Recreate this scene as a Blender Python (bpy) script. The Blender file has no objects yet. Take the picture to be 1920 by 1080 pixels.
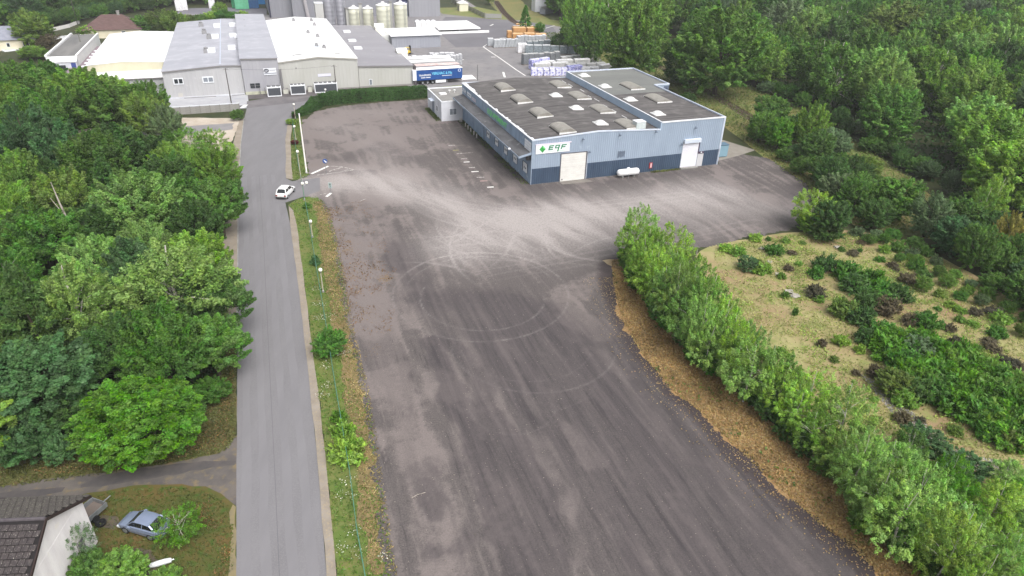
import bpy, bmesh, math, random
import numpy as np
random.seed(7)
SC = bpy.context.scene
COL = SC.collection
# ------------------------------------------------------------------ camera, world, sun, exposure
H, FPX, PITCH, ROLL = 44.0, 1280.0, 0.5199, 0.0308
F_ = np.array([0, math.cos(PITCH), -math.sin(PITCH)])
RI = np.array([1.0, 0, 0]); UP = np.cross(RI, F_)
R_ = math.cos(ROLL) * RI + math.sin(ROLL) * UP
U_ = -math.sin(ROLL) * RI + math.cos(ROLL) * UP
from mathutils import Matrix, Vector
cam = bpy.data.cameras.new('camera'); camo = bpy.data.objects.new('camera', cam); COL.objects.link(camo)
cam.sensor_width = 36.0; cam.lens = 36.0 * FPX / 1920.0; cam.clip_start = 0.5; cam.clip_end = 4000
camo.matrix_world = Matrix(((R_[0], U_[0], -F_[0], 0), (R_[1], U_[1], -F_[1], 0), (R_[2], U_[2], -F_[2], H), (0, 0, 0, 1)))
SC.camera = camo
SUN_EL, SUN_AZ = math.radians(54), math.radians(145)      # azimuth clockwise from +Y
W_ = bpy.data.worlds.new('World'); SC.world = W_; W_.use_nodes = True
nt = W_.node_tree; nt.nodes.clear()
sky = nt.nodes.new('ShaderNodeTexSky'); sky.sky_type = 'NISHITA'; sky.sun_disc = False
sky.sun_elevation = SUN_EL; sky.sun_rotation = SUN_AZ; sky.air_density = 1.0; sky.dust_density = 6.0; sky.ozone_density = 1.0
hsv = nt.nodes.new('ShaderNodeHueSaturation'); hsv.inputs['Saturation'].default_value = 0.25
bg = nt.nodes.new('ShaderNodeBackground'); bg.inputs['Strength'].default_value = 0.15
wo = nt.nodes.new('ShaderNodeOutputWorld')
nt.links.new(sky.outputs[0], hsv.inputs['Color']); nt.links.new(hsv.outputs[0], bg.inputs[0]); nt.links.new(bg.outputs[0], wo.inputs[0])
sl = bpy.data.lights.new('sun', 'SUN'); sl.energy = 1.15; sl.angle = math.radians(45); sl.color = (1.0, 0.965, 0.91)
so = bpy.data.objects.new('sun', sl); COL.objects.link(so)
sd = Vector((math.sin(SUN_AZ) * math.cos(SUN_EL), math.cos(SUN_AZ) * math.cos(SUN_EL), math.sin(SUN_EL)))
so.rotation_euler = sd.to_track_quat('Z', 'Y').to_euler(); so.location = (0, 0, 120)
SC.view_settings.view_transform = 'Standard'; SC.view_settings.look = 'None'
SC.view_settings.exposure = 0.64; SC.view_settings.gamma = 1.0; SC.view_settings.use_curve_mapping = False
SC.cycles.max_bounces = 8; SC.cycles.diffuse_bounces = 4; SC.cycles.transmission_bounces = 5
SC.cycles.use_denoising = True
HAZE = 0.00017; SC.cycles.volume_bounces = 1

# ------------------------------------------------------------------ measuring: a place on the ground seen at a point of the photograph
def at(x, y, z=0.0):
    d = F_ + R_ * (x - 960) / FPX - U_ * (y - 540) / FPX
    t = (z - H) / d[2]
    return np.array([d[0] * t, d[1] * t])
def atv(pts, z=0.0):
    return [at(x, y, z) for x, y in pts]
YAW = 0.3669
HX, HY = 0.0619 * 44, 2.5857 * 44
UX = np.array([math.cos(YAW), math.sin(YAW)]); UY = np.array([-math.sin(YAW), math.cos(YAW)])
def HL(x, y):
    return np.array([HX, HY]) + x * UX + y * UY
def loc(px, py, z=0.0):
    q = at(px, py, z) - np.array([HX, HY]); return np.array([q @ UX, q @ UY])

# ------------------------------------------------------------------ objects and their properties
def setp(o, label=None, cat=None, group=None, kind=None):
    if label: o['label'] = label
    if cat: o['category'] = cat
    if group: o['group'] = group
    if kind: o['kind'] = kind
    return o
def thing(name, label, cat, p=(0, 0, 0), rz=0.0, group=None):
    o = bpy.data.objects.new(name, None); COL.objects.link(o)
    o.empty_display_size = 0.3
    o.location = p; o.rotation_euler = (0, 0, rz)
    return setp(o, label, cat, group)
def obj(name, me, parent=None):
    o = bpy.data.objects.new(name, me); COL.objects.link(o)
    if parent is not None: o.parent = parent
    return o
def copy_tree(o, parent=None):
    c = o.copy(); COL.objects.link(c)
    if parent is not None: c.parent = parent
    for ch in o.children: copy_tree(ch, c)
    return c

class MB:
    """collects shapes for one mesh"""
    def __init__(s): s.v = []; s.f = []; s.m = []
    def add(s, vs, fs, mi=0):
        b = len(s.v); s.v += [tuple(map(float, v)) for v in vs]
        for f in fs: s.f.append(tuple(b + i for i in f)); s.m.append(mi)
        return s
    def box(s, x0, x1, y0, y1, z0, z1, mi=0):
        return s.add([(x0, y0, z0), (x1, y0, z0), (x1, y1, z0), (x0, y1, z0), (x0, y0, z1), (x1, y0, z1), (x1, y1, z1), (x0, y1, z1)],
                     [(0, 3, 2, 1), (4, 5, 6, 7), (0, 1, 5, 4), (1, 2, 6, 5), (2, 3, 7, 6), (3, 0, 4, 7)], mi)
    def bev(s, x0, x1, y0, y1, z0, z1, b, mi=0):
        """box whose top edges are softened"""
        vs = [(x0, y0, z0), (x1, y0, z0), (x1, y1, z0), (x0, y1, z0), (x0, y0, z1 - b), (x1, y0, z1 - b), (x1, y1, z1 - b), (x0, y1, z1 - b),
              (x0 + b, y0 + b, z1), (x1 - b, y0 + b, z1), (x1 - b, y1 - b, z1), (x0 + b, y1 - b, z1)]
        fs = [(0, 3, 2, 1), (8, 9, 10, 11)]
        for i in range(4):
            j = (i + 1) % 4; fs += [(i, j, 4 + j, 4 + i), (4 + i, 4 + j, 8 + j, 8 + i)]
        return s.add(vs, fs, mi)
    def prism(s, poly, axis, a, b, mi=0):
        """polygon extruded along axis 0,1,2 from a to b; poly holds the other two coordinates in order"""
        n = len(poly)
        def P(p, t):
            return {0: (t, p[0], p[1]), 1: (p[0], t, p[1]), 2: (p[0], p[1], t)}[axis]
        vs = [P(p, a) for p in poly] + [P(p, b) for p in poly]
        fs = [tuple(range(n - 1, -1, -1)), tuple(range(n, 2 * n))] + [(i, (i + 1) % n, n + (i + 1) % n, n + i) for i in range(n)]
        return s.add(vs, fs, mi)
    def tube(s, pts, rads, n=8, mi=0, cap=True):
        pts = [Vector(p) for p in pts]; rings = []
        if not hasattr(rads, '__len__'): rads = [rads] * len(pts)
        vs = []
        for i, p in enumerate(pts):
            t = (pts[min(i + 1, len(pts) - 1)] - pts[max(i - 1, 0)]).normalized()
            a = t.cross(Vector((0, 0, 1)) if abs(t.z) < 0.9 else Vector((1, 0, 0))).normalized(); b = t.cross(a)
            for k in range(n):
                q = 2 * math.pi * k / n; vs.append(p + (a * math.cos(q) + b * math.sin(q)) * rads[i])
        fs = []
        for i in range(len(pts) - 1):
            for k in range(n):
                fs.append((i * n + k, i * n + (k + 1) % n, (i + 1) * n + (k + 1) % n, (i + 1) * n + k))
        if cap: fs += [tuple(range(n - 1, -1, -1)), tuple(range((len(pts) - 1) * n, len(pts) * n))]
        return s.add(vs, fs, mi)
    def cyl(s, x, y, z0, z1, r, n=16, r2=None, mi=0):
        return s.tube([(x, y, z0), (x, y, z1)], [r, r if r2 is None else r2], n, mi)
    def lathe(s, prof, n=20, x=0, y=0, mi=0):
        vs = [(x + r * math.cos(2 * math.pi * k / n), y + r * math.sin(2 * math.pi * k / n), z) for r, z in prof for k in range(n)]
        fs = [(i * n + k, i * n + (k + 1) % n, (i + 1) * n + (k + 1) % n, (i + 1) * n + k) for i in range(len(prof) - 1) for k in range(n)]
        fs += [tuple(range(n - 1, -1, -1)), tuple(range((len(prof) - 1) * n, len(prof) * n))]
        return s.add(vs, fs, mi)
    def sphere(s, c, r, n=10, mi=0, sz=1.0):
        m = n // 2; vs = []; fs = []
        for i in range(m + 1):
            a = math.pi * i / m
            for k in range(n):
                q = 2 * math.pi * k / n; vs.append((c[0] + r * math.sin(a) * math.cos(q), c[1] + r * math.sin(a) * math.sin(q), c[2] + r * sz * math.cos(a)))
        for i in range(m):
            for k in range(n): fs.append((i * n + k, (i + 1) * n + k, (i + 1) * n + (k + 1) % n, i * n + (k + 1) % n))
        return s.add(vs, fs, mi)
    def mesh(s, name, mats, smooth=False):
        me = bpy.data.meshes.new(name); me.from_pydata(s.v, [], s.f)
        if not isinstance(mats, (list, tuple)): mats = [mats]
        for m in mats: me.materials.append(m)
        if len(mats) > 1: me.polygons.foreach_set('material_index', s.m)
        if smooth: me.polygons.foreach_set('use_smooth', [True] * len(me.polygons))
        me.update(); return me
    def part(s, name, mats, parent=None, smooth=False):
        return obj(name, s.mesh(name, mats, smooth), parent)

# ------------------------------------------------------------------ materials
def lin(c):
    c = c / 255.0
    return c / 12.92 if c <= 0.04045 else ((c + 0.055) / 1.055) ** 2.4
def alb(r, g, b, k=1.0):
    return (lin(r) * k, lin(g) * k, lin(b) * k, 1.0)
MATS = {}
def mat(name, c1, c2=None, scale=3.0, rough=0.75, spec=0.3, bump=0.0, stretch=(1, 1, 1), metal=0.0, world=False, contrast=(0.35, 0.65), detail=5.0, c3=None, s3=20.0, f3=(0.62, 0.72), emit=None, coat=0.0):
    if name in MATS: return MATS[name]
    m = bpy.data.materials.new(name); m.use_nodes = True; t = m.node_tree; n = t.nodes; L = t.links
    bs = n['Principled BSDF']; bs.inputs['Roughness'].default_value = rough; bs.inputs['Specular IOR Level'].default_value = spec
    bs.inputs['Metallic'].default_value = metal; bs.inputs['Coat Weight'].default_value = coat
    bs.inputs['Base Color'].default_value = c1
    if c2 is not None or bump or c3 is not None:
        if world:
            tc = n.new('ShaderNodeNewGeometry'); src = tc.outputs['Position']
        else:
            tc = n.new('ShaderNodeTexCoord'); src = tc.outputs['Object']
        mp = n.new('ShaderNodeMapping'); mp.inputs['Scale'].default_value = stretch; L.new(src, mp.inputs[0])
        nz = n.new('ShaderNodeTexNoise'); nz.inputs['Scale'].default_value = scale; nz.inputs['Detail'].default_value = detail; nz.inputs['Roughness'].default_value = 0.62
        L.new(mp.outputs[0], nz.inputs['Vector'])
        out = None
        if c2 is not None:
            mr = n.new('ShaderNodeMapRange'); mr.inputs[1].default_value, mr.inputs[2].default_value = contrast; L.new(nz.outputs[0], mr.inputs[0])
            mx = n.new('ShaderNodeMix'); mx.data_type = 'RGBA'; mx.inputs[6].default_value = c1; mx.inputs[7].default_value = c2
            L.new(mr.outputs[0], mx.inputs[0]); out = mx.outputs[2]
        if c3 is not None:
            n3 = n.new('ShaderNodeTexNoise'); n3.inputs['Scale'].default_value = s3; n3.inputs['Detail'].default_value = 3; L.new(src, n3.inputs['Vector'])
            m3 = n.new('ShaderNodeMapRange'); m3.inputs[1].default_value, m3.inputs[2].default_value = f3; L.new(n3.outputs[0], m3.inputs[0])
            x3 = n.new('ShaderNodeMix'); x3.data_type = 'RGBA'; x3.inputs[7].default_value = c3
            if out is not None: L.new(out, x3.inputs[6])
            else: x3.inputs[6].default_value = c1
            L.new(m3.outputs[0], x3.inputs[0]); out = x3.outputs[2]
        if out is not None: L.new(out, bs.inputs['Base Color'])
        if bump:
            bp = n.new('ShaderNodeBump'); bp.inputs['Strength'].default_value = bump; bp.inputs['Distance'].default_value = 0.05
            L.new(nz.outputs[0], bp.inputs['Height']); L.new(bp.outputs[0], bs.inputs['Normal'])
    MATS[name] = m
    return m
def leafmat(name, hue=0.5):
    """foliage: the object's colour, varied leaf by leaf and clump by clump, part of the light passing through"""
    m = bpy.data.materials.new(name); m.use_nodes = True; t = m.node_tree; n = t.nodes; L = t.links
    bs = n['Principled BSDF']; bs.inputs['Roughness'].default_value = 0.55; bs.inputs['Specular IOR Level'].default_value = 0.25
    oi = n.new('ShaderNodeObjectInfo'); av = n.new('ShaderNodeAttribute'); av.attribute_name = 'var'
    hs = n.new('ShaderNodeHueSaturation'); L.new(oi.outputs['Color'], hs.inputs['Color'])
    sp = n.new('ShaderNodeSeparateColor'); L.new(av.outputs['Color'], sp.inputs[0])
    a = n.new('ShaderNodeMapRange'); a.inputs[3].default_value = 0.487; a.inputs[4].default_value = 0.522; L.new(sp.outputs[0], a.inputs[0]); L.new(a.outputs[0], hs.inputs['Hue'])
    b = n.new('ShaderNodeMapRange'); b.inputs[3].default_value = 0.5; b.inputs[4].default_value = 1.6; L.new(sp.outputs[1], b.inputs[0]); L.new(b.outputs[0], hs.inputs['Value'])
    c = n.new('ShaderNodeMapRange'); c.inputs[3].default_value = 0.9; c.inputs[4].default_value = 1.14; L.new(sp.outputs[2], c.inputs[0]); L.new(c.outputs[0], hs.inputs['Saturation'])
    L.new(hs.outputs[0], bs.inputs['Base Color'])
    tr = n.new('ShaderNodeBsdfTranslucent'); L.new(hs.outputs[0], tr.inputs[0])
    mx = n.new('ShaderNodeMixShader'); mx.inputs[0].default_value = 0.45
    L.new(bs.outputs[0], mx.inputs[1]); L.new(tr.outputs[0], mx.inputs[2])
    L.new(mx.outputs[0], n['Material Output'].inputs['Surface'])
    return m
LEAF = leafmat('leaves')

# ------------------------------------------------------------------ numpy noise
_T = np.random.RandomState(3).rand(256, 256)
def vn(x, y, s=0):
    x = np.asarray(x, float) + s * 17.3; y = np.asarray(y, float) + s * 7.7
    xi = np.floor(x).astype(int); yi = np.floor(y).astype(int); fx = x - xi; fy = y - yi
    fx = fx * fx * (3 - 2 * fx); fy = fy * fy * (3 - 2 * fy)
    g = lambda a, b: _T[a & 255, b & 255]
    return (g(xi, yi) * (1 - fx) + g(xi + 1, yi) * fx) * (1 - fy) + (g(xi, yi + 1) * (1 - fx) + g(xi + 1, yi + 1) * fx) * fy
def fbm(x, y, s=0, o=4):
    r = 0; a = 0.5; tot = 0
    for i in range(o):
        r = r + a * vn(x * 2 ** i, y * 2 ** i, s + i * 3); tot += a; a *= 0.55
    return r / tot
def sstep(a, b, x):
    t = np.clip((x - a) / (b - a), 0, 1); return t * t * (3 - 2 * t)
def inside(P, poly):
    x, y = P[:, 0], P[:, 1]; r = np.zeros(len(P), bool); n = len(poly)
    for i in range(n):
        x0, y0 = poly[i]; x1, y1 = poly[(i + 1) % n]
        c = ((y0 > y) != (y1 > y)) & (x < (x1 - x0) * (y - y0) / (y1 - y0 + 1e-12) + x0); r ^= c
    return r
def dseg(P, a, b):
    a = np.asarray(a); b = np.asarray(b); ab = b - a; t = np.clip(((P - a) @ ab) / (ab @ ab + 1e-9), 0, 1)
    return np.linalg.norm(P - (a + t[:, None] * ab), axis=1)
def dpoly(P, pts):
    d = np.full(len(P), 1e9)
    for a, b in zip(pts[:-1], pts[1:]): d = np.minimum(d, dseg(P, a, b))
    return d
def jag(poly, step, amp, seed=1, closed=True):
    """polygon outline broken into short, uneven steps"""
    rs = random.Random(seed); out = []; n = len(poly)
    for i in range(n if closed else n - 1):
        a = np.array(poly[i]); b = np.array(poly[(i + 1) % n]); d = np.linalg.norm(b - a); k = max(1, int(d / step))
        nrm = np.array([-(b - a)[1], (b - a)[0]]) / (d + 1e-9)
        for j in range(k):
            out.append(a + (b - a) * j / k + (nrm * rs.uniform(-amp, amp) if (j or amp > 0.05) else 0))
    if not closed: out.append(np.array(poly[-1]))
    return out
def sheet(name, poly, z, m, kind='structure', thick=0.0, parent=None):
    b = MB(); n = len(poly)
    if thick:
        b.prism([tuple(p) for p in poly], 2, z - thick, z)
    else:
        b.add([(p[0], p[1], z) for p in poly], [tuple(range(n))])
    o = b.part(name, m, parent)
    me = o.data
    if me.polygons[0].normal.z < 0 and not thick: me.flip_normals()
    if kind: o['kind'] = kind
    return o
def strip(pts, w):
    """polygon round a polyline of width w"""
    pts = [np.array(p, float) for p in pts]; L = []; Rr = []
    for i, p in enumerate(pts):
        t = pts[min(i + 1, len(pts) - 1)] - pts[max(i - 1, 0)]; t /= np.linalg.norm(t) + 1e-9
        nn = np.array([-t[1], t[0]]); ww = w[i] if hasattr(w, '__len__') else w
        L.append(p + nn * ww / 2); Rr.append(p - nn * ww / 2)
    return L + Rr[::-1]
# ================================================================== THE AIR: a thin even haze
hz = MB().box(-420, 520, -60, 780, -1.2, 52).part('haze', bpy.data.materials.new('haze')); hz['kind'] = 'stuff'
hm = hz.data.materials[0]; hm.use_nodes = True; hm.node_tree.nodes.remove(hm.node_tree.nodes['Principled BSDF'])
pv = hm.node_tree.nodes.new('ShaderNodeVolumePrincipled'); pv.inputs['Color'].default_value = (.93, .96, 1, 1); pv.inputs['Density'].default_value = HAZE; pv.inputs['Anisotropy'].default_value = 0.0
hm.node_tree.links.new(pv.outputs[0], hm.node_tree.nodes['Material Output'].inputs['Volume'])
# ================================================================== THE GROUND
K = 0.55
m_floor = mat('forest_floor', alb(56, 72, 38, K), alb(82, 82, 50, K), 0.25, world=True, c3=alb(84, 104, 48, K), s3=1.1, bump=0.5)
m_verge = mat('verge_turf', alb(112, 138, 62, K), alb(142, 142, 84, K), 0.45, world=True, c3=alb(92, 122, 46, K), s3=1.6, f3=(0.5, 0.7), bump=0.6)
m_dry = mat('dry_turf', alb(172, 150, 104, K), alb(146, 130, 92, K), 0.8, world=True, c3=alb(112, 118, 62, K), s3=1.3, f3=(0.58, 0.72), bump=0.6)
m_heath = mat('heath_soil', alb(192, 186, 130, .58), alb(176, 148, 114, .58), 0.13, world=True, c3=alb(160, 166, 98, .56), s3=0.55, f3=(0.46, 0.70), bump=0.7)
m_lawn = mat('lawn', alb(92, 102, 46, K), alb(128, 104, 62, K), 0.22, world=True, c3=alb(80, 110, 42, K), s3=1.4, f3=(0.5, 0.7), bump=0.6)
m_road = mat('road_asphalt', alb(153, 151, 155, K), alb(143, 141, 145, K), 0.5, world=True, c3=alb(163, 161, 163, K), s3=9, f3=(0.45, 0.8), rough=0.9, bump=0.12, stretch=(1, 0.25, 1))
m_yard = mat('yard_asphalt', alb(172, 168, 168, K), alb(152, 150, 154, K), 0.06, world=True, c3=alb(140, 137, 140, K), s3=0.5, f3=(0.5, 0.85), rough=0.9)
m_track = mat('drive_asphalt', alb(132, 124, 118, K), alb(104, 100, 100, K), 0.4, world=True, c3=alb(150, 134, 106, K), s3=1.2, f3=(0.52, 0.7), rough=0.9, bump=0.3)
m_pave = mat('pavement_sand', alb(186, 176, 164, K), alb(168, 156, 142, K), 0.6, world=True, c3=alb(196, 180, 150, K), s3=5, f3=(0.5, 0.75), rough=0.95, bump=0.2)
m_sand = mat('pale_sand', alb(236, 224, 208, K), alb(214, 198, 180, K), 0.3, world=True, rough=0.95, bump=0.2)
m_conc = mat('concrete', alb(196, 194, 190, K), alb(172, 170, 166, K), 0.7, rough=0.9, bump=0.1)
m_concw = mat('apron_concrete', alb(222, 222, 226, K), alb(196, 198, 206, K), 0.3, rough=0.9)
m_paint = mat('white_paint', alb(244, 243, 240, 0.8), alb(206, 202, 196, 0.7), 1.2, world=True, rough=0.6, contrast=(0.45, 0.75))
m_wornpaint = mat('worn_paint', alb(214, 208, 204, 0.62), alb(150, 140, 140, 0.5), 2.0, world=True, rough=0.8, contrast=(0.42, 0.62))

sheet('terrain', [(-900, -200), (900, -200), (900, 1500), (-900, 1500)], 0.0, m_floor)
road_dir = at(447, 400) - at(443, 1080); road_dir /= np.linalg.norm(road_dir)
RL = [(438, 1330), (443, 1080), (443.5, 900), (445, 700), (446, 560), (446.5, 420), (448, 340), (452, 270), (458, 222), (463, 203)]
RR = [(640, 1330), (612.5, 1080), (594, 850), (578.5, 700), (567, 600), (555, 500), (544, 420), (535, 380)]
RR2 = [(537, 335), (536.5, 300), (535, 262), (540, 232), (550, 216), (566, 206), (590, 197)]
road = atv(RL) + atv([(590, 188)]) + atv(RR2[::-1]) + atv([(548, 340), (600, 333), (600, 358), (560, 372)]) + atv(RR[::-1])
sheet('road', jag(road, 2.0, 0.03), 0.020, m_road)
sheet('forecourt_road', atv([(462, 206), (463, 190), (525, 180), (640, 171), (770, 165), (770, 172), (640, 182), (606, 192), (580, 200), (520, 204)]), 0.016, mat('forecourt_asphalt', alb(150, 146, 148, K), alb(122, 118, 122, K), 0.2, world=True, rough=0.9))
# a joint running down the middle of the road
sheet('road_seam', strip(atv([(486, 330), (494, 450), (506, 700), (516, 900), (524, 1080), (530, 1250)]), 0.05), 0.024, mat('seam', alb(128, 126, 130, K), rough=0.9))
for off_, w_ in ((-2.35, .75), (-.95, .7), (.95, .7), (2.35, .75)):
    cp = [np.array(at(x, y)) for x, y in ((486, 330), (494, 450), (506, 700), (516, 900), (524, 1080), (530, 1250))]
    q_ = []
    for i_, c_ in enumerate(cp):
        t_ = cp[min(i_ + 1, 5)] - cp[max(i_ - 1, 0)]; t_ = t_ / np.linalg.norm(t_); q_.append(c_ + np.array([-t_[1], t_[0]]) * off_)
    sheet('wheel_path', jag(strip(q_, w_), 2.5, .10, 31), .0225, mat('polished_asphalt', alb(158, 156, 160, K), alb(149, 147, 151, K), .4, world=True, rough=.8, stretch=(1, .2, 1)))
# pavements
PR = [(668, 1330), (631, 1080), (610, 850), (592, 700), (579, 600), (567, 500), (556, 420), (550, 395)]
sheet('pavement', jag(atv(PR) + atv([(541, 386)]) + atv([(x - 0, y) for x, y in RR[::-1]][1:]), 2.5, 0.05), 0.060, m_pave, thick=0.2)
sheet('pavement', jag(atv([(535, 320), (537, 335), (549, 337), (546, 300), (545, 262), (548, 236), (540, 232), (535, 262), (536.5, 300)]), 2.5, 0.04), 0.060, m_pave, thick=0.2)
PL = [(443.2, 640), (445, 560), (446, 420), (447.5, 340), (451.5, 270), (457.5, 222), (450, 222), (438, 265), (430, 340), (420, 420), (414, 520), (424, 600), (436, 640)]
sheet('pavement', jag(atv(PL), 2.5, 0.06), 0.080, m_pave, thick=0.2)
kerb = MB(); kp = atv([(443.2, 640), (445.2, 560), (446.2, 420), (447.8, 340), (451.8, 270), (457.8, 222)])
kerb.prism([tuple(p) for p in strip(kp, 0.16)], 2, -0.1, 0.12)
setp(kerb.part('road_kerb', m_conc), kind='structure')
# verges
VR = atv([(700, 1330), (631, 1080), (610, 850), (592, 700), (579, 600), (567, 500), (556, 420), (549, 395), (541, 385), (560, 372), (592, 368), (606, 376), (622, 405), (634, 470), (646, 530), (656, 600), (668, 650), (686, 720), (700, 800), (714, 900), (742, 1080), (775, 1330)])
sheet('grass_verge', jag(VR, 1.2, 0.16, 3), 0.006, m_verge)
sheet('dry_verge', jag(atv([(690, 1080), (668, 900), (650, 760), (632, 640), (612, 540), (596, 440), (590, 380), (604, 376), (620, 402), (638, 470), (650, 530), (660, 600), (672, 650), (690, 720), (704, 800), (718, 900), (746, 1080)]), 0.9, 0.4, 4), 0.012, m_dry)
VU = atv([(549, 337), (546, 300), (545, 262), (549, 236), (556, 222), (566, 214), (566, 240), (571, 290), (580, 330), (566, 336)])
sheet('grass_verge', jag(VU, 1.5, 0.12, 5), 0.006, m_verge)
sheet('grass_verge', jag(atv([(432, 840), (443, 820), (443.2, 700), (443.2, 645), (434, 640), (410, 690), (360, 760), (200, 820), (-150, 850), (-150, 945), (0, 922), (220, 888), (330, 868), (410, 852)]), 1.5, 0.2, 6), 0.0045, mat('wood_edge', alb(126, 112, 74, K), alb(96, 104, 54, K), 0.35, world=True, c3=alb(150, 120, 84, K), s3=1.2, bump=0.6))
# the drive that leaves the road to the left, the lawn of the near house
DR = [(446, 815), (444, 950), (434, 942), (415, 926), (385, 913), (340, 909), (250, 911), (170, 924), (100, 942), (0, 962), (-200, 990), (-200, 930), (0, 912), (100, 896), (220, 884), (330, 866), (410, 850), (432, 832)]
sheet('driveway', jag(atv(DR), 1.0, 0.10, 8), 0.012, m_track)
for pts in ([(440, 868), (380, 872), (330, 880), (262, 890), (190, 902), (150, 912)], [(118, 918), (60, 926), (0, 935), (-60, 945)]):
    sheet('tyre_lane', jag(strip(atv(pts), [0.5, 1.1, 1.3, 1.4, 1.3, 0.4][:len(pts)]), 0.7, 0.12, 9), 0.016, mat('dark_drive', alb(96, 92, 94, K), alb(112, 106, 104, K), 0.9, world=True, rough=0.9))
sheet('lawn', jag(atv([(438, 1330), (444, 1080), (444, 945), (430, 925), (385, 905), (320, 900), (240, 903), (180, 915), (100, 934), (-150, 985), (-150, 1330)]), 0.9, 0.05, 10), 0.008, m_lawn)
sheet('gravel_edge', jag(atv([(443, 1330), (443, 1080), (443, 950), (436, 946), (432, 960), (436, 1000), (431, 1080), (420, 1330)]), 0.9, 0.12, 11), 0.014, mat('pale_gravel', alb(168, 152, 110, K), alb(150, 140, 112, K), 1.2, world=True, bump=0.4))
sheet('bare_patch', jag(atv([(178, 968), (222, 966), (226, 982), (214, 992), (184, 988)]), 0.4, 0.12, 12), 0.012, mat('bare_soil', alb(104, 98, 92, K), alb(130, 116, 92, K), 1.5, world=True, bump=0.4))
sheet('bare_patch', jag(atv([(232, 1028), (285, 1030), (300, 1060), (280, 1085), (240, 1070)]), 0.4, 0.12, 13), 0.012, MATS['bare_soil'])
sheet('sand_lot', jag(atv([(440, 222), (452, 222), (436, 262), (428, 285), (300, 310), (120, 330), (100, 250), (330, 220)]), 1.5, 0.2, 14), 0.006, m_sand)
sheet('lot_track', jag(atv([(438, 231), (436, 243), (330, 252), (200, 262), (200, 250), (330, 238)]), 1.5, 0.2, 15), 0.010, mat('grey_track', alb(176, 172, 174, K), alb(160, 158, 160, K), 0.5, world=True))
# factory yard, its surroundings, lane and rail corridor
def hpoly(pts): return [HL(x, y) for x, y in pts]
sheet('factory_yard', hpoly([(-5, 64), (13, 73.4), (32, 50), (40, 43), (52, 60), (66, 112), (74, 156), (62, 176), (52, 190), (58, 196), (36, 205), (-33, 205), (-70, 215), (-70, 141), (-5, 141)]), 0.008, m_yard)
sheet('yard_patch', hpoly([(22, 124), (60, 118), (72, 160), (58, 178), (36, 188), (24, 160)]), 0.012, mat('dark_yard', alb(146, 144, 150, K), alb(132, 130, 136, K), 0.08, world=True, rough=0.9))
sheet('yard_grass', hpoly([(37, 196), (52, 180), (61, 175), (66, 190), (58, 214), (38, 214)]), 0.014, mat('green_turf', alb(134, 152, 82, K), alb(160, 156, 100, K), 0.2, world=True))
sheet('yard_grass', hpoly([(70, 166), (76, 157), (84, 150), (88, 160), (74, 178)]), 0.014, MATS['green_turf'])
sheet('lane', strip(atv([(846, -10), (880, 14), (915, 36), (940, 44)]), 7.0), 0.010, mat('lane_asphalt', alb(176, 170, 172, K), alb(160, 156, 158, K), 0.1, world=True))
sheet('rail_corridor', jag(atv([(905, -12), (930, 20), (960, 46), (1000, 62), (1060, 92), (1120, 120), (1230, 150), (1330, 215), (1400, 270), (1480, 330), (1600, 420), (1760, 450), (1800, 400), (1640, 290), (1500, 205), (1380, 150), (1260, 108), (1080, 62), (1000, 20), (960, -12)]), 4, 0.5, 16), 0.004, mat('long_grass', alb(132, 142, 80, K), alb(158, 146, 92, K), 0.12, world=True, c3=alb(108, 128, 66, K), s3=0.6, bump=0.6))
sheet('heath', jag(atv([(1330, 462), (1400, 448), (1490, 434), (1570, 430), (1660, 440), (1800, 500), (1960, 600), (2300, 760), (2300, 1500), (1850, 1500), (1700, 1100), (1600, 960), (1480, 800), (1380, 660), (1330, 560), (1300, 480)]), 2, 0.3, 17), 0.005, m_heath)
sheet('concrete_pad', hpoly([(38.6, 1.2), (46.5, 3.2), (52, 5.2), (47, 20), (42.5, 36), (38.6, 36)]), 0.020, mat('old_concrete', alb(182, 176, 166, K), alb(164, 156, 146, K), 0.4, world=True))
sheet('concrete_threshold', hpoly([(5.4, -0.05), (10.7, -0.05), (11.5, -1.7), (5.5, -1.5)]), 0.024, mat('threshold', alb(160, 154, 146, K), alb(140, 134, 128, K), 0.8, world=True))
sheet('dock_apron', hpoly([(-64, 63.5), (-45.0, 63.5), (-45.0, 76.4), (-64, 76.4)]), 0.012, m_concw)
for k in range(6):
    x = -60.5 + k * 2.7
    sheet('dock_stripe', hpoly([(x, 64.2), (x + 1.0, 64.2), (x + 1.9, 66.6), (x + 0.9, 66.6)]), 0.018, m_paint)
for k in range(5):
    x = -59.3 + k * 2.7
    sheet('dock_stripe', hpoly([(x, 64.2), (x + 1.3, 64.2), (x + 2.1, 66.2), (x + 0.8, 66.2)]), 0.018, mat('dark_paint', alb(92, 84, 92, K), rough=0.8))
sheet('wall_base_strip', hpoly([(-45, 71.5), (-18, 71.5), (-18, 76.3), (-45, 76.3)]), 0.019, mat('dark_strip', alb(122, 116, 118, K), alb(104, 98, 100, K), 0.4, world=True))  # darker grey band along the foot of the factory wall
sheet('grass_bank', hpoly([(-18, 70), (13, 73.6), (14, 71.3), (-3, 70.5), (-18, 68.5)]), 0.020, MATS['green_turf'])

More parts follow.
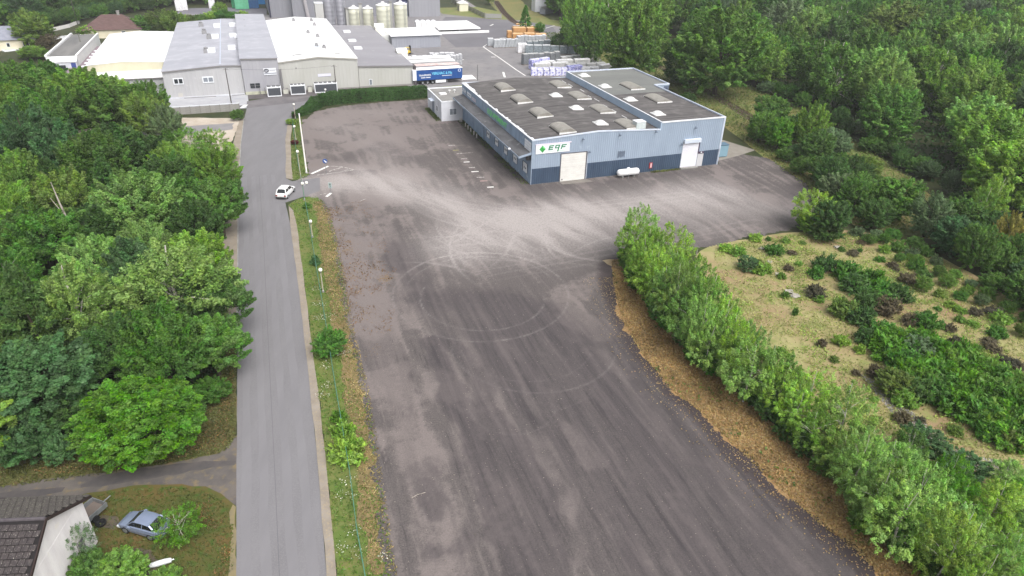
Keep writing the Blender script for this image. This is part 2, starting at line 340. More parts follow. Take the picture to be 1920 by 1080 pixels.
# ------------------------------------------------------------------ the big car park: a sheet of small squares that carries dust, wear and leaf dirt
LOT = [(748, 1330), (716, 1080), (704, 900), (694, 800), (676, 720), (660, 650), (648, 600), (638, 530), (626, 460), (612, 400), (598, 372), (560, 368), (549, 352), (556, 338), (570, 331), (580, 326), (571, 290), (565, 250), (567, 226), (592, 209), (640, 199), (700, 193), (802, 186),
       (812, 215), (860, 225), (1000, 345), (1347, 306), (1352, 296), (1384, 288), (1440, 297), (1490, 330), (1522, 352), (1512, 385), (1498, 415), (1480, 432), (1400, 446), (1330, 462), (1250, 474), (1180, 488), (1152, 498), (1150, 525), (1176, 590), (1222, 668), (1282, 735), (1330, 770), (1392, 838), (1470, 912), (1560, 985), (1640, 1055), (1720, 1130), (1900, 1330)]
lot_w = np.array(atv(LOT))
def make_lot():
    bx0, by0 = lot_w.min(0) - 1; bx1, by1 = lot_w.max(0) + 1
    # rows get coarser with distance
    ys = [by0]
    while ys[-1] < by1: ys.append(ys[-1] + 0.20 + 0.0016 * max(0, ys[-1] - 30))
    ys = np.array(ys); xs = np.arange(bx0, bx1, 0.27)
    X, Y = np.meshgrid(xs, ys); nx, ny = X.shape[1], X.shape[0]
    P = np.stack([X.ravel(), Y.ravel()], 1)
    rs = np.random.RandomState(5)
    C = np.stack([(X[:-1, :-1] + X[1:, 1:]).ravel() / 2, (Y[:-1, :-1] + Y[1:, 1:]).ravel() / 2], 1)
    Cn = C + np.stack([fbm(C[:, 0] * .8, C[:, 1] * .8, 4) - .5, fbm(C[:, 0] * .8, C[:, 1] * .8, 9) - .5], 1) * 1.5
    keep = inside(Cn, lot_w)
    idx = np.arange(nx * ny).reshape(ny, nx)
    Q = np.stack([idx[:-1, :-1].ravel(), idx[:-1, 1:].ravel(), idx[1:, 1:].ravel(), idx[1:, :-1].ravel()], 1)[keep]
    used = np.unique(Q); remap = -np.ones(nx * ny, int); remap[used] = np.arange(len(used)); Q = remap[Q]
    P = P[used] + rs.uniform(-.06, .06, (len(used), 2)); n = len(P)
    # coordinates along and across the lie of the lot
    ax = at(960, 1000) - at(800, 620); ax = ax / np.linalg.norm(ax); a = P @ ax; c = P @ np.array([-ax[1], ax[0]])
    warp = (fbm(P[:, 0] * .08, P[:, 1] * .08, 2) - .5) * 6
    streak = fbm((c + warp) * .42, a * .045, 21, 5)
    blot = fbm(P[:, 0] * .22, P[:, 1] * .22, 31, 5)
    d = lambda pts: dpoly(P, atv(pts))
    br = lambda pts, w: np.exp(-(d(pts) / w) ** 2)
    wob = (fbm(P[:, 0] * .35, P[:, 1] * .35, 44, 4) - .5)
    ed = lambda pts, w: sstep(w + .6, w - .9, d(pts) + wob * 3.0)
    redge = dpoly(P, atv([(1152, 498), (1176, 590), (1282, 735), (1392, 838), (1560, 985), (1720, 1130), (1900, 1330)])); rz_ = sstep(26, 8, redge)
    light = sstep(.55, .70, streak * .6 + blot * .4) * (.42 - .12 * rz_) + .42 * sstep(.48, .68, fbm(c * 1.5 + warp * .4, a * .07, 61, 5)) * (1 - .35 * rz_) + .25 * sstep(.42, .62, blot) * (1 - rz_)
    light += (.30 + .35 * sstep(.42, .6, blot)) * sstep(92, 108, P[:, 1]) * sstep(-14, -20, P[:, 0])
    light += .40 * ed([(640, 470), (690, 560), (716, 640), (745, 740), (778, 830), (800, 900), (830, 1000), (840, 1090)], 2.3)
    light += .34 * ed([(630, 430), (690, 440), (720, 500), (690, 600)], 4.0)
    light += .45 * ed([(1130, 520), (1060, 560), (1080, 600), (1120, 620)], 2.4)
    for pts, w in (([(935, 640), (960, 685), (975, 700)], .6), ([(1030, 580), (1070, 620), (1078, 636)], .8), ([(1110, 660), (1180, 720)], .9), ([(1040, 760), (1090, 830)], .5),
                   ([(1170, 680), (1240, 790), (1290, 860)], .6), ([(1060, 950), (1084, 1010), (1082, 1060)], .9), ([(935, 905), (948, 960), (975, 1060)], .9), ([(1330, 870), (1420, 990), (1500, 1075)], .6),
                   ([(820, 620), (870, 720), (905, 800), (940, 870)], .7), ([(1000, 820), (1040, 900)], .5), ([(1230, 880), (1300, 990), (1360, 1080)], .5), ([(870, 640), (930, 760)], .4)):
        light += .36 * ed(pts, w)
    dark = .75 * ed([(812, 640), (850, 740), (900, 850), (935, 960), (990, 1090)], 1.2) + .5 * ed([(1180, 560), (1260, 680), (1380, 820), (1560, 985)], 2.2)
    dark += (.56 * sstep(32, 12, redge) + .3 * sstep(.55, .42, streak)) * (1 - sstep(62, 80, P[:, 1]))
    dark += .6 * br([(760, 470), (790, 560), (930, 560), (1000, 590)], 3.2) + .35 * ed([(690, 385), (740, 430), (740, 500)], 1.5) + .5 * br([(880, 250), (960, 320), (1000, 350)], 4.5)
    dark += .8 * ed([(585, 330), (640, 322), (690, 325)], 1.6) + .5 * br([(640, 300), (720, 270), (780, 300)], 3.0) + .5 * br([(1500, 350), (1460, 420)], 3.5) + .6 * ed([(1150, 490), (1180, 484)], 1.4)
    dark += .5 * ed([(800, 880), (815, 950)], .9) + .5 * ed([(866, 1000), (850, 1030), (800, 1046)], .8) + .45 * br([(1120, 342), (1060, 350), (1300, 322)], 1.6) + .4 * br([(820, 235), (760, 230)], 3)
    dust = .78 * br([(560, 350), (650, 340), (745, 350), (830, 375), (900, 402), (960, 408), (1080, 395), (1200, 380), (1330, 360)], 6.8) + .42 * br([(880, 450), (960, 435), (1060, 425)], 7.0)
    dust += .34 * br([(860, 470), (1010, 470), (1200, 440), (1380, 400), (1480, 392)], 6.5) + .30 * br([(620, 230), (700, 260), (740, 320)], 8) + .22 * br([(640, 205), (760, 215)], 5)
    dust *= .50 + .96 * fbm((c * .30 + a * .9) * .10, (c * .9 - a * .25) * .55, 51, 5)
    # tyre tracks: worn arcs
    tr = np.zeros(n)
    def arc(cpx, rpx, w=.16, s=.42, a0=0, a1=7):
        nonlocal tr
        cc = at(*cpx); r = np.linalg.norm(at(*rpx) - cc); dd = np.linalg.norm(P - cc, axis=1); ang = np.arctan2(P[:, 1] - cc[1], P[:, 0] - cc[0]) % (2 * math.pi)
        ok = (ang >= a0) & (ang <= a1)
        tr = np.maximum(tr, np.where(ok, s * np.exp(-((dd - r) / w) ** 2) * (.5 + .6 * vn(ang * 9, r, 3)), 0))
    arc((902, 548), (1062, 540)); arc((905, 556), (905, 620), .15, .42, 2.9, 6.6); arc((905, 548), (1050, 548), .14, .25, 0, 3.2)
    arc((1000, 640), (1000, 737), .18, .32, 3.3, 6.5); arc((985, 640), (985, 716), .14, .22, 3.0, 6.0); arc((960, 760), (960, 815), .16, .24, 2.8, 6.3); arc((1010, 700), (1010, 770), .14, .2, 3.5, 6.1)
    rr = random.Random(11)
    for k in range(26):
        x = rr.uniform(820, 1120); y = rr.uniform(415, 500); rad = rr.uniform(8, 24); cc = at(x, y); th = rr.uniform(0, 6.28)
        ctr = cc + rad * np.array([math.cos(th), math.sin(th)]); dd = np.linalg.norm(P - ctr, axis=1)
        near = np.exp(-(np.linalg.norm(P - cc, axis=1) / rr.uniform(4, 9)) ** 2)
        tr = np.maximum(tr, rr.uniform(.15, .38) * near * np.exp(-((dd - rad) / .2) ** 2))
    for pts in ([(1000, 502), (1100, 486), (1260, 452), (1420, 420)], [(900, 520), (1010, 500), (1190, 470)], [(640, 352), (760, 362), (900, 415), (1010, 470)], [(700, 330), (860, 380), (1000, 400), (1300, 366)]):
        tr = np.maximum(tr, .14 * np.exp(-(d(pts) / .22) ** 2)); tr = np.maximum(tr, .12 * np.exp(-((d(pts) - 1.6) / .2) ** 2))
    dust = np.clip(dust + tr, 0, 1.2)
    rust = .45 * sstep(9, 1, d([(610, 385), (634, 470), (650, 540), (668, 640)])) * sstep(.45, .62, fbm(P[:, 0] * .5, P[:, 1] * .5, 91, 4))
    for (x, y, r, s) in ((652, 470, 1.6, .9), (640, 505, 1.8, .7), (722, 522, 1.5, 1), (655, 520, 1.6, .9), (675, 385, 1.4, .6), (692, 412, 1.3, .6), (700, 480, 1.3, .6), (680, 525, 1.6, .6), (630, 430, 1.8, .8), (615, 400, 1.4, .9), (665, 622, .9, .7), (640, 450, 1.2, .7),
                         (586, 255, 2.2, .5), (592, 280, 1.7, .6), (588, 310, 1.4, .6), (1470, 330, 1.6, .3), (1395, 300, 1.2, .6)):
        rust = np.maximum(rust, .72 * s * np.exp(-(np.linalg.norm(P - at(x, y), axis=1) / r) ** 2))
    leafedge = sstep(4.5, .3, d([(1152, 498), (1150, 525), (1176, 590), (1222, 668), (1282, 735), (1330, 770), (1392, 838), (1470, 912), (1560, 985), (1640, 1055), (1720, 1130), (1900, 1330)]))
    me = bpy.data.meshes.new('car_park'); me.vertices.add(n); co = np.zeros((n, 3)); co[:, :2] = P; co[:, 2] = 0.014; me.vertices.foreach_set('co', co.ravel())
    me.loops.add(len(Q) * 4); me.polygons.add(len(Q)); me.loops.foreach_set('vertex_index', Q.ravel()); me.polygons.foreach_set('loop_start', np.arange(len(Q)) * 4)
    me.update(calc_edges=True)
    at1 = me.color_attributes.new('wear', 'FLOAT_COLOR', 'POINT')
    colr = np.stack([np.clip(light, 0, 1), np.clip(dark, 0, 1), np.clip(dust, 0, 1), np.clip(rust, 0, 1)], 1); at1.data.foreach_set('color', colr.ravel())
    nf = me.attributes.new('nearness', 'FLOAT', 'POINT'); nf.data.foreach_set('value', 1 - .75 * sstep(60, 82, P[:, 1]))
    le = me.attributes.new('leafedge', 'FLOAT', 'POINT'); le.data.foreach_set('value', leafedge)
    m = bpy.data.materials.new('car_park_asphalt'); m.use_nodes = True; t = m.node_tree; N = t.nodes; L = t.links; bs = N['Principled BSDF']; bs.inputs['Roughness'].default_value = 0.92; bs.inputs['Specular IOR Level'].default_value = 0.2
    g = N.new('ShaderNodeNewGeometry'); va = N.new('ShaderNodeAttribute'); va.attribute_name = 'wear'; sp = N.new('ShaderNodeSeparateColor'); L.new(va.outputs['Color'], sp.inputs[0])
    lv = N.new('ShaderNodeAttribute'); lv.attribute_name = 'leafedge'
    def noise(sc, det=4, rough=.6):
        z = N.new('ShaderNodeTexNoise'); z.inputs['Scale'].default_value = sc; z.inputs['Detail'].default_value = det; z.inputs['Roughness'].default_value = rough; L.new(g.outputs['Position'], z.inputs['Vector']); return z.outputs[0]
    def ma(op, x, y):
        z = N.new('ShaderNodeMath'); z.operation = op; z.use_clamp = False
        for i, q in enumerate((x, y)):
            if isinstance(q, (int, float)): z.inputs[i].default_value = q
            else: L.new(q, z.inputs[i])
        return z.outputs[0]
    def rng(x, a, b):
        z = N.new('ShaderNodeMapRange'); z.inputs[1].default_value = a; z.inputs[2].default_value = b; z.interpolation_type = 'SMOOTHSTEP'; L.new(x, z.inputs[0]); return z.outputs[0]
    def mix(f, x, y):
        z = N.new('ShaderNodeMix'); z.data_type = 'RGBA'
        L.new(f, z.inputs[0])
        for i, q in ((6, x), (7, y)):
            if isinstance(q, tuple): z.inputs[i].default_value = q
            else: L.new(q, z.inputs[i])
        return z.outputs[2]
    n1 = noise(1.1, 6, .65); n2 = noise(7, 4); n3 = noise(38, 2); n4 = noise(3.2, 5, .7)
    mp = N.new('ShaderNodeMapping'); mp.vector_type = 'TEXTURE'; mp.inputs['Rotation'].default_value = (0, 0, math.atan2(ax[1], ax[0])); mp.inputs['Scale'].default_value = (14, 1, 1); L.new(g.outputs['Position'], mp.inputs[0])
    def snoise(sc, det, rough):
        z = N.new('ShaderNodeTexNoise'); z.inputs['Scale'].default_value = sc; z.inputs['Detail'].default_value = det; z.inputs['Roughness'].default_value = rough; L.new(mp.outputs[0], z.inputs['Vector']); return z.outputs[0]
    s1 = snoise(1.1, 6, .68); s2 = snoise(3.4, 4, .6)
    near_f = N.new('ShaderNodeAttribute'); near_f.attribute_name = 'nearness'
    base = mix(rng(n2, .3, .7), alb(100, 95, 95, K), alb(128, 120, 118, K))
    base = mix(ma('MULTIPLY', rng(s1, .54, .66), ma('MULTIPLY', near_f.outputs['Fac'], .55)), base, alb(150, 140, 137, K))
    base = mix(ma('MULTIPLY', rng(s1, .46, .36), ma('MULTIPLY', near_f.outputs['Fac'], .65)), base, alb(82, 77, 79, K))
    base = mix(ma('MULTIPLY', rng(s2, .55, .68), .30), base, alb(90, 84, 87, K))
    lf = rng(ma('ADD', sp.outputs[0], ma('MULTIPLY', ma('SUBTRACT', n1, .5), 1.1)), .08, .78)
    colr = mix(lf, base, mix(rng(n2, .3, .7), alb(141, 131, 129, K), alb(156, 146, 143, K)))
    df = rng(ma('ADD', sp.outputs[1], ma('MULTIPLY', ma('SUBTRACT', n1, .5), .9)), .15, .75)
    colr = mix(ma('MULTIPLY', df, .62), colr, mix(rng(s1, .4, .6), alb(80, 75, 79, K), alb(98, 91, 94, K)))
    uf = ma('MULTIPLY', sp.outputs[2], rng(n4, -.1, .75))
    colr = mix(rng(uf, 0.0, .95), colr, mix(rng(n2, .3, .7), alb(196, 188, 185, K), alb(210, 202, 199, K)))
    rf = rng(ma('ADD', va.outputs['Alpha'], ma('MULTIPLY', ma('SUBTRACT', n4, .5), 2.6)), .5, .8)
    colr = mix(ma('MULTIPLY', rf, .85), colr, mix(rng(n2, .35, .65), alb(134, 98, 74, K), alb(168, 146, 104, K)))
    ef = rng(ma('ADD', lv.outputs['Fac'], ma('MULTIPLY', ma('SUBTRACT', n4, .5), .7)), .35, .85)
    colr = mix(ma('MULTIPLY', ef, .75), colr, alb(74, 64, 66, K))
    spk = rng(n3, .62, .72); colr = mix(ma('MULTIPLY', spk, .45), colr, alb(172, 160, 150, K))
    L.new(colr, bs.inputs['Base Color'])
    bp = N.new('ShaderNodeBump'); bp.inputs['Strength'].default_value = .25; bp.inputs['Distance'].default_value = .03; L.new(n2, bp.inputs['Height']); L.new(bp.outputs[0], bs.inputs['Normal'])
    me.materials.append(m)
    o = obj('car_park', me); o['kind'] = 'structure'
    return o
make_lot()
LITTER = [(1146, 488), (1176, 486), (1190, 510), (1232, 590), (1290, 650), (1345, 700), (1420, 770), (1500, 840), (1585, 930), (1650, 1000), (1740, 1090), (1950, 1330), (1860, 1330), (1668, 1100), (1606, 1035), (1540, 985), (1450, 905), (1372, 832), (1310, 770), (1262, 735), (1206, 668), (1166, 600), (1150, 530)]
m_litter = mat('leaf_litter_ground', alb(186, 154, 108, .64), alb(156, 124, 84, .62), 1.6, world=True, c3=alb(204, 164, 112, K), s3=11, f3=(0.5, 0.66), bump=0.8, rough=0.9)
_lp = jag(atv(LITTER), 0.16, 0.0, 22); _lp2 = []
for i_, p_ in enumerate(_lp):
    t_ = _lp[(i_ + 1) % len(_lp)] - _lp[i_ - 1]; t_ = t_ / (np.linalg.norm(t_) + 1e-9); d_ = (float(fbm(np.array(p_[0] * .55), np.array(p_[1] * .55), 13, 5)) - .5) * 2.6 + (float(vn(np.array(p_[0] * 4.1), np.array(p_[1] * 4.1), 5)) - .5) * .35
    _lp2.append(p_ + np.array([-t_[1], t_[0]]) * d_)
o_l = sheet('leaf_litter', _lp2, 0.020, m_litter); o_l['kind'] = 'stuff'
sheet('sand_heap_ground', jag(atv([(1130, 489), (1150, 486), (1172, 494), (1168, 506), (1148, 502)]), 0.5, 0.15, 23), 0.024, mat('sandy', alb(190, 172, 140, K), alb(172, 150, 116, K), 1.2, world=True))
# painted lines
def line(pts, w, m=m_paint, z=0.022, name='road_marking', amp=0.0):
    return sheet(name, jag(strip(atv(pts), w), 0.8, amp, 3) if amp else strip(atv(pts), w), z, m)
line([(584, 326), (616, 311.5)], 0.5); line([(594, 328.5), (640, 322.5), (664, 318.5)], 0.28, m_wornpaint); line([(616, 311.5), (640, 312.5), (664, 318.5)], 0.24, m_wornpaint); line([(617, 321.5), (642, 313.5)], 0.4, m_wornpaint); line([(640, 322), (658, 316)], 0.3, m_wornpaint)
line([(600, 365.5), (613, 362.5)], 0.2, m_wornpaint); line([(612, 369), (621, 362)], 0.45); line([(674, 378), (686, 373)], 0.16, m_wornpaint)
Z4 = lambda x, y: (780 + x / 4.5, 110 + y / 4.5)
for (x0, x1, y, m) in ((275, 328, 735, m_wornpaint), (312, 360, 775, mat('yellow_paint', alb(196, 192, 110, 0.55), alb(150, 146, 120, 0.5), 2, world=True)), (340, 390, 802, m_wornpaint), (380, 432, 847, m_wornpaint), (402, 452, 874, m_paint), (445, 497, 921, m_wornpaint), (467, 528, 955, m_paint), (512, 575, 1003, m_wornpaint), (540, 603, 1033, mat('red_paint', alb(206, 172, 164, 0.6), alb(170, 150, 146, 0.55), 2, world=True)), (600, 655, 1086, m_paint)):
    line([Z4(x0, y), Z4(x1, y - 3)], 0.42, m, name='parking_marking')
line([Z4(390, 800), Z4(480, 790)], 0.12, m_wornpaint, name='parking_marking')
for pts in ([(1040, 48), (978, 66), (928, 73), (906, 88)], [(906, 88), (940, 111), (968, 131), (985, 142)]):
    line(pts, 0.38, m_paint, 0.024)
for (x, y, dx, dy) in ((922, 47, 3, -1.5), (833, 61, 4, 0), (925, 107, 4, 0), (945, 140, 1.5, 5), (862, 112, 2, 0), (868, 112, 2, 0)):
    line([(x - dx, y - dy), (x + dx, y + dy)], 0.6, m_paint, 0.024)
# ================================================================== LETTERING
_fontcache = {}
def text_mesh(name, s, size, m, extrude=0.012, shear=0.0, bold=0.0):
    cu = bpy.data.curves.new(name, 'FONT'); cu.body = s; cu.size = size; cu.extrude = extrude; cu.align_x = 'CENTER'; cu.align_y = 'CENTER'; cu.shear = shear; cu.offset = bold; cu.resolution_u = 2
    o = bpy.data.objects.new(name, cu); COL.objects.link(o)
    bpy.context.view_layer.update()
    me = bpy.data.meshes.new_from_object(o.evaluated_get(bpy.context.evaluated_depsgraph_get())); me.name = name
    bpy.data.objects.remove(o); bpy.data.curves.remove(cu)
    me.materials.clear(); me.materials.append(m); return me
def put_text(name, s, size, m, parent, p, face='front', width=None, shear=0.0, bold=0.0):
    """front: reads on a wall facing -y; left: on a wall facing -x"""
    me = text_mesh(name, s, size, m, 0.012, shear, bold)
    o = obj(name, me, parent); o.location = p
    if face == 'front': o.rotation_euler = (math.pi / 2, 0, 0)
    else: o.rotation_euler = (math.pi / 2, 0, -math.pi / 2)
    if width:
        xs = [v.co.x for v in me.vertices]; w = max(xs) - min(xs); o.scale = (width / w, 1, 1)
    return o
# ================================================================== THE BLUE HALL
c_blue = mat('blue_cladding', alb(172, 188, 208, 0.66), alb(164, 180, 200, 0.66), 0.5, rough=0.5, stretch=(1, 1, 0.3), c3=alb(180, 196, 214, 0.66), s3=0.9)
c_blue2 = mat('weathered_blue_cladding', alb(150, 170, 194, 0.86), alb(132, 150, 172, 0.82), 0.6, rough=0.55, stretch=(1, 1, 0.25), c3=alb(172, 184, 198, 0.86), s3=0.8)
c_navy = mat('navy_cladding', alb(66, 82, 102, 0.9), alb(58, 72, 92, 0.9), 0.7, rough=0.5, stretch=(1, 1, 0.3))
c_white = mat('white_sheet_metal', alb(238, 240, 244, 0.85), alb(222, 226, 232, 0.85), 0.8, rough=0.5)
c_trim = mat('pale_trim', alb(214, 222, 236, 0.85), alb(196, 206, 222, 0.85), 1.0, rough=0.5)
c_fibro = mat('roof_felt', alb(126, 122, 121, .55), alb(92, 89, 90, .5), 1.1, rough=0.9, stretch=(0.10, 1.5, 1), c3=alb(148, 144, 142, .55), s3=0.45, f3=(0.5, 0.8), detail=7, contrast=(0.38, 0.68))
c_fibro2 = mat('newer_roof_felt', alb(150, 152, 148, K), alb(138, 140, 138, K), 0.4, rough=0.9, stretch=(0.4, 1, 1), c3=alb(160, 160, 154, K), s3=0.3)
c_canopy = mat('canopy_felt', alb(126, 126, 130, K), alb(96, 96, 100, K), 0.7, rough=0.9, stretch=(1, 0.35, 1), c3=alb(146, 146, 146, K), s3=0.8)
c_render = mat('white_render', alb(226, 229, 236, 0.8), alb(206, 208, 216, 0.8), 0.6, rough=0.85, stretch=(1, 1, 0.4))
c_glass = mat('window_glass', (0.03, 0.035, 0.04, 1), rough=0.08, spec=0.6)
c_lightglass = mat('pale_glass', alb(168, 176, 186, 0.6), alb(140, 148, 160, 0.6), 2, rough=0.15)
c_dark = mat('dark_gap', (0.012, 0.012, 0.014, 1), rough=0.8)
c_dome = mat('rooflight_plastic', alb(180, 176, 168, 0.6), alb(160, 156, 148, 0.6), 1.2, rough=0.45, c3=alb(196, 192, 182, 0.6), s3=0.8)
c_kerbw = mat('rooflight_kerb', alb(240, 240, 240, 0.82), alb(200, 200, 198, 0.75), 2.5, rough=0.6, contrast=(0.45, 0.75))
c_galv = mat('galvanised', alb(176, 180, 184, 0.8), alb(150, 154, 158, 0.8), 2, rough=0.45, metal=0.6)
c_black = mat('black_rubber', (0.015, 0.015, 0.016, 1), rough=0.7)
c_green = mat('sign_green', alb(70, 170, 84, 0.8), alb(52, 150, 72, 0.8), 2, rough=0.5)
c_dgreen = mat('sign_dark_green', alb(44, 138, 92, 0.75), rough=0.5)
c_lgreen = mat('sign_pale_green', alb(128, 232, 140, 0.8), rough=0.5)
c_red = mat('red_paint_metal', alb(176, 60, 64, 0.8), rough=0.5)

def clad_mesh(x0, x1, zb, zt, pitch=0.42, depth=0.02, zf=None, axis='x'):
    """trapezoid-ribbed sheet standing on a line, facing -y (axis x) or -x (axis y); zt is a number or a function of the run"""
    T = zt if callable(zt) else (lambda q: zt)
    n = max(1, int(round((x1 - x0) / pitch))); p = (x1 - x0) / n; xs = []
    for i in range(n):
        a = x0 + i * p; xs += [(a, 0), (a + p * .55, 0), (a + p * .65, 1), (a + p * .9, 1)]
    xs.append((x1, 0)); vs = []; fs = []
    for q, d in xs:
        for z in (zb, T(q)):
            vs.append((q, -depth * d, z) if axis == 'x' else (-depth * d, q, z))
    for i in range(len(xs) - 1):
        f = (2 * i, 2 * i + 2, 2 * i + 3, 2 * i + 1); fs.append(f if axis == 'x' else f[::-1])
    return vs, fs
W, WA, WR, L_, LS, hA, hR, hB = 38.9, 25.1, 42.6, 42.2, 26.0, 8.1, 8.75, 9.35
hall = thing('blue_hall', 'large blue industrial hall with white roller doors and a green lettered white sign', 'industrial hall', (HX, HY, 0), YAW)
def gable(x): return hA + (hR - hA) * (1 - abs(x - WA / 2) / (WA / 2))
def top_front(x): return gable(x) if x < WA else hB
def clad(name, pieces, m, axis='x', off=0.0):
    b = MB()
    for (a, c, zb, zt) in pieces:
        vs, fs = clad_mesh(a, c, zb, zt, axis=axis)
        if off: vs = [(x, y + off, z) if axis == 'x' else (x + off, y, z) for x, y, z in vs]
        b.add(vs, fs)
    return b.part(name, m, hall)
clad('lower_cladding', [(0.06, 5.45, 0.05, 2.9), (10.6, 30.45, 0.05, 2.95), (35.4, 38.72, 0.05, 3.05)], c_navy)
clad('upper_cladding', [(0.06, 5.45, 2.9, gable), (5.45, 10.6, 5.2, gable), (10.6, 12.55, 2.95, gable), (12.55, WA, 2.95, gable), (WA, 30.45, 2.95, hB), (30.45, 34.2, 5.05, hB), (34.2, 35.4, 3.0, hB), (35.4, 38.72, 3.05, hB)], c_blue)
clad('fascia_cladding', [(0.05, L_, 5.6, hA)], c_blue2, 'y')
clad('side_cladding', [(0.05, L_, 0.0, 5.6)], c_blue2, 'y')
core = MB(); core.box(0.03, WA, 0.03, L_ - 0.02, 0, hA - 0.35); core.box(WA, W - 0.02, 0.03, LS, 0, hB - 0.4); core.box(WA + 0.01, WR, LS + 0.01, L_ - 0.01, 0, hB - 0.42)
core.part('core_wall', c_blue, hall)
b = MB()   # right side, back bulge
b.box(W - 0.02, W + 0.05, 0.0, LS, 0, hB - 0.1); b.box(W + 0.05, WR, LS - 0.03, LS + 0.02, 0, hB - 0.1); b.box(WR, WR + 0.06, LS - 0.03, L_, 0, hB - 0.1); b.box(0, WR, L_, L_ + 0.06, 0, hA - 0.3)
b.part('side_wall', c_blue, hall)
b = MB(); b.box(38.72, 39.02, -0.09, 0.2, 0, hB); b.part('corner_trim', c_trim, hall)
b = MB(); b.box(-0.07, 0.06, -0.07, 0.06, 0, hA); b.part('corner_trim', c_blue, hall)
# roofs
b = MB(); b.add([(0.1, 0.1, hA - .12), (WA / 2, 0.1, hR - .12), (WA / 2, L_ - .1, hR - .12), (0.1, L_ - .1, hA - .12)], [(0, 1, 2, 3)]); b.part('roof_sheet', c_fibro, hall)
b = MB(); b.add([(WA / 2, 0.1, hR - .12), (WA - .05, 0.1, hA - .12), (WA - .05, L_ - .1, hA - .12), (WA / 2, L_ - .1, hR - .12)], [(0, 1, 2, 3)]); b.part('roof_sheet', c_fibro, hall)
b = MB(); b.add([(WA + .1, 0.1, hB - .3), (W - .1, 0.1, hB - .3), (W - .1, 21.0, hB - .3), (WA + .1, 21.0, hB - .3)], [(0, 1, 2, 3)]); b.part('roof_sheet', c_fibro, hall)
b = MB(); b.add([(WA + .1, 21.0, hB - .29), (W - .1, 21.0, hB - .29), (W - .1, LS + .1, hB - .29), (WR - .1, LS + .1, hB - .29), (WR - .1, L_ - .1, hB - .29), (WA + .1, L_ - .1, hB - .29)], [(0, 1, 2, 3, 4, 5)]); b.part('roof_sheet', c_fibro2, hall)
b = MB(); b.prism([(WA - .04, hA - .4), (WA + .12, hA - .4), (WA + .12, hB), (WA - .04, hB)], 1, -0.05, L_); b.part('parapet', mat('parapet_blue', alb(178, 198, 220, 0.86), alb(166, 186, 208, .86), .5, rough=.5), hall)
b = MB(); b.box(WA - .10, WA + .18, -0.1, L_ + .06, hB, hB + .05); b.part('parapet_cap', c_white, hall)
# roof edge trims
b = MB(); b.add([(-.1, -.1, hA), (WA / 2, -.1, hR), (WA, -.1, hA), (-.1, .14, hA), (WA / 2, .14, hR), (WA, .14, hA), (-.1, -.1, hA - .22), (WA / 2, -.1, hR - .22), (WA, -.1, hA - .22)], [(0, 1, 4, 3), (1, 2, 5, 4), (6, 7, 1, 0), (7, 8, 2, 1)]); b.part('roof_trim', c_trim, hall)
b = MB(); b.box(WA + .12, W + .1, -.1, .14, hB - .2, hB + .02); b.part('roof_trim', c_white, hall)
b = MB(); b.box(W - .12, W + .12, .14, LS, hB - .25, hB + .01); b.box(W + .12, WR + .1, LS - .1, LS + .14, hB - .25, hB + .01); b.box(WR - .14, WR + .1, LS + .14, L_ + .1, hB - .25, hB + .01); b.box(WA + .2, WR - .14, L_ - .1, L_ + .12, hB - .25, hB + .01); b.part('roof_trim', c_trim, hall)
b = MB(); rnd = random.Random(4); y = 0.0      # frayed white edge of the left eave
while y < L_:
    d = rnd.uniform(.5, 1.4); w = rnd.choice([.16, .2, .28, .42, .5]) if rnd.random() < .8 else .14
    if y > 34: w = rnd.uniform(.5, .9)
    b.box(-.12, w, y, min(y + d - .02, L_), hA - .10, hA + .02 + rnd.uniform(0, .03)); y += d
b.part('roof_edge_flashing', c_white, hall)
b = MB(); b.box(.1, WA - .1, L_ - .12, L_ + .1, hA - .2, hA + .05); b.part('roof_trim', c_trim, hall)
# roof lights
def barrel(x, y, z, w, l, h, kb=None):
    s = MB(); n = 10; vs = []; fs = []
    for yy in (-l / 2, l / 2):
        for i in range(n + 1):
            a = math.pi * i / n; vs.append((-w / 2 * math.cos(a), yy, .22 + h * math.sin(a)))
    for i in range(n): fs.append((i, i + 1, n + 2 + i, n + 1 + i))
    fs += [tuple(range(n, -1, -1)), tuple(range(n + 1, 2 * n + 2))]
    s.add(vs, fs); o = s.part('barrel_rooflight', c_dome, hall); o.location = (x, y, z)
    k = MB(); t = .10
    k.box(-w / 2 - t, w / 2 + t, -l / 2 - t, -l / 2 + .02, -.1, .26); k.part('front_kerb', c_kerbw, o)
    MB().box(-w / 2 - t, w / 2 + t, l / 2 - .02, l / 2 + t, -.1, .22).part('back_kerb', c_kerbw, o)
    for sx in (-1, 1):
        a0, a1 = sorted((sx * (w / 2 + t), sx * (w / 2 - .02))); MB().box(a0, a1, -l / 2 + .02, l / 2 - .02, -.1, .2).part('side_kerb', mat('weathered_kerb', alb(120, 116, 114, .6), rough=.8), o)
    return o
def dome(x, y, z, w=1.9):
    s = MB(); a = w / 2
    s.box(-a - .18, a + .18, -a - .18, a + .18, -.1, .14); o = s.part('dome_rooflight', c_kerbw, hall); o.location = (x, y, z)
    k = MB(); n = 8; vs = []; fs = []
    for i in range(n + 1):
        for j in range(n + 1):
            u = 2 * i / n - 1; v = 2 * j / n - 1; vs.append((u * a, v * a, .14 + .5 * (1 - abs(u) ** 3) * (1 - abs(v) ** 3)))
    for i in range(n):
        for j in range(n): fs.append((i * (n + 1) + j, (i + 1) * (n + 1) + j, (i + 1) * (n + 1) + j + 1, i * (n + 1) + j + 1))
    k.add(vs, fs); k.part('dome_shell', mat('opal_dome', alb(236, 236, 234, .8), alb(222, 222, 220, .8), 3, rough=.3), o, True)
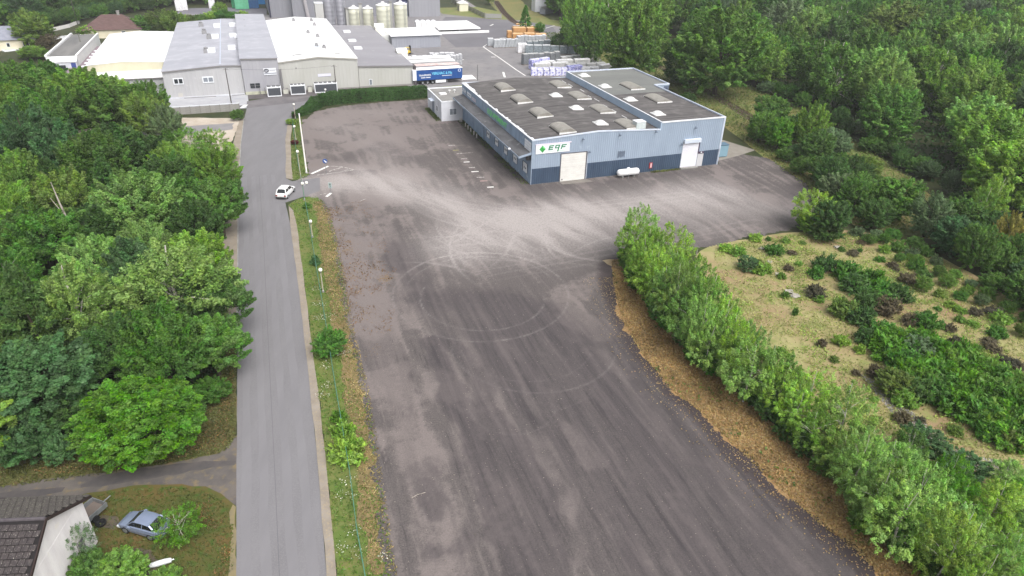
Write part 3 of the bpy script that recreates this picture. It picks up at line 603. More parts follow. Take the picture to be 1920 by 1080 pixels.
for y in (3.4, 13.7, 24.1, 34.2): barrel(7.1, y, gable(7.1) - .14, 3.1, 4.6, .6)
for y in (3.2, 13.7, 24.3, 34.4): barrel(20.1, y, gable(20.1) - .14, 3.1, 5.0, .4)
for y in (26.2, 15.4): barrel(33.5, y, hB - .34, 3.2, 5.4, .4)
for y in (4.6, 15.1, 25.2): dome(15.15, y, gable(15.15) - .1)
for y in (5.7, 16.4, 27.7, 38.2): dome(27.75, y, hB - .3)
b = MB(); b.bev(-.95, .95, -.8, .8, 0, 1.25, .06); o = b.part('air_handler', mat('unit_grey', alb(214, 222, 222, .8), alb(196, 206, 206, .8), 2, rough=.5), hall); o.location = (21.3, 1.3, gable(21.3) - .1)
b = MB(); b.box(-1.0, 1.0, -.85, .85, 1.25, 1.31); b.part('unit_lid', c_white, o)
rnd = random.Random(9)
for k in range(9):
    y0 = 2 + k * 4.3 + rnd.uniform(0, 1.5); x0 = 22.5 + rnd.uniform(-.3, .8); MB().box(x0, x0 + .12, y0, y0 + rnd.uniform(1.2, 2.6), gable(x0) - .12, gable(x0) - .06).part('roof_batten', c_kerbw, hall)
# canopy along the left wall
b = MB(); b.prism([(-2.35, 5.02), (-2.35, 5.28), (-.02, 5.85), (-.02, 5.5)], 1, 0.12, 41.5); b.part('canopy', c_canopy, hall)
b = MB(); b.prism([(-2.42, 4.98), (-2.42, 5.31), (-2.36, 5.31), (-2.36, 4.98)], 1, 0.115, 41.5); b.prism([(-2.42, 5.0), (-2.42, 5.33), (-.08, 5.90), (-.08, 5.5)], 1, 0.02, 0.11); b.part('canopy_trim', c_blue, hall)
b = MB(); b.box(-.9, -.05, .12, .5, 4.5, 5.2); b.part('canopy_underside_shade', c_dark, hall)  # near-black block stands in for the shade under the canopy end
b = MB(); b.sphere((-2.5, 4.6, 5.3), .28, 8, sz=.8); b.part('canopy_lamp', c_white, hall)
# windows of the left wall: white panels in dark openings
for (y0, y1) in ((22.6, 24.3), (17.35, 19.0), (12.1, 13.7), (6.85, 8.7), (1.8, 3.6)):
    f = MB(); f.box(-.09, -.05, y0 - .08, y1 + .42, 1.4, 3.18); o = f.part('window', c_dark, hall)
    g = MB(); g.box(-.14, -.09, y0, y1, 1.45, 3.14); g.part('white_shutter', c_white, o)
    for yy in (y0 + (y1 - y0) * .3, y0 + (y1 - y0) * .68):
        q = MB(); q.box(-.155, -.14, yy - .16, yy + .16, 2.08, 2.42); q.part('peephole', c_glass, o)
b = MB(); b.box(-.08, -.05, 26.2, 26.5, 3.2, 4.4); b.part('downpipe_stain', mat('grey_stain', alb(110, 122, 140, .8), rough=.7), hall)
b = MB(); b.tube([(-.12, 26.4, 0), (-.12, 26.4, 4.9)], .06, 6); b.part('downpipe', c_blue2, hall)
# left fascia lettering
b = MB(); b.box(-.10, -.06, 38.9, 41.7, 6.35, 7.35); o = b.part('fascia_panel', c_blue2, hall)
put_text('lettering', 'STA', 1.1, c_white, hall, (-.13, 40.3, 6.85), 'left', 2.6, bold=.02)
b = MB(); b.box(-.11, -.06, 35.2, 38.1, 6.45, 7.2); o = b.part('fascia_panel', c_white, hall)
b = MB(); b.box(-.125, -.112, 35.6, 37.7, 6.72, 6.92); b.part('lettering_bar', c_blue2, o)
b = MB(); b.box(-.11, -.06, 31.9, 34.7, 6.35, 6.46); b.box(-.11, -.06, 31.9, 34.7, 6.60, 6.70); b.box(-.11, -.06, 31.9, 34.7, 6.85, 6.95); b.part('fascia_strip', mat('pinkish_white', alb(226, 214, 224, .8), rough=.5), hall)
put_text('lettering', 'EQUIPEMENT', 1.35, c_lgreen, hall, (-.13, 18.3, 6.8), 'left', 11.4, bold=.02)
b = MB(); b.box(-.10, -.06, .25, 3.35, 5.6, 7.55); o = b.part('notice_board', mat('board_backing', alb(150, 160, 176, .8), rough=.5), hall)
for k in range(4):
    q = MB(); q.box(-.13, -.10, .3, 3.3, 5.64 + k * .48, 6.04 + k * .48); q.part('board_panel', c_white, o)
# front sign with a green diamond and italic letters
b = MB(); b.box(.65, 7.05, -.14, -.07, 5.55, 7.15); sign = b.part('sign_board', c_white, hall)
b = MB(); b.box(.6, 7.3, -.17, -.05, 7.13, 7.27); b.part('sign_lamp_rail', mat('pale_pink', alb(240, 228, 240, .8), rough=.5), sign)
b = MB(); cx_, cz_ = 1.9, 6.36
b.prism([(cx_, cz_ + .64), (cx_ + .60, cz_), (cx_, cz_ - .64), (cx_ - .60, cz_)], 1, -.16, -.14); b.part('diamond', c_green, sign)
b = MB(); b.prism([(cx_ + .02, cz_ + .60), (cx_ + .58, cz_ + .02), (cx_ + .28, cz_ + .02), (cx_ + .02, cz_ + .3)], 1, -.165, -.16); b.part('diamond_facet', c_lgreen, sign)
def glyph(name, polys, m, x, z, s, sh=.28):
    g = MB()
    for p in polys: g.prism([(x + (q[0] + sh * q[1]) * s, z + q[1] * s) for q in p], 1, -.165, -.14)
    return g.part(name, m, sign)
R4 = lambda a, c, d, e: [(a, d), (c, d), (c, e), (a, e)]
glyph('letter_E', [R4(0, .26, 0, 1), R4(.261, 1.05, 0, .22), R4(.261, .95, .39, .61), R4(.261, 1.05, .78, 1)], c_dgreen, 2.95, 6.08, .83)
glyph('letter_Q', [R4(0, .25, .26, 1), R4(.251, .76, .26, .46), R4(.251, .76, .79, 1), R4(.761, 1.02, -.42, 1)], c_dgreen, 4.12, 6.08, .83)
glyph('letter_F', [R4(0, .26, 0, 1), R4(.261, .95, .36, .58), R4(.261, 1.1, .78, 1)], c_dgreen, 5.3, 6.08, .83)
b = MB(); b.box(2.9, 6.2, -.152, -.14, 5.78, 5.84); b.part('sign_rule', mat('pale_green_rule', alb(180, 214, 186, .8), rough=.5), sign)
# doors
def sectional_door(x0, x1, z1, n, m, name='sectional_door'):
    f = MB(); f.box(x0 - .02, x1 + .02, .01, .03, 0, z1); o = f.part(name, mat('door_backing', alb(200, 198, 192, .8), rough=.6), hall)
    h = z1 / n
    for k in range(n):
        q = MB(); q.box(x0, x1, -.03, .01, k * h + .02, (k + 1) * h - .02); q.part('door_panel', m, o)
    return o
m_door = mat('cream_door', alb(236, 235, 231, .82), alb(224, 222, 218, .8), .7, rough=.5, stretch=(1, 1, 2))
d1 = sectional_door(5.6, 10.45, 5.1, 12, m_door)
b = MB(); b.box(5.45, 5.6, -.1, .02, 0, 5.2); b.box(10.45, 10.66, -.1, .02, 0, 5.2); b.box(5.6, 10.45, -.1, .02, 5.1, 5.22); b.part('door_frame', mat('dark_frame', alb(96, 96, 104, .8), rough=.6), d1)
b = MB(); b.box(10.66, 10.74, -.14, -.02, 0, 5.1); b.part('door_guide', c_trim, d1)
b = MB(); b.sphere((6.0, -.05, .35), .12, 6); b.part('door_lock', c_dark, d1)
d2 = sectional_door(30.55, 34.0, 4.95, 16, mat('white_door', alb(238, 238, 246, .85), alb(228, 228, 240, .85), .7, rough=.45), 'roller_door')
b = MB(); b.bev(30.5, 34.1, -.5, .0, 4.98, 5.7, .08); b.part('shutter_box', c_trim, d2)
b = MB(); b.box(34.0, 34.2, -.1, .02, 2.6, 4.98); b.box(34.2, 35.4, -.08, .02, 2.55, 2.98); b.part('door_frame', mat('maroon_frame', alb(84, 72, 92, .8), rough=.6), d2)
b = MB(); b.box(34.1, 35.38, -.06, .01, 0.05, 2.55); b.part('pedestrian_door', mat('grey_door', alb(206, 206, 210, .8), rough=.6), d2)
b = MB(); b.box(30.4, 34.1, -.7, -.05, 0.0, .22); b.part('door_sill', m_conc, d2)
b = MB(); b.sphere((34.75, -.15, 2.82), .16, 8); b.part('door_lamp', c_white, d2)
for x, z in ((9.5, 7.6), (16.7, 7.75), (24.1, 7.75), (32.5, 7.85), (30.0, 4.85), (10.9, 5.15)):
    q = MB(); q.tube([(x, -.02, z + .12), (x, -.22, z + .12), (x, -.42, z - .02)], .035, 6); q.box(x - .16, x + .16, -.52, -.28, z - .16, z + .02); q.part('wall_lamp', mat('lamp_grey', alb(104, 116, 134, .8), rough=.5), hall)
b = MB()
for k in range(7):
    x = 16.8 + k * .22; b.box(x, x + .09, -.09, -.055, 3.35 + .1 * (k % 3), 4.65 - .08 * (k % 2))
o = b.part('wall_vent', mat('vent_slot', alb(92, 104, 124, .8), rough=.6), hall)
b = MB(); b.box(23.7, 24.3, -.16, -.05, .72, 1.78); o = b.part('fire_hose_box', c_red, hall)
b = MB(); b.box(23.85, 24.18, -.18, -.16, .85, 1.7); b.part('hose_label', mat('pale_red', alb(226, 190, 192, .8), rough=.5), o)
b = MB(); b.tube([(38.86, -.15, .05), (38.86, -.15, 3.2)], .07, 6); b.part('downpipe', c_trim, hall)
for k in range(4):
    b = MB(); b.box(WR - 1.2 + k * .32, WR - 1.05 + k * .32, LS - .12, LS - .05, 5.0, hB - .5); b.part('side_louvre', mat('louvre_dark', alb(60, 70, 100, .8), rough=.6), hall)
# white annex at the back left corner
ann = thing('white_annex', 'low white rendered annex with flat roof joined to the back corner of the blue hall', 'annex', (*HL(-4.97, 41.66), 0), YAW)
AX, AY, AH = 9.0, 12.6, 4.45
b = MB(); b.box(0, AX - 4.1, 0, AY, 0, AH - .25); b.box(AX - 4.1, AX, .7, AY, 0, AH - .25); b.part('wall', c_render, ann)
b = MB(); b.box(.2, AX - .2, .8, AY - .2, AH - .24, AH - .2); b.box(.2, AX - 4.2, .2, .8, AH - .24, AH - .2); b.part('flat_roof', mat('annex_roof_felt', alb(178, 176, 172, K), alb(156, 154, 152, K), .5, rough=.9, c3=alb(192, 188, 182, K), s3=.7), ann)
b = MB(); b.box(-.06, .2, -.06, AY, AH - .25, AH); b.box(.2, AX - 4.15, -.06, .2, AH - .25, AH); b.box(.2, AX - 4.15, AY - .2, AY, AH - .25, AH + .02); b.box(AX - 4.15, AX, AY - .2, AY, AH - .25, AH + .02); b.part('parapet', c_white, ann)
o = MB().box(1.78, 3.5, -.05, .0, 1.28, 2.8).part('window', c_white, ann)
for k in range(2): MB().box(1.88 + k * .8, 2.6 + k * .8, -.07, -.05, 1.38, 2.7).part('pane', c_lightglass, o)
o = MB().box(-.05, 0, 6.3, 8.3, .1, 2.9).part('door', mat('grey_blue_door', alb(140, 148, 166, .8), rough=.5), ann)
MB().box(-.9, 0, 6.0, 8.6, 3.0, 3.15).part('door_canopy', c_trim, ann)
o = MB().box(-.05, 0, 3.1, 4.3, 1.4, 2.6).part('window', c_white, ann); MB().box(-.07, -.05, 3.2, 4.2, 1.5, 2.5).part('pane', c_lightglass, o)
b = MB(); b.bev(1.4, 3.0, 6.2, 7.6, AH - .2, AH + .1, .05); b.part('roof_hatch', c_kerbw, ann)
for x, y in ((4.1, 8.0), (5.3, 8.0)):
    b = MB(); b.cyl(x, y, AH - .2, AH + .25, .14, 8); b.lathe([(.3, AH + .25), (.28, AH + .4), (.05, AH + .46)], 8, x, y); b.part('roof_vent', c_kerbw, ann)
# bollards, tank, red things at the hall
bol0 = None
for i, (x, y) in enumerate(((-1.07, 40.4), (-.75, 40.2), (-1.02, 36.4), (-1.04, 34.4), (-1.05, 32.4), (-1.02, 30.2), (-1.08, 28.1))):
    p = HL(x, y)
    lab = ['white bollard in the corner between annex and blue hall, outer of the touching pair', 'white bollard in the corner between annex and blue hall, inner of the touching pair', 'first single white bollard from the annex along the blue wall', 'second single white bollard from the annex along the blue wall', 'third single white bollard from the annex along the blue wall', 'fourth single white bollard from the annex along the blue wall', 'last white bollard before the first shuttered window of the blue wall'][i]
    if bol0 is None:
        t = bol0 = thing('bollard', lab, 'bollard', (p[0], p[1], 0), YAW, 'white bollards along the hall wall')
        b = MB(); b.lathe([(.13, 0), (.13, .82), (.10, .92), (.03, .95)], 10); b.part('post', mat('white_bollard', alb(232, 226, 222, .8), alb(206, 196, 190, .75), 4, rough=.7), t, True)
        b = MB(); b.lathe([(.24, 0.0), (.22, .06)], 10); b.part('foot', m_conc, t)
    else:
        t = copy_tree(bol0); t.location = (p[0], p[1], 0); t['label'] = lab
tank = thing('gas_tank', 'white horizontal gas tank on two feet before the navy wall', 'gas tank', (*HL(18.6, -1.35), 0), YAW)
b = MB(); prof = []
for i in range(9):
    a = math.pi / 2 * i / 8; prof.append((-2.15 - .45 + .45 * (1 - math.cos(a)) - 0, .62 * math.sin(a)))
ring = [(-1.75 - .5 * math.cos(math.pi / 2 * i / 6), max(.02, .62 * math.sin(math.pi / 2 * i / 6))) for i in range(7)] + [(1.75 + .5 * math.sin(math.pi / 2 * i / 6), max(.02, .62 * math.cos(math.pi / 2 * i / 6))) for i in range(7)]
b.tube([(x, 0, .98) for x, r in ring], [r for x, r in ring], 18); b.part('vessel', mat('tank_white', alb(246, 246, 246, .85), alb(234, 234, 234, .85), 2, rough=.4), tank, True)
b = MB(); b.lathe([(.3, 1.5), (.3, 1.72), (.22, 1.8), (.05, 1.83)], 12); b.part('valve_dome', c_white, tank, True)
for x in (-1.15, 1.15): MB().box(x - .12, x + .12, -.32, .32, 0, .5).part('foot', m_conc, tank)
rail = thing('guard_rail', 'thin grey guard rail with posts in front of the white gas tank', 'guard rail', (*HL(18.6, -2.45), 0), YAW)
b = MB(); b.tube([(-1.6, 0, .9), (1.7, 0, .9)], .025, 6); b.part('rail', c_galv, rail)
for x in (-1.6, -.5, .6, 1.7): MB().cyl(x, 0, 0, .95, .035, 6).part('post', c_galv, rail)
cont = thing('transformer_cabinet', 'blue green metal cabinet with scribbled pipes beside the right corner of the blue hall', 'cabinet', (*HL(41.7, 3.2), 0), YAW - .05)
m_teal = mat('teal_metal', alb(120, 150, 166, .85), alb(104, 134, 150, .85), .8, rough=.5, c3=alb(140, 168, 172, .85), s3=2)
b = MB(); b.box(-1.8, 1.75, 0, 1.6, .15, 2.5); b.part('body', m_teal, cont)
b = MB(); b.box(-1.86, 1.82, -.08, 1.68, 2.5, 2.6); b.part('lid', mat('teal_lid', alb(92, 118, 138, .85), rough=.5), cont)
b = MB(); b.box(-.55, 1.7, -.06, 0, .2, 2.4); b.part('door', mat('teal_door', alb(132, 164, 180, .85), rough=.5), cont)
b = MB(); b.tube([(-.9, -.1, .3), (-.85, -.1, 1.5), (-.7, -.1, 2.55)], .05, 6); b.tube([(-1.6, -.1, 1.2), (-1.4, -.1, .9), (-1.0, -.1, .95)], .05, 6); b.part('pipe', mat('pipe_dark', alb(60, 84, 92, .8), rough=.5), cont)
b = MB(); b.lathe([(.7, 2.6), (.6, 2.85), (.35, 3.0), (.05, 3.05)], 12, -.8, .7); b.part('vent_cowl', mat('cowl', alb(96, 130, 120, .8), rough=.5), cont)
for x in (-1.3, 1.3): MB().box(x - .2, x + .2, .1, 1.5, 0, .15).part('foot', m_conc, cont)
# ================================================================== THE FACTORY (all in the hall's directions)
f_grey = mat('factory_grey', alb(208, 208, 210, .66), alb(198, 198, 202, .66), .35, rough=.55, stretch=(1, 1, .3), c3=alb(214, 214, 214, .66), s3=1.2)
f_grey2 = mat('factory_grey_darker', alb(190, 190, 196, .68), alb(180, 180, 188, .68), .35, rough=.55, stretch=(1, 1, .3))
f_beige = mat('factory_beige', alb(212, 212, 208, .66), alb(204, 204, 198, .66), .3, rough=.55, stretch=(1, 1, .3))
f_cream = mat('factory_cream', alb(238, 232, 204, .62), alb(228, 222, 194, .62), .4, rough=.7)
f_wroof = mat('white_membrane', alb(250, 250, 250, .84), alb(238, 238, 240, .8), .15, rough=.5, c3=alb(246, 246, 244, .82), s3=.7)
f_groof = mat('pale_metal_roof', alb(196, 197, 206, .66), alb(186, 187, 197, .64), .10, rough=.5, stretch=(.25, 1.6, 1), c3=alb(214, 214, 222, .68), s3=.35, f3=(.5, .85), detail=7)
f_groof2 = mat('grey_metal_roof', alb(168, 166, 172, .7), alb(158, 156, 162, .7), .12, rough=.5, stretch=(.3, 1.4, 1), c3=alb(178, 176, 180, .7), s3=.3)
f_tower = mat('tower_cladding', alb(146, 147, 154, .8), alb(138, 139, 147, .8), .2, rough=.5, stretch=(1, 1, .2))
f_tower2 = mat('tower_cladding_pale', alb(160, 161, 168, .8), alb(152, 153, 160, .8), .2, rough=.5, stretch=(1, 1, .2))
f_gut = mat('gutter_grey', alb(136, 134, 134, .8), rough=.5)
f_shed = mat('shed_grey', alb(160, 163, 172, .85), alb(150, 153, 164, .85), .3, rough=.5, stretch=(1, 1, .2))
def ribbed(b, x0, x1, y, zb, zt, pitch=.9):
    vs, fs = clad_mesh(x0, x1, zb, zt, pitch, .022); b.add([(x, yy + y, z) for x, yy, z in vs], fs)
def hall_block(name, label, x0, x1, y0, y1, prof, mw, mr, eave=None, over=.15, cat='factory building', group='connected factory buildings beside the yard'):
    """prof: list of (x, z) from left to right along the front; walls below, roof sheets above"""
    t = thing(name, label, cat, (*HL(x0, y0), 0), YAW, group)
    def T(q):
        for (a, za), (c, zc) in zip(prof[:-1], prof[1:]):
            if a <= q + x0 <= c + 1e-6: return za + (zc - za) * (q + x0 - a) / max(1e-6, c - a)
        return prof[-1][1]
    w = x1 - x0; d = y1 - y0
    b = MB(); step = []
    for (a, za), (c, zc) in zip(prof[:-1], prof[1:]): ribbed(b, a - x0, c - x0, 0, 0, lambda q, a=a, za=za, c=c, zc=zc: za + (zc - za) * (q + x0 - a) / (c - a))
    b.part('front_wall', mw, t)
    b = MB(); b.prism([(0, 0)] + [(w, 0)] + [(p[0] - x0, p[1] - .05) for p in prof[::-1]], 1, .06, d); b.part('core_wall', mw, t)
    for (a, za), (c, zc) in zip(prof[:-1], prof[1:]):
        r = MB(); r.prism([(a - x0 - (over if a == x0 else 0), za + .02), (c - x0 + (over if c == x1 else 0), zc + .02), (c - x0 + (over if c == x1 else 0), zc + .14), (a - x0 - (over if a == x0 else 0), za + .14)], 1, -.12, d + .1); r.part('roof', mr, t)
    if eave is not None:
        r = MB()
        for (a, za), (c, zc) in zip(prof[:-1], prof[1:]):
            r.prism([(a - x0, za - .28), (c - x0, zc - .28), (c - x0, zc + .0), (a - x0, za + .0)], 1, -.2, -.125)
        r.part('gutter', eave, t)
    return t
def roof_unit(t, x, y, z, w=1.6, l=1.6, h=.8, m=c_white, name='roof_vent', cowl=False):
    b = MB(); b.bev(x - w / 2, x + w / 2, y - l / 2, y + l / 2, z, z + h, .06)
    if cowl: b.lathe([(.35 * w, z + h), (.42 * w, z + h * 1.5), (.1, z + h * 1.7)], 8, x, y)
    return b.part(name, m, t)
# grey gabled hall on the left
g3 = hall_block('grey_gabled_building', 'wide grey factory building with streaked pale roof and two white framed windows', -63, -45.5, 76.4, 148, [(-63, 6.3), (-50, 7.15), (-45.5, 7.0)], f_grey, f_groof, f_gut)
for (xa, xb, za, zb, pm) in ((-60.9, -58.9, 3.35, 4.7, c_glass), (-54.5, -52.2, 3.4, 4.7, c_lightglass)):
    o = MB().box(xa + 63 - .1, xb + 63 + .1, -.14, -.06, za - .1, zb + .1).part('window', c_white, g3)
    h = (xb - xa) / 2
    for k in range(2): MB().box(xa + 63 + .14 + k * h, xa + 63 + h - .06 + k * h, -.16, -.14, za + .16, zb - .18).part('pane', pm, o)
o = MB().box(2.5, 3.5, -.12, -.06, 0, 1.2).part('door', mat('pale_door', alb(196, 194, 188, .8), rough=.6), g3)
MB().box(-.05, 17.4, -.3, -.06, -.02, .35).part('plinth', mat('pale_plinth', alb(214, 216, 222, .85), alb(196, 198, 206, .8), .5, rough=.8), g3)
MB().box(3.6, 10.8, -.34, -.3, .0, .16).part('dock_edge', f_gut, g3); MB().box(14.3, 17.3, -.34, -.3, .0, .16).part('dock_edge', f_gut, g3)
Zr = lambda x: 6.3 + .85 * (x / 13) if x < 13 else 7.15 - .15 * (x - 13) / 4.5
for px, py, kk in ((377, 47, 1), (383, 61, 1), (407, 50, 0), (404, 70, 2), (392, 71, 1), (397, 96, 2), (387, 97, 1), (436, 48, 0), (437, 68, 0), (435, 91, 0), (459, 46, 1), (460, 58, 1), (446, 70, 2)):
    q = loc(px, py, 7.3) - np.array([-63, 76.4]); z = Zr(min(17, q[0])) + .1
    if q[0] > 17.2: z = 7.25
    roof_unit(g3, q[0], q[1], z, 1.9 if kk != 1 else 1.3, 2.4 if kk != 1 else 1.3, .9, c_white if kk != 1 else mat('vent_grey', alb(150, 150, 152, .8), rough=.5), 'roof_vent', kk == 1)
MB().tube([(12.9, 1, 7.3), (12.9, 70, 7.3)], .12, 6).part('ridge_cap', c_trim, g3)
q = loc(475, 40.5, 8) - np.array([-63, 76.4]); 
# higher grey block with the white sign
g4 = hall_block('grey_flat_building', 'flat topped grey factory block with a white sign and two dark windows', -45.4, -36.9, 75.9, 147, [(-45.4, 8.6), (-36.9, 8.4)], f_grey2, f_groof, f_gut)
for k in range(2):
    o = MB().box(1.35 + k * 1.2, 2.4 + k * 1.2, -.12, -.06, 1.6, 2.7).part('window', c_glass, g4)
    MB().box(1.35 + k * 1.2, 2.4 + k * 1.2, -.14, -.12, 2.12, 2.18).part('window_bar', f_gut, o)
MB().box(0, 8.5, -.14, -.06, 0, .75).part('plinth', mat('mossy_plinth', alb(206, 206, 184, .8), alb(176, 178, 160, .8), 1, rough=.9), g4)
sg = MB().box(4.9, 7.85, -.14, -.07, 4.55, 6.15).part('sign_board', c_white, g4)
b = MB(); b.tube([(5.55 + .52 * math.cos(a), -.15, 5.6 + .33 * math.sin(a)) for a in [i * math.pi / 10 for i in range(-8, 12)]], .12, 6); b.part('ring_emblem', mat('emblem_dark', alb(60, 60, 76, .8), rough=.5), sg)
b = MB()
for k in range(3): b.box(5.25 + k * .22, 5.38 + k * .22, -.16, -.145, 5.5, 5.74 + .05 * (k == 1))
b.part('emblem_letters', mat('emblem_grey', alb(120, 122, 140, .8), rough=.5), sg)
MB().box(6.3, 7.7, -.155, -.14, 5.55, 5.64).part('sign_line', mat('emblem_grey', alb(120, 122, 140)), sg); MB().box(5.0, 7.8, -.155, -.14, 4.85, 5.02).part('sign_line', mat('emblem_grey', alb(120, 122, 140)), sg)
MB().box(8.6, 9.05, -.7, -.1, .5, 5.8).part('duct', mat('duct_grey', alb(128, 126, 128, .8), rough=.5), g4)
for x in (3.4, 4.6): MB().tube([(x, -.5, 0), (x, -.5, 1.3), (x - .15, -.5, 1.7)], .09, 6).part('standpipe', f_gut, g4)
# white roofed gabled building
g5 = hall_block('white_roofed_building', 'beige gabled factory building with a bright white roof', -36.9, -17.6, 76.4, 141, [(-36.9, 7.25), (-27.3, 8.2), (-17.6, 7.35)], f_beige, f_wroof, mat('pale_gutter', alb(170, 168, 160, .8), rough=.5))
o = MB().box(9.2, 12.4, -.1, -.06, 3.4, 4.05).part('faded_sign', mat('faded_lilac', alb(222, 222, 240, .85), rough=.6), g5)
MB().box(4.0, 4.3, -.1, -.06, 5.6, 5.9).part('wall_lamp', f_gut, g5)
MB().box(0, 19.3, -.13, -.06, 0, .35).part('plinth', mat('dark_plinth', alb(150, 146, 144, .8), rough=.9), g5)
Z5 = lambda x: 7.25 + .95 * x / 9.6 if x < 9.6 else 8.2 - .85 * (x - 9.6) / 9.7
for px, py in ((551, 41), (584, 39.5), (590, 47.5), (578, 64), (596, 70), (594, 89), (608, 91)):
    q = loc(px, py, 8.0) - np.array([-36.9, 76.4]); roof_unit(g5, q[0], q[1], Z5(q[0]) + .1, .9, .9, .6, mat('vent_grey', alb(150, 150, 152, .8)), 'roof_vent', True)
q = loc(590, 91, 8) - np.array([-36.9, 76.4]); MB().add([(q[0] - 3.4, q[1] - 2, Z5(q[0] - 3.4) + .17), (q[0], q[1] - 2, Z5(9.6) + .2), (q[0] + 1.6, q[1] - 2, Z5(q[0] + 1.6) + .2), (q[0] + 1.6, q[1] + 3, Z5(q[0] + 1.6) + .2), (q[0], q[1] + 3, Z5(9.6) + .2), (q[0] - 3.4, q[1] + 3, Z5(q[0] - 3.4) + .17)], [(0, 1, 4, 5), (1, 2, 3, 4)]).part('roof_sheet', mat('bluish_sheet', alb(226, 234, 244, .85), rough=.4), g5)
for px, py in ((558, 103), (628, 101)):
    q = loc(px, py, 7.9) - np.array([-36.9, 76.4]); s = .1 if px < 590 else -.085
    MB().add([(q[0] - 1.3, q[1] - .25, Z5(q[0] - 1.3) + .2), (q[0] + 1.3, q[1] - .25, Z5(q[0] + 1.3) + .2), (q[0] + 1.3, q[1] + .25, Z5(q[0] + 1.3) + .26), (q[0] - 1.3, q[1] + .25, Z5(q[0] - 1.3) + .26)], [(0, 1, 2, 3)]).part('roof_slot', f_gut, g5)
roof_unit(g5, 13.3, 4.5, Z5(13.3) + .1, 2.2, 1.6, .5, mat('cream_unit', alb(232, 228, 212, .8), rough=.5))
# low grey building with docks
g6 = hall_block('grey_lean_to_building', 'low beige factory building with grey roof next to the parked trailers', -17.5, -3.3, 76.4, 140, [(-17.5, 5.5), (-3.3, 4.95)], f_beige, f_groof2, f_gut)
MB().box(0, 14.2, -.13, -.06, 0, .4).part('plinth', MATS['dark_plinth'], g6)
o = MB().box(2.5, 3.3, -.12, -.06, .6, 2.1).part('window', c_white, g6); MB().box(2.6, 3.2, -.14, -.12, .7, 2.0).part('pane', c_lightglass, o)
MB().box(14.25, 14.9, -.6, 2.6, 0, 4.9).part('dock_buffer', mat('dock_dark', alb(84, 78, 82, .8), rough=.7), g6)
for px, py in ((650, 60), (660, 77), (671, 91)):
    q = loc(px, py, 5.5) - np.array([-17.5, 76.4]); roof_unit(g6, q[0], q[1], 5.45, 2.2, 2.2, .5)
for px, py, h in ((751, 95, 6.0), (709, 52, 6.6)):
    q = loc(px, py, 5.6) - np.array([-17.5, 76.4])
    b = MB(); b.prism([(q[1] - 1.7, 3.0), (q[1] + 1.7, 3.0), (q[1] + 1.7, h - .6), (q[1], h + .3), (q[1] - 1.7, h - .6)], 0, q[0] - 1.2, q[0] + 1.6); o = b.part('stair_head', mat('cream_panel', alb(236, 234, 222, .85), rough=.6), g6)
    b = MB(); b.add([(q[0] - 1.3, q[1] - 1.8, h - .6), (q[0] + 1.7, q[1] - 1.8, h - .6), (q[0] + 1.7, q[1], h + .36), (q[0] - 1.3, q[1], h + .36), (q[0] + 1.7, q[1] + 1.8, h - .6), (q[0] - 1.3, q[1] + 1.8, h - .6)], [(0, 1, 2, 3), (3, 2, 4, 5)]); b.part('stair_roof', f_wroof, o)
# cream building with two white roofs on the left
g2 = hall_block('cream_building', 'cream walled factory building with broad white roof and lower front lean-to', -81, -63.1, 91.5, 136, [(-81, 5.4), (-73, 6.0), (-63.1, 5.5)], f_cream, f_wroof, None)
b = MB(); ribbed(b, 2, 17.8, -8.5, 0, 3.6); b.box(2.0, 17.8, -8.45, -.1, 0, 3.5); b.part('lean_to_wall', f_grey, g2)
b = MB(); b.prism([(-8.7, 3.62), (-.06, 3.72), (-.06, 3.82), (-8.7, 3.74)], 0, 1.8, 17.8); b.part('lean_to_roof', f_wroof, g2)
MB().box(1.8, 17.8, -8.78, -8.7, 3.45, 3.72).part('gutter', f_gut, g2)
MB().box(-6.5, -.2, 2, 42, 0, 2.6).part('side_annex', mat('pinkish_felt', alb(168, 150, 158, .7), alb(150, 136, 144, .7), .5, rough=.8), g2)
for k in range(8): roof_unit(g2, -3.2, 5 + k * 4.2, 2.6, .8, .8, .25)
# white flat roofed house-like block
g1 = thing('white_flat_block', 'long white block with sloping grey roof and white parapets left of the cream building', 'building', (*HL(-92.6, 107), 0), YAW - .02)
b = MB(); b.box(0, 7.2, 0, 33, 0, 5.0); b.part('wall', mat('bright_white_render', alb(244, 246, 244, .85), alb(232, 236, 236, .85), .4, rough=.8), g1)
MB().add([(.35, .3, 5.04), (6.9, .3, 5.04), (6.9, 32.7, 5.04), (.35, 32.7, 5.04)], [(0, 1, 2, 3)]).part('flat_roof', mat('block_roof', alb(152, 150, 148, .6), alb(126, 126, 126, .6), .2, rough=.9, stretch=(1.5, .3, 1)), g1)
MB().box(-.1, .4, -.1, 33.1, 5.0, 5.5).part('parapet', f_wroof, g1); MB().box(6.85, 7.3, -.1, 33.1, 5.0, 5.3).part('parapet', f_wroof, g1)
MB().box(1.5, 7.2, -2.5, -.02, 0, 4.0).part('porch', c_render, g1); MB().prism([(-2.7, 4.05), (.1, 4.9), (.1, 5.0), (-2.7, 4.15)], 0, 1.3, 7.3).part('porch_roof', f_wroof, g1)
o = MB().box(2.8, 4.6, -2.56, -2.5, 2.2, 3.3).part('window', c_glass, g1); MB().box(5.9, 7.0, -2.56, -2.5, 1.6, 3.8).part('door', mat('blue_door', alb(70, 84, 150, .8), rough=.5), g1)
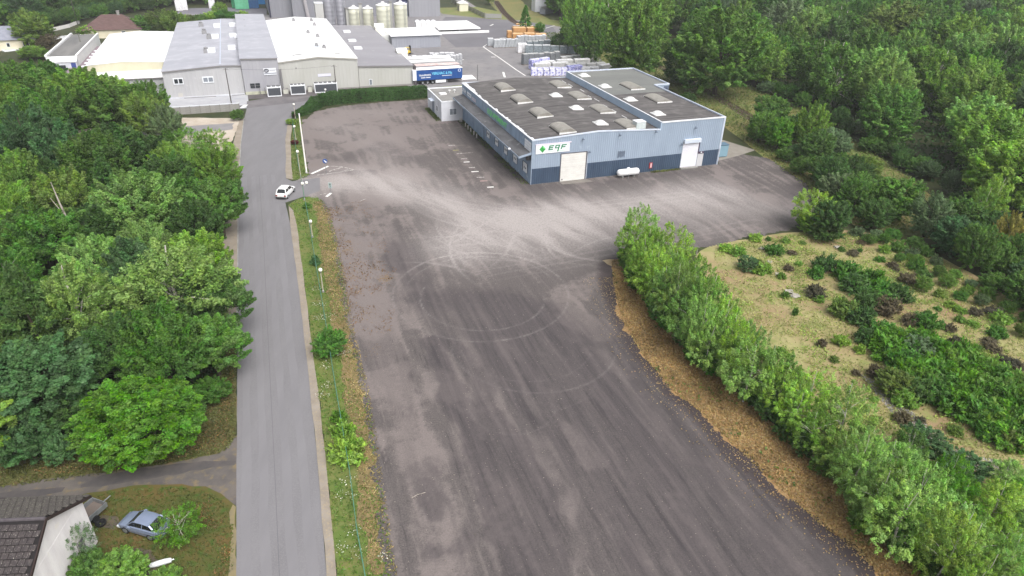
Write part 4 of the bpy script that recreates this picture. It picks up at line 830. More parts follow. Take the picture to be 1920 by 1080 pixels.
# tower building behind
tw = thing('high_warehouse', 'very tall dark grey warehouse behind the silos with a navy dock bay', 'warehouse', (*HL(-33, 192), 0), YAW)
b = MB(); ribbed(b, 0, 8.6, 6, 0, 30, 1.5); b.box(0, 8.6, 6.06, 45, 0, 30); b.part('wall', f_tower, tw)
b = MB(); ribbed(b, 8.6, 50.5, 2.0, 0, 34, 1.5); b.box(8.6, 50.5, 2.06, 45, 0, 34); b.part('wall', f_tower, tw)
b = MB(); ribbed(b, 54.2, 67.3, -1.8, 0, 26, 1.5); b.box(54.2, 67.3, -1.74, 40, 0, 26); b.part('wall', f_tower2, tw)
b = MB(); b.box(50.5, 54.2, .8, 40, 0, 26); o = b.part('dock_bay', mat('navy_bay', alb(70, 72, 104, .8), rough=.5), tw)
MB().box(50.3, 53.8, .55, .8, .4, 5.2).part('dock_door', mat('dark_navy', alb(40, 42, 66, .8), rough=.5), o)
b = MB(); b.box(50.2, 50.45, .3, .6, .2, 5.6); b.box(53.8, 54.05, .3, .6, .2, 5.6); b.box(50.45, 53.8, .3, .6, 5.3, 5.6); b.part('dock_frame', mat('steel_blue', alb(130, 136, 172, .8), rough=.5), o)
MB().box(49.4, 53.0, .3, .78, 8.0, 15).part('white_panel', mat('pale_blue_panel', alb(226, 236, 250, .9), rough=.4), o)
MB().tube([(14.2, 1.4, 0), (12.8, 1.4, 12), (12.4, 1.4, 30)], .7, 8).part('downpipe', mat('pale_pipe', alb(176, 172, 176, .8), rough=.5), tw)
MB().box(-.1, .4, 5.5, 6, 0, 30).part('corner_trim', mat('dark_navy', alb(40, 42, 66, .8)), tw)
# silos
def silo(label, x, y, r, h, m, cone=.16, kind='silo'):
    t = thing('silo', label, 'silo', (*HL(x, y), 0), YAW, 'silos behind the factory roofs')
    n = 24; prof = []
    k = int(h / 1.4)
    for i in range(k + 1):
        z = h * i / k; prof += [(r, z - .04), (r + .012, z), (r, z + .04)] if 0 < i < k else [(r, z)]
    MB().lathe(prof, n).part('body', m, t, True)
    b = MB(); b.lathe([(r + .12, h), (r + .1, h + .12), (.5, h + r * cone * 2.2), (.45, h + r * cone * 2.2 + .35), (.05, h + r * cone * 2.2 + .4)], n); b.part('cone_roof', c_kerbw, t)
    b = MB()
    for s in (-.25, .25): b.tube([(r + .2, s, 0), (r + .2, s, h + .6)], .04, 5)
    for i in range(int(h / .5)): b.tube([(r + .2, -.25, .4 + i * .5), (r + .2, .25, .4 + i * .5)], .025, 4)
    o = b.part('ladder', c_galv, t); o.rotation_euler = (0, 0, -1.2)
    return t
m_silo = mat('silo_cream', alb(226, 226, 208, .7), alb(214, 214, 196, .7), .3, rough=.5, stretch=(1, 1, .2), c3=alb(200, 202, 186, .85), s3=.5, f3=(.62, .8))
m_silog = mat('silo_steel', alb(178, 178, 186, .85), alb(160, 160, 170, .85), .4, rough=.4, stretch=(1, 1, .15), metal=.3)
silo('shorter cream silo on the left of the pair with pale conical top', -6.9, 150.5, 1.85, 9.2, m_silo); silo('shorter cream silo on the right of its pair beside the taller ones', -2.2, 149.6, 1.8, 9.2, m_silo)
silo('tall cream silo with white cone, left of the tall pair', 2.6, 146.8, 2.35, 10.5, m_silo); silo('tall cream silo with white cone, nearest the navy dock bay', 9.3, 149.6, 2.3, 10.4, m_silo)
silo('left grey steel silo rising above the frame behind the white roof', -14.9, 153, 1.95, 24, m_silog); silo('right grey steel silo rising above the frame next to the cream silos', -11.0, 152.4, 1.7, 24, m_silog)
b = thing('silo_cladding_box', 'grey beige box cabin at the foot of the left steel silo', 'cabin', (*HL(-19.8, 150), 0), YAW)
MB().box(0, 2.7, 0, 3, 0, 11).part('wall', mat('cabin_grey', alb(190, 190, 188, .85), rough=.6), b); MB().box(-.1, 2.8, -.1, 3.1, 11, 11.2).part('roof', c_white, b)
# pipe between silos
for (lab, x, z) in (('vertical conveyor duct between the two short cream silos', -4.5, 10.4), ('vertical conveyor duct between the two tall cream silos', 6.0, 10.8), ('thin white pipe between steel silos and cream silos', -9.2, 9.0)):
    t = thing('conveyor_duct', lab, 'duct', (*HL(x, 151), 0), YAW); MB().box(-.45, .45, -.45, .45, 0, z).part('casing', mat('duct_pale', alb(186, 186, 182, .8), rough=.5), t); MB().box(-.6, .6, -.6, .6, z, z + .4).part('head', f_gut, t)
# grey shed with white roof
sh = thing('grey_shed', 'grey shed with bright white hipped roof standing in the yard beside the silos', 'shed', (*HL(1.0, 125.6), 0), YAW)
b = MB(); ribbed(b, 0, 16.2, 0, 0, 4.0, .9); b.box(0, 16.2, .06, 14.5, 0, 3.95); b.part('wall', f_shed, sh)
b = MB(); b.add([(-.4, -.4, 4.0), (16.6, -.4, 4.0), (16.6, 14.9, 4.0), (-.4, 14.9, 4.0), (1.6, 6.5, 5.3), (15.6, 6.5, 5.3)], [(0, 1, 5, 4), (1, 2, 5), (2, 3, 4, 5), (3, 0, 4), (0, 3, 2, 1)]); b.part('roof', f_wroof, sh)
MB().box(-.45, 16.65, -.5, -.4, 3.85, 4.02).part('gutter', c_white, sh)
b = MB(); b.prism([(-2.4, 0), (-.1, 0), (-.1, 4.1), (-2.4, 3.4)], 1, 3, 13); b.part('side_ramp', mat('pale_ramp', alb(206, 208, 206, .85), rough=.6), sh)
# things on the yard behind the shed
b = thing('white_tarp_roof', 'large low white loading roof behind the grey shed', 'canopy', (*HL(23, 150), 0), YAW)
MB().bev(0, 16, 0, 17, 1.2, 1.7, .2).part('sheet', f_wroof, b)
for x in (.5, 8, 15.5): MB().box(x - .1, x + .1, .3, .5, 0, 1.2).part('post', c_galv, b)
MB().box(-.5, 19, -1.2, -.3, 0, .7).part('low_wall', f_wroof, b)
t0 = None
for k in range(4):
    p = HL(17.5 + k * 1.95, 160 - k * .35)
    lab = ['leftmost', 'second from the left', 'third from the left', 'rightmost'][k] + ' of four white domed bulk bags beside the white loading roof'
    if t0 is None:
        t0 = t = thing('bulk_bag', lab, 'bulk bag', (p[0], p[1], 0), YAW, 'white bulk bags by the loading roof')
        MB().lathe([(.9, 0), (1.05, .8), (1.05, 2.6), (.8, 3.2), (.3, 3.45), (.05, 3.5)], 12).part('bag', c_white, t, True)
        MB().box(-1.2, 1.2, -3.2, -.9, 0, 3.1).part('cover', f_wroof, t)
    else:
        t = copy_tree(t0); t.location = (p[0], p[1], 0); t['label'] = lab
# three condensers
for i, (xa, xb, y, lab) in enumerate(((-40.4, -37.1, 72.6, 'leftmost cooling unit with white frame before the flat grey block'), (-34.9, -31.3, 73.2, 'middle cooling unit with white frame under the beige gable'), (-29.1, -23.5, 73.6, 'widest cooling unit with white frame partly behind the hedge'))):
    t = thing('cooling_unit', lab, 'cooling unit', (*HL(xa, y), 0), YAW, 'cooling units along the factory wall'); w = xb - xa
    MB().box(.12, w - .12, .04, 1.5, .2, 2.15).part('coil', mat('coil_dark', alb(88, 92, 98, .8), alb(70, 72, 80, .8), 2, rough=.6, stretch=(6, 1, 1)), t)
    for (x0, x1, z0, z1) in ((0, .18, 0, 2.3), (w - .18, w, 0, 2.3), (.18, w - .18, 0, .26), (.18, w - .18, 2.06, 2.3)): MB().box(x0, x1, -.02, 1.6, z0, z1).part('frame', c_white, t)
    n = 3 if w < 3.5 else (5 if w > 5 else 4)
    for k in range(n): MB().cyl((k + .5) * w / n, .8, 2.3, 2.52, min(.5, w / n * .42), 12).part('fan', mat('fan_dark', alb(110, 110, 112, .8), rough=.5), t)
for (x, y, w, h, lab) in ((-36.6, 74.6, 1.2, 1.2, 'small pale box between the first two cooling units'), (-30.6, 75.0, 1.0, 1.3, 'small pale box between the last two cooling units')):
    t = thing('switch_box', lab, 'box', (*HL(x, y), 0), YAW); MB().bev(0, w, 0, .8, 0, h, .05).part('case', mat('pale_box', alb(206, 206, 196, .8), rough=.6), t); MB().box(-.05, w + .05, -.05, .85, h, h + .06).part('lid', f_gut, t)
# precast wall before the dock yard
wl = thing('precast_wall', 'grey precast concrete wall of panels and posts behind the pale sand lot', 'wall', (*HL(-80, 61.6), 0), YAW + .0)
pm = MB().box(.06, 2.0, -.04, .04, 0, .52).mesh('wall_panel', m_conc); po = MB().box(-.07, .07, -.09, .09, 0, 1.75).mesh('wall_post', mat('post_concrete', alb(160, 156, 152, .6), rough=.9))
for k in range(17):
    o = obj('post', po, wl); o.location = (k * 2.06, 0, 0)
    if k < 16:
        for r in range(3): o = obj('panel', pm, wl); o.location = (k * 2.06, 0, .53 * r + .02)
MB().box(0, 33, -.1, .1, 1.75, 1.82).part('coping', c_white, wl)
# poles
def pole(label, px, py, top, r=.14, arms=1, m=None, lean=0, arm_m=None):
    p = at(px, py); t = thing('utility_pole', label, 'pole', (p[0], p[1], 0), YAW)
    MB().tube([(0, 0, 0), (lean, 0, top)], [r, r * .65], 8).part('shaft', m or mat('pole_wood', alb(120, 114, 110, .6), alb(96, 92, 88, .6), 3, rough=.9, stretch=(1, 1, .1)), t)
    for k in range(arms):
        MB().box(-.7, .7, -.05, .05, top - .35 - k * .5, top - .25 - k * .5).part('crossarm', f_gut, t)
    if arms:
        for x in (-.6, 0, .6): MB().cyl(x, 0, top - .25, top - .08, .05, 6).part('insulator', c_kerbw, t)
    return t
pole('wooden pole with crossarm before the wide grey gabled building', 434.5, 197, 8.4)
pole('thin wooden pole before the white roofed gabled building', 631, 172, 6.6)
pole('weathered pole in front of the white flat block', 160, 113, 7.2, arms=2, m=mat('pole_grey', alb(130, 132, 118, .6), rough=.9))
pole('tall dark pole against the forest behind the white fence', 145.5, 46, 11.5, arms=0)
pole('slim dark grey post standing beside the blue trailer', 895.5, 151, 4.2, .09, 0, mat('post_dark', alb(110, 108, 110, .7), rough=.5))
pole('slender pole at the railway crossing near the lane', 927, 17, 11, .1, 0, mat('pole_pale', alb(150, 150, 138, .6), rough=.8))
pole('thin mast beside the white house at the top', 1017.5, 17, 10, .1, 0, mat('pole_pale', alb(150, 150, 138, .6)))
wire = thing('power_line', 'thin power cable running along the factory front between the wooden poles', 'cable')
a = at(434.5, 197); c = at(631, 172); pts = []
for i in range(13):
    u = i / 12; pts.append((a[0] + (c[0] - a[0]) * u, a[1] + (c[1] - a[1]) * u, 8.3 + (6.5 - 8.3) * u - 1.2 * 4 * u * (1 - u) * .5))
MB().tube(pts, .02, 4).part('wire', mat('wire', alb(90, 90, 92, .6), rough=.6), wire)
# ================================================================== TRAILERS, STACKS
m_tb = mat('tarp_blue', alb(40, 84, 150, .9), alb(34, 70, 132, .9), .8, rough=.5, stretch=(1, 1, .4), c3=alb(54, 104, 170, .9), s3=.6)
def trailer(label, x, y, rz, length, m_side, m_roof, lettering=False, extra=None):
    t = thing('semi_trailer', label, 'trailer', (*HL(x, y), 0), YAW + rz, 'trailers parked at the factory docks')
    L = length; w = 2.55
    MB().box(0, L, 0, w, 1.18, 3.82).part('body', m_side, t)
    MB().bev(-.04, L + .04, -.03, w + .03, 3.82, 4.0, .06).part('roof', m_roof, t)
    MB().box(.2, L - .2, .3, w - .3, .85, 1.18).part('chassis', c_black, t)
    MB().box(-.06, 1.0, -.035, -.005, 1.2, 3.8).part('rear_panel', c_white, t)
    MB().box(-.1, .0, 0, w, .55, 1.0).part('rear_bumper', c_galv, t)
    for ax in (2.6, 4.0, 5.4):
        for sy in (0.02, w - .42):
            wv = MB(); wv.tube([(ax, sy, .5), (ax, sy + .4, .5)], .5, 16); o = wv.part('wheel', c_black, t)
            MB().tube([(ax, sy - .01 if sy < 1 else sy + .3, .5), (ax, sy + .05 if sy < 1 else sy + .41, .5)], .27, 12).part('rim', c_galv, o)
    MB().box(6.2, 9.1, .05, .5, .28, 1.0).part('pallet_box', c_white, t)
    for sy in (.35, w - .5): MB().box(L - 4.3, L - 4.12, sy, sy + .15, 0, 1.0).part('landing_leg', c_galv, t)
    return t
tr = trailer('long blue curtain sided trailer with white and pale blue lettering', -3.6, 75.7, .035, 13.7, m_tb, f_wroof, True)
put_text('lettering', 'TRANSPORTS', .62, c_white, tr, (3.3, -.02, 2.42), width=3.3, bold=.02); put_text('lettering', 'VERLHAC & Fils', .95, mat('pale_blue_letters', alb(120, 206, 240, .9), rough=.5), tr, (8.0, -.02, 2.75), width=5.6, bold=.02)
MB().box(2.2, 3.4, -.02, -.002, 1.72, 1.92).part('small_text_bar', c_white, tr); MB().box(3.6, 4.8, -.02, -.002, 1.74, 1.94).part('small_text_bar', c_white, tr); MB().box(8.0, 10.7, -.02, -.002, 2.02, 2.16).part('small_text_bar', c_white, tr)
b = MB(); b.tube([(12.9, -.03, 3.25), (12.9, -.002, 3.25)], .42, 18); o = b.part('round_badge', mat('badge_pale', alb(196, 206, 236, .9), rough=.5), tr); MB().tube([(12.9, -.04, 3.25), (12.9, -.03, 3.25)], .26, 14).part('badge_core', m_tb, o)
m_rw = mat('weathered_roof', alb(222, 212, 208, .8), alb(206, 176, 172, .75), .9, rough=.6, c3=alb(240, 240, 236, .8), s3=.5)
trailer('trailer with patchy pinkish roof behind the blue trailer', -3.2, 80.2, .02, 13.8, f_shed, m_rw)
trailer('white roofed trailer, third row counted from the blue one', -2.9, 85.2, .02, 13.6, f_grey, f_wroof); trailer('white roofed trailer, fourth row counted from the blue one', -2.8, 89.6, .02, 13.6, f_grey, f_wroof)
m_wrap = mat('white_wrap', alb(242, 242, 244, .85), alb(214, 214, 218, .8), 1.5, rough=.3)
m_wrapg = mat('grey_wrap', alb(206, 206, 204, .8), alb(182, 182, 182, .78), 1.2, rough=.35)
m_bag = mat('grey_bag', alb(186, 190, 194, .8), alb(164, 168, 174, .8), 1.5, rough=.4)
m_glassy = mat('clear_wrap', alb(158, 168, 174, .7), alb(124, 136, 144, .65), 2.2, rough=.25, c3=alb(206, 212, 214, .8), s3=4)
m_wood = mat('raw_timber', alb(206, 158, 104, .75), alb(186, 136, 84, .7), 1.5, rough=.8, stretch=(1, 1, 4))
m_wood_t = mat('timber_top', alb(232, 196, 150, .8), alb(216, 176, 130, .75), 1, rough=.8)
m_purp = mat('printed_purple', alb(136, 138, 206, .8), alb(206, 206, 236, .85), 2.2, rough=.35, contrast=(.42, .58))
m_purp2 = mat('printed_white', alb(226, 226, 240, .85), alb(140, 140, 214, .8), 1.6, rough=.35, contrast=(.5, .6))
m_pal = mat('pallet_wood', alb(150, 128, 104, .6), alb(124, 104, 84, .6), 3, rough=.9)
_rowcount = {}
def wobble_block(w, l, h, seed, lean=0.0, lump=.06):
    rs = random.Random(seed); b = MB(); n = 3
    vs = []; fs = []
    levels = [.14, h * .5, h * .92, h]
    for li, z in enumerate(levels):
        k = .88 if li == 3 else 1
        for (sx, sy) in ((-1, -1), (0, -1), (1, -1), (1, 0), (1, 1), (0, 1), (-1, 1), (-1, 0)):
            vs.append((sx * w / 2 * k + rs.uniform(-lump, lump) + lean * z, sy * l / 2 * k + rs.uniform(-lump, lump), z + rs.uniform(-lump, lump) * (li > 0)))
    for i in range(3):
        for k in range(8): fs.append((i * 8 + k, i * 8 + (k + 1) % 8, (i + 1) * 8 + (k + 1) % 8, (i + 1) * 8 + k))
    fs += [tuple(range(24, 32)), tuple(range(7, -1, -1))]
    b.add(vs, fs); return b
def row(name, where, cat, pa, pb, n, h, m, mtop, seed, depth=1.3, lean=0.0, group=None, lump=.05):
    a = loc(*pa); c = loc(*pb); wv = (c - a) / n; ln = np.linalg.norm(wv); ang = math.atan2(wv[1], wv[0]); t0 = None
    ordn = ['leftmost', 'second', 'third', 'fourth', 'fifth', 'sixth', 'seventh', 'eighth', 'ninth', 'tenth', 'eleventh', 'twelfth']
    for k in range(n):
        q = a + wv * (k + .5); p = HL(*q); rs = random.Random(seed * 31 + k)
        lab = f"{ordn[k]}{' from the left' if k else ''} {where}" if n > 1 else where
        t = thing(name, lab, cat, (p[0], p[1], 0), YAW + ang + rs.uniform(-.04, .04), group)
        hh = h * rs.uniform(.93, 1.06)
        MB().box(-ln * .46, ln * .46, -depth / 2, depth / 2, 0, .13).part('pallet', m_pal, t)
        wobble_block(ln * .92, depth, hh, seed * 7 + k, lean * rs.uniform(.3, 1.2), lump).part('load', [m], t)
        if mtop:
            o = MB(); o.bev(-ln * .44 + lean * hh * .7, ln * .44 + lean * hh * .7, -depth * .42, depth * .42, hh - .04, hh + .07, .03); o.part('cap', mtop, t)
Z8 = lambda x, y: (900 + x / 7.385, 30 + y / 7.385)
gs = 'stacks stored on the far side of the yard'
row('timber_bundle', 'low timber bundle in the farthest orange row', 'timber bundle', Z8(495, 142), Z8(700, 142), 2, 1.0, m_wood, m_wood_t, 1, 1.6, group=gs)
row('timber_bundle', 'flat grey topped timber bundle in the second farthest row', 'timber bundle', Z8(450, 172), Z8(740, 168), 2, 1.0, m_wood, m_wrapg, 2, 1.6, group=gs)
row('timber_bundle', 'large orange timber stack behind the white sacks', 'timber bundle', Z8(440, 244), Z8(825, 238), 2, 2.2, m_wood, m_wood_t, 3, 2.6, group=gs)
row('timber_crate', 'small square orange timber crate at the left end of the timber', 'crate', Z8(372, 300), Z8(440, 300), 1, 2.4, m_wood, m_wood_t, 4, 2.2, group=gs)
row('timber_bundle', 'long orange timber stack right behind the white sacks', 'timber bundle', Z8(440, 335), Z8(915, 332), 3, 2.3, m_wood, m_wood_t, 5, 2.4, group=gs)
row('pallet_sack', 'tall leaning grey white sack in the front left sack row', 'sack', Z8(180, 440), Z8(505, 428), 8, 2.6, m_bag, m_wrap, 6, 1.4, .16, gs)
row('pallet_sack', 'upright grey sack at the left end of the sacks', 'sack', Z8(100, 415), Z8(185, 415), 1, 2.6, m_bag, m_wrap, 7, 1.6, 0, gs)
row('pallet_sack', 'tall grey white sack in the right sack row', 'sack', Z8(505, 392), Z8(900, 372), 8, 2.7, m_bag, m_wrap, 8, 1.4, .05, gs)
row('wrapped_pallet', 'white block stack of two tiers before the sacks', 'pallet load', Z8(515, 510), Z8(640, 505), 2, 2.9, m_wrap, m_wrap, 9, 1.3, 0, gs)
row('wrapped_pallet', 'clear wrapped tall pallet in the back glassy row', 'pallet load', Z8(640, 470), Z8(1440, 452), 10, 2.9, m_glassy, m_wrapg, 10, 1.5, 0, gs, .08)
row('wrapped_pallet', 'clear wrapped pallet with white lid in the front glassy row', 'pallet load', Z8(620, 520), Z8(1440, 528), 7, 2.7, m_glassy, m_wrap, 11, 1.3, 0, gs, .08)
row('wrapped_pallet', 'dark grey wrapped pallet behind the purple bags', 'pallet load', Z8(585, 678), Z8(1090, 628), 7, 3.0, mat('dark_wrap', alb(140, 144, 148, .7), alb(116, 120, 126, .7), 2, rough=.3, c3=alb(176, 182, 186, .8), s3=3), m_wrapg, 12, 1.5, 0, gs, .05)
row('wrapped_pallet', 'low whitish wrapped pallet beside the trees', 'pallet load', Z8(1110, 632), Z8(1430, 606), 4, 1.5, m_wrapg, m_wrap, 13, 1.5, 0, gs)
row('timber_crate', 'small brown crate at the right end of the whitish pallets', 'crate', Z8(1430, 606), Z8(1485, 600), 1, 1.6, mat('brown_crate', alb(176, 118, 78, .7), rough=.8), None, 14, 1.4, 0, gs)
row('bag_pallet', 'purple printed bag pallet behind the long white rows', 'bag pallet', Z8(690, 745), Z8(945, 705), 2, 3.0, m_purp, m_purp2, 15, 1.5, 0, gs)
row('wrapped_row', 'long white wrapped load in the third row from the hall', 'wrapped load', Z8(800, 735), Z8(1515, 690), 3, 2.2, m_wrapg, m_wrap, 16, 1.5, 0, gs)
row('wrapped_row', 'long white wrapped load in the second row from the hall', 'wrapped load', Z8(735, 770), Z8(1215, 742), 2, 2.2, m_wrapg, m_wrap, 17, 1.5, 0, gs)
row('wrapped_row', 'greyish wrapped load in the second row towards the trees', 'wrapped load', Z8(1180, 760), Z8(1725, 725), 4, 1.9, m_wrapg, m_wrapg, 18, 1.6, 0, gs)
row('bag_pallet', 'lumpy white and purple bag pallet just behind the hall', 'bag pallet', Z8(700, 822), Z8(1200, 822), 6, 2.1, m_purp2, m_purp2, 19, 2.2, 0, gs, .12)
row('bag_pallet', 'purple bag pallet behind the high roof corner', 'bag pallet', Z8(1195, 790), Z8(1400, 770), 2, 1.9, m_purp, m_purp, 20, 1.8, 0, gs, .1)
row('wrapped_row', 'white wrapped load behind the high roof edge', 'wrapped load', Z8(1395, 780), Z8(1640, 768), 2, 1.4, m_wrap, m_wrap, 21, 1.6, 0, gs)
row('wrapped_row', 'narrow white wrapped load nearest the trees', 'wrapped load', Z8(1645, 755), Z8(1838, 728), 1, 1.6, m_wrapg, m_wrap, 22, 1.5, 0, gs)
gr = 'white wrapped bales beside the trailers'
Zt = lambda x, y: (740 + x / 12, 90 + y / 12)
def hrow(name, where, cat, x0, x1, y, n, h, m, mt, seed, d=1.6, group=gr, lump=.1):
    c1, c2 = HL(x0, y), HL(x1, y)
    def topx(p):
        v = np.array([p[0], p[1], -H]); k = v @ F_; return (960 + FPX * (v @ R_) / k, 540 - FPX * (v @ U_) / k)
    row(name, where, cat, topx(c1), topx(c2), n, h, m, mt, seed, d, 0, group, lump)
hrow('wrapped_bale', 'lumpy white bale in the near bale row behind the trailers', 'bale', -2, 10.5, 95.2, 8, 2.6, m_wrap, m_wrap, 31, 2.6)
hrow('wrapped_bale', 'lumpy white bale in the far bale row behind the trailers', 'bale', -1.5, 11, 99.6, 8, 2.6, m_wrap, m_wrap, 32, 2.4)
hrow('goods_rack', 'white topped grey goods rack right of the bale rows', 'rack', 11.6, 16.2, 97.4, 5, 3.0, mat('rack_grey', alb(150, 152, 158, .75), alb(190, 192, 196, .8), 1.5, rough=.5), m_wrap, 33, 1.6, lump=.02)
hrow('goods_rack', 'white topped goods rack directly before the grey shed', 'rack', 8.5, 16.5, 106.5, 5, 1.9, mat('rack_grey', alb(150, 152, 158)), m_wrap, 34, 1.4, lump=.02)
t = thing('white_cover_slab', 'flat white rectangular cover lying beside the blue trailer', 'cover', (*HL(10.6, 78.2), 0), YAW - .05); MB().bev(0, 4.0, 0, 4.6, 0, .35, .1).part('sheet', f_wroof, t); MB().box(.1, 3.9, -.03, .0, .02, .2).part('edge', f_gut, t)
t = thing('yellow_forklift', 'small yellow forklift parked before the grey shed', 'forklift', (*HL(3.9, 116), 0), YAW + .3)
m_yel = mat('forklift_yellow', alb(214, 186, 70, .8), rough=.5)
MB().bev(-.9, .8, -.55, .55, .35, 1.1, .12).part('body', m_yel, t); MB().box(.85, 1.0, -.5, .5, .1, 2.6).part('mast', c_dark, t); MB().box(-.7, .5, -.5, .5, 2.05, 2.15).part('overhead_guard', m_yel, t)
for x in (-.6, .5):
    for s in (-.62, .45): MB().tube([(x, s, .3), (x, s + .17, .3)], .3, 10).part('wheel', c_black, t)
for s in (-.3, .25): MB().box(1.0, 2.0, s, s + .1, .1, .16).part('fork', c_dark, t)
for x in (-.65, .45):
    for s in (-.5, .44): MB().box(x, x + .06, s, s + .06, 1.1, 2.06).part('guard_post', m_yel, t)
# top centre: kiosk, fence, gate, houses, containers
t = thing('beige_kiosk', 'small beige square kiosk with pale pyramid roof on the grass beside the lane', 'kiosk', (*at(867.5, 20), 0), YAW)
MB().box(-2, 2, -2, 2, 0, 3.2).part('wall', mat('kiosk_beige', alb(226, 222, 202, .85), rough=.7), t); MB().add([(-2.3, -2.3, 3.2), (2.3, -2.3, 3.2), (2.3, 2.3, 3.2), (-2.3, 2.3, 3.2), (0, 0, 4.4)], [(0, 1, 4), (1, 2, 4), (2, 3, 4), (3, 0, 4), (3, 2, 1, 0)]).part('roof', c_kerbw, t); MB().box(-2.05, -2, -.6, .6, 0, 2.1).part('door', c_galv, t)
def fence(label, pts, h, gap, m, mp, name='panel_fence'):
    pts = [np.array(p) for p in pts]; o0 = pts[0]; t = thing(name, label, 'fence', (o0[0], o0[1], 0))
    for a, c in zip(pts[:-1], pts[1:]):
        d = np.linalg.norm(c - a); n = max(1, int(d / gap)); ang = math.atan2(*(c - a)[::-1])
        for k in range(n):
            q = a + (c - a) * k / n - o0
            o = MB().box(0.06, d / n - .06, -.03, .03, .05, h).part('panel', m, t); o.location = (q[0], q[1], 0); o.rotation_euler = (0, 0, ang)
            o = MB().box(-.06, .06, -.06, .06, 0, h + .1).part('post', mp, t); o.location = (q[0], q[1], 0); o.rotation_euler = (0, 0, ang)
    return t
fence('pale grey fence between the yard grass and the lane', atv([(846, 5), (878, 19), (909, 34)]), 1.9, 4, mat('fence_pale', alb(186, 184, 176, .7), alb(150, 156, 128, .65), .6, rough=.8), m_conc)
fence('white post and rail fence before the dark wood at the top left', atv([(60, 66), (95, 60), (130, 52), (150, 44)]), 1.2, 4, mat('fence_white', alb(226, 224, 222, .8), rough=.7), c_white)
t = thing('sliding_gate', 'grey sliding gate closing the yard at the lane', 'gate', (*at(911, 34.5), 0), YAW - .35)
MB().box(0, 6.2, -.06, .06, .15, 1.9).part('gate_leaf', mat('gate_grey', alb(168, 168, 166, .7), rough=.6), t)
for x in (-.25, 6.4): MB().box(x - .15, x + .15, -.15, .15, 0, 2.2).part('gate_post', m_conc, t)
def house(name, label, px, py, w, d, hw, hr, rz, mw, mr, hip=True, chim=True, winx=()):
    p = at(px, py); t = thing(name, label, 'house', (p[0], p[1], 0), rz)
    MB().box(0, w, 0, d, 0, hw).part('wall', mw, t); o = .5
    if hip:
        b = MB(); b.add([(-o, -o, hw), (w + o, -o, hw), (w + o, d + o, hw), (-o, d + o, hw), (d * .5, d / 2, hw + hr), (w - d * .5, d / 2, hw + hr)], [(0, 1, 5, 4), (1, 2, 5), (2, 3, 4, 5), (3, 0, 4), (0, 3, 2, 1)])
    else:
        b = MB(); b.prism([(-o, hw - .2), (d / 2, hw + hr), (d + o, hw - .2), (d + o, hw), (d / 2, hw + hr + .2), (-o, hw)], 0, -o, w + o)
        MB().prism([(0, hw), (d, hw), (d / 2, hw + hr - .05)], 0, 0.01, w - .01).part('gable', mw, t)
    r = b.part('roof', mr, t)
    if chim: b = MB(); b.box(w * .6, w * .6 + .8, d * .5 - .4, d * .5 + .4, hw + hr - .6, hw + hr + .9); b.box(w * .6 - .1, w * .6 + .9, d * .5 - .5, d * .5 + .5, hw + hr + .9, hw + hr + 1.05); b.part('chimney', m_conc, r)
    for x, z, ww, hh in winx:
        q = MB().box(x, x + ww, -.05, -.0, z, z + hh).part('window', c_white, t); MB().box(x + .1, x + ww - .1, -.07, -.05, z + .1, z + hh - .1).part('pane', c_glass, q)
    return t
m_hw = mat('house_cream', alb(234, 226, 202, .8), alb(222, 214, 190, .8), .5, rough=.85); m_slate = mat('slate_grey', alb(160, 162, 176, .7), alb(142, 146, 160, .7), .8, rough=.7, stretch=(1, 1, 3)); m_brown = mat('brown_tile', alb(146, 116, 112, .42), alb(120, 94, 92, .42), .8, rough=.8, stretch=(1, 1, 3))
house('cream_house', 'cream bungalow with pale slate hipped roof beside the small pool', -75, 99, 19.5, 11, 3.0, 3.2, .43, m_hw, m_slate, True, False, ((12, 1, .9, 1.2), (16.2, 1, 1.6, 1.4)))
house('brown_roofed_house', 'house with large brown hipped roof behind the shrubs at the top left', 160, 73, 17, 11, 2.6, 4.0, .38, m_hw, m_brown, True, True, ((11, .9, 1.2, 1.2),))
house('white_railway_house', 'narrow white house with red gable roof at the railway crossing', 1031, 22, 5, 7, 6.2, 2.4, 1.9, c_render, mat('red_tile', alb(190, 120, 106, .75), rough=.8), False, False, ((1, 3.4, .8, 1.3), (3, 3.4, .8, 1.3)))
t = thing('lean_to_shed', 'small grey shed beside the white railway house', 'shed', (*at(1022, 27), 0), .9); MB().box(0, 6, 0, 3, 0, 2.2).part('wall', f_shed, t); MB().prism([(-.3, 2.2), (3.3, 2.7), (3.3, 2.8), (-.3, 2.3)], 0, -.3, 6.3).part('roof', f_gut, t)
t = thing('swimming_pool', 'small turquoise swimming pool with white rim beside the cream bungalow', 'pool', (*at(26, 93), 0), .9)
b = MB()
for x0, x1, y0, y1 in ((-3.2, 3.2, -2.2, -1.6), (-3.2, 3.2, 1.6, 2.2), (-3.2, -2.6, -1.6, 1.6), (2.6, 3.2, -1.6, 1.6)): b.box(x0, x1, y0, y1, 0, .35)
b.part('rim', c_white, t); MB().box(-2.6, 2.6, -1.6, 1.6, .05, .25).part('water', mat('pool_water', alb(120, 214, 214, .8), rough=.05, spec=.6), t)
t = thing('garden_wall', 'low white garden wall running from the bungalow to the dark shrub', 'wall', (*at(58, 84), 0), 1.0); MB().box(0, 12, -.1, .1, 0, 1.3).part('wall', c_white, t); MB().box(-.05, 12.05, -.15, .15, 1.3, 1.38).part('coping', f_wroof, t)
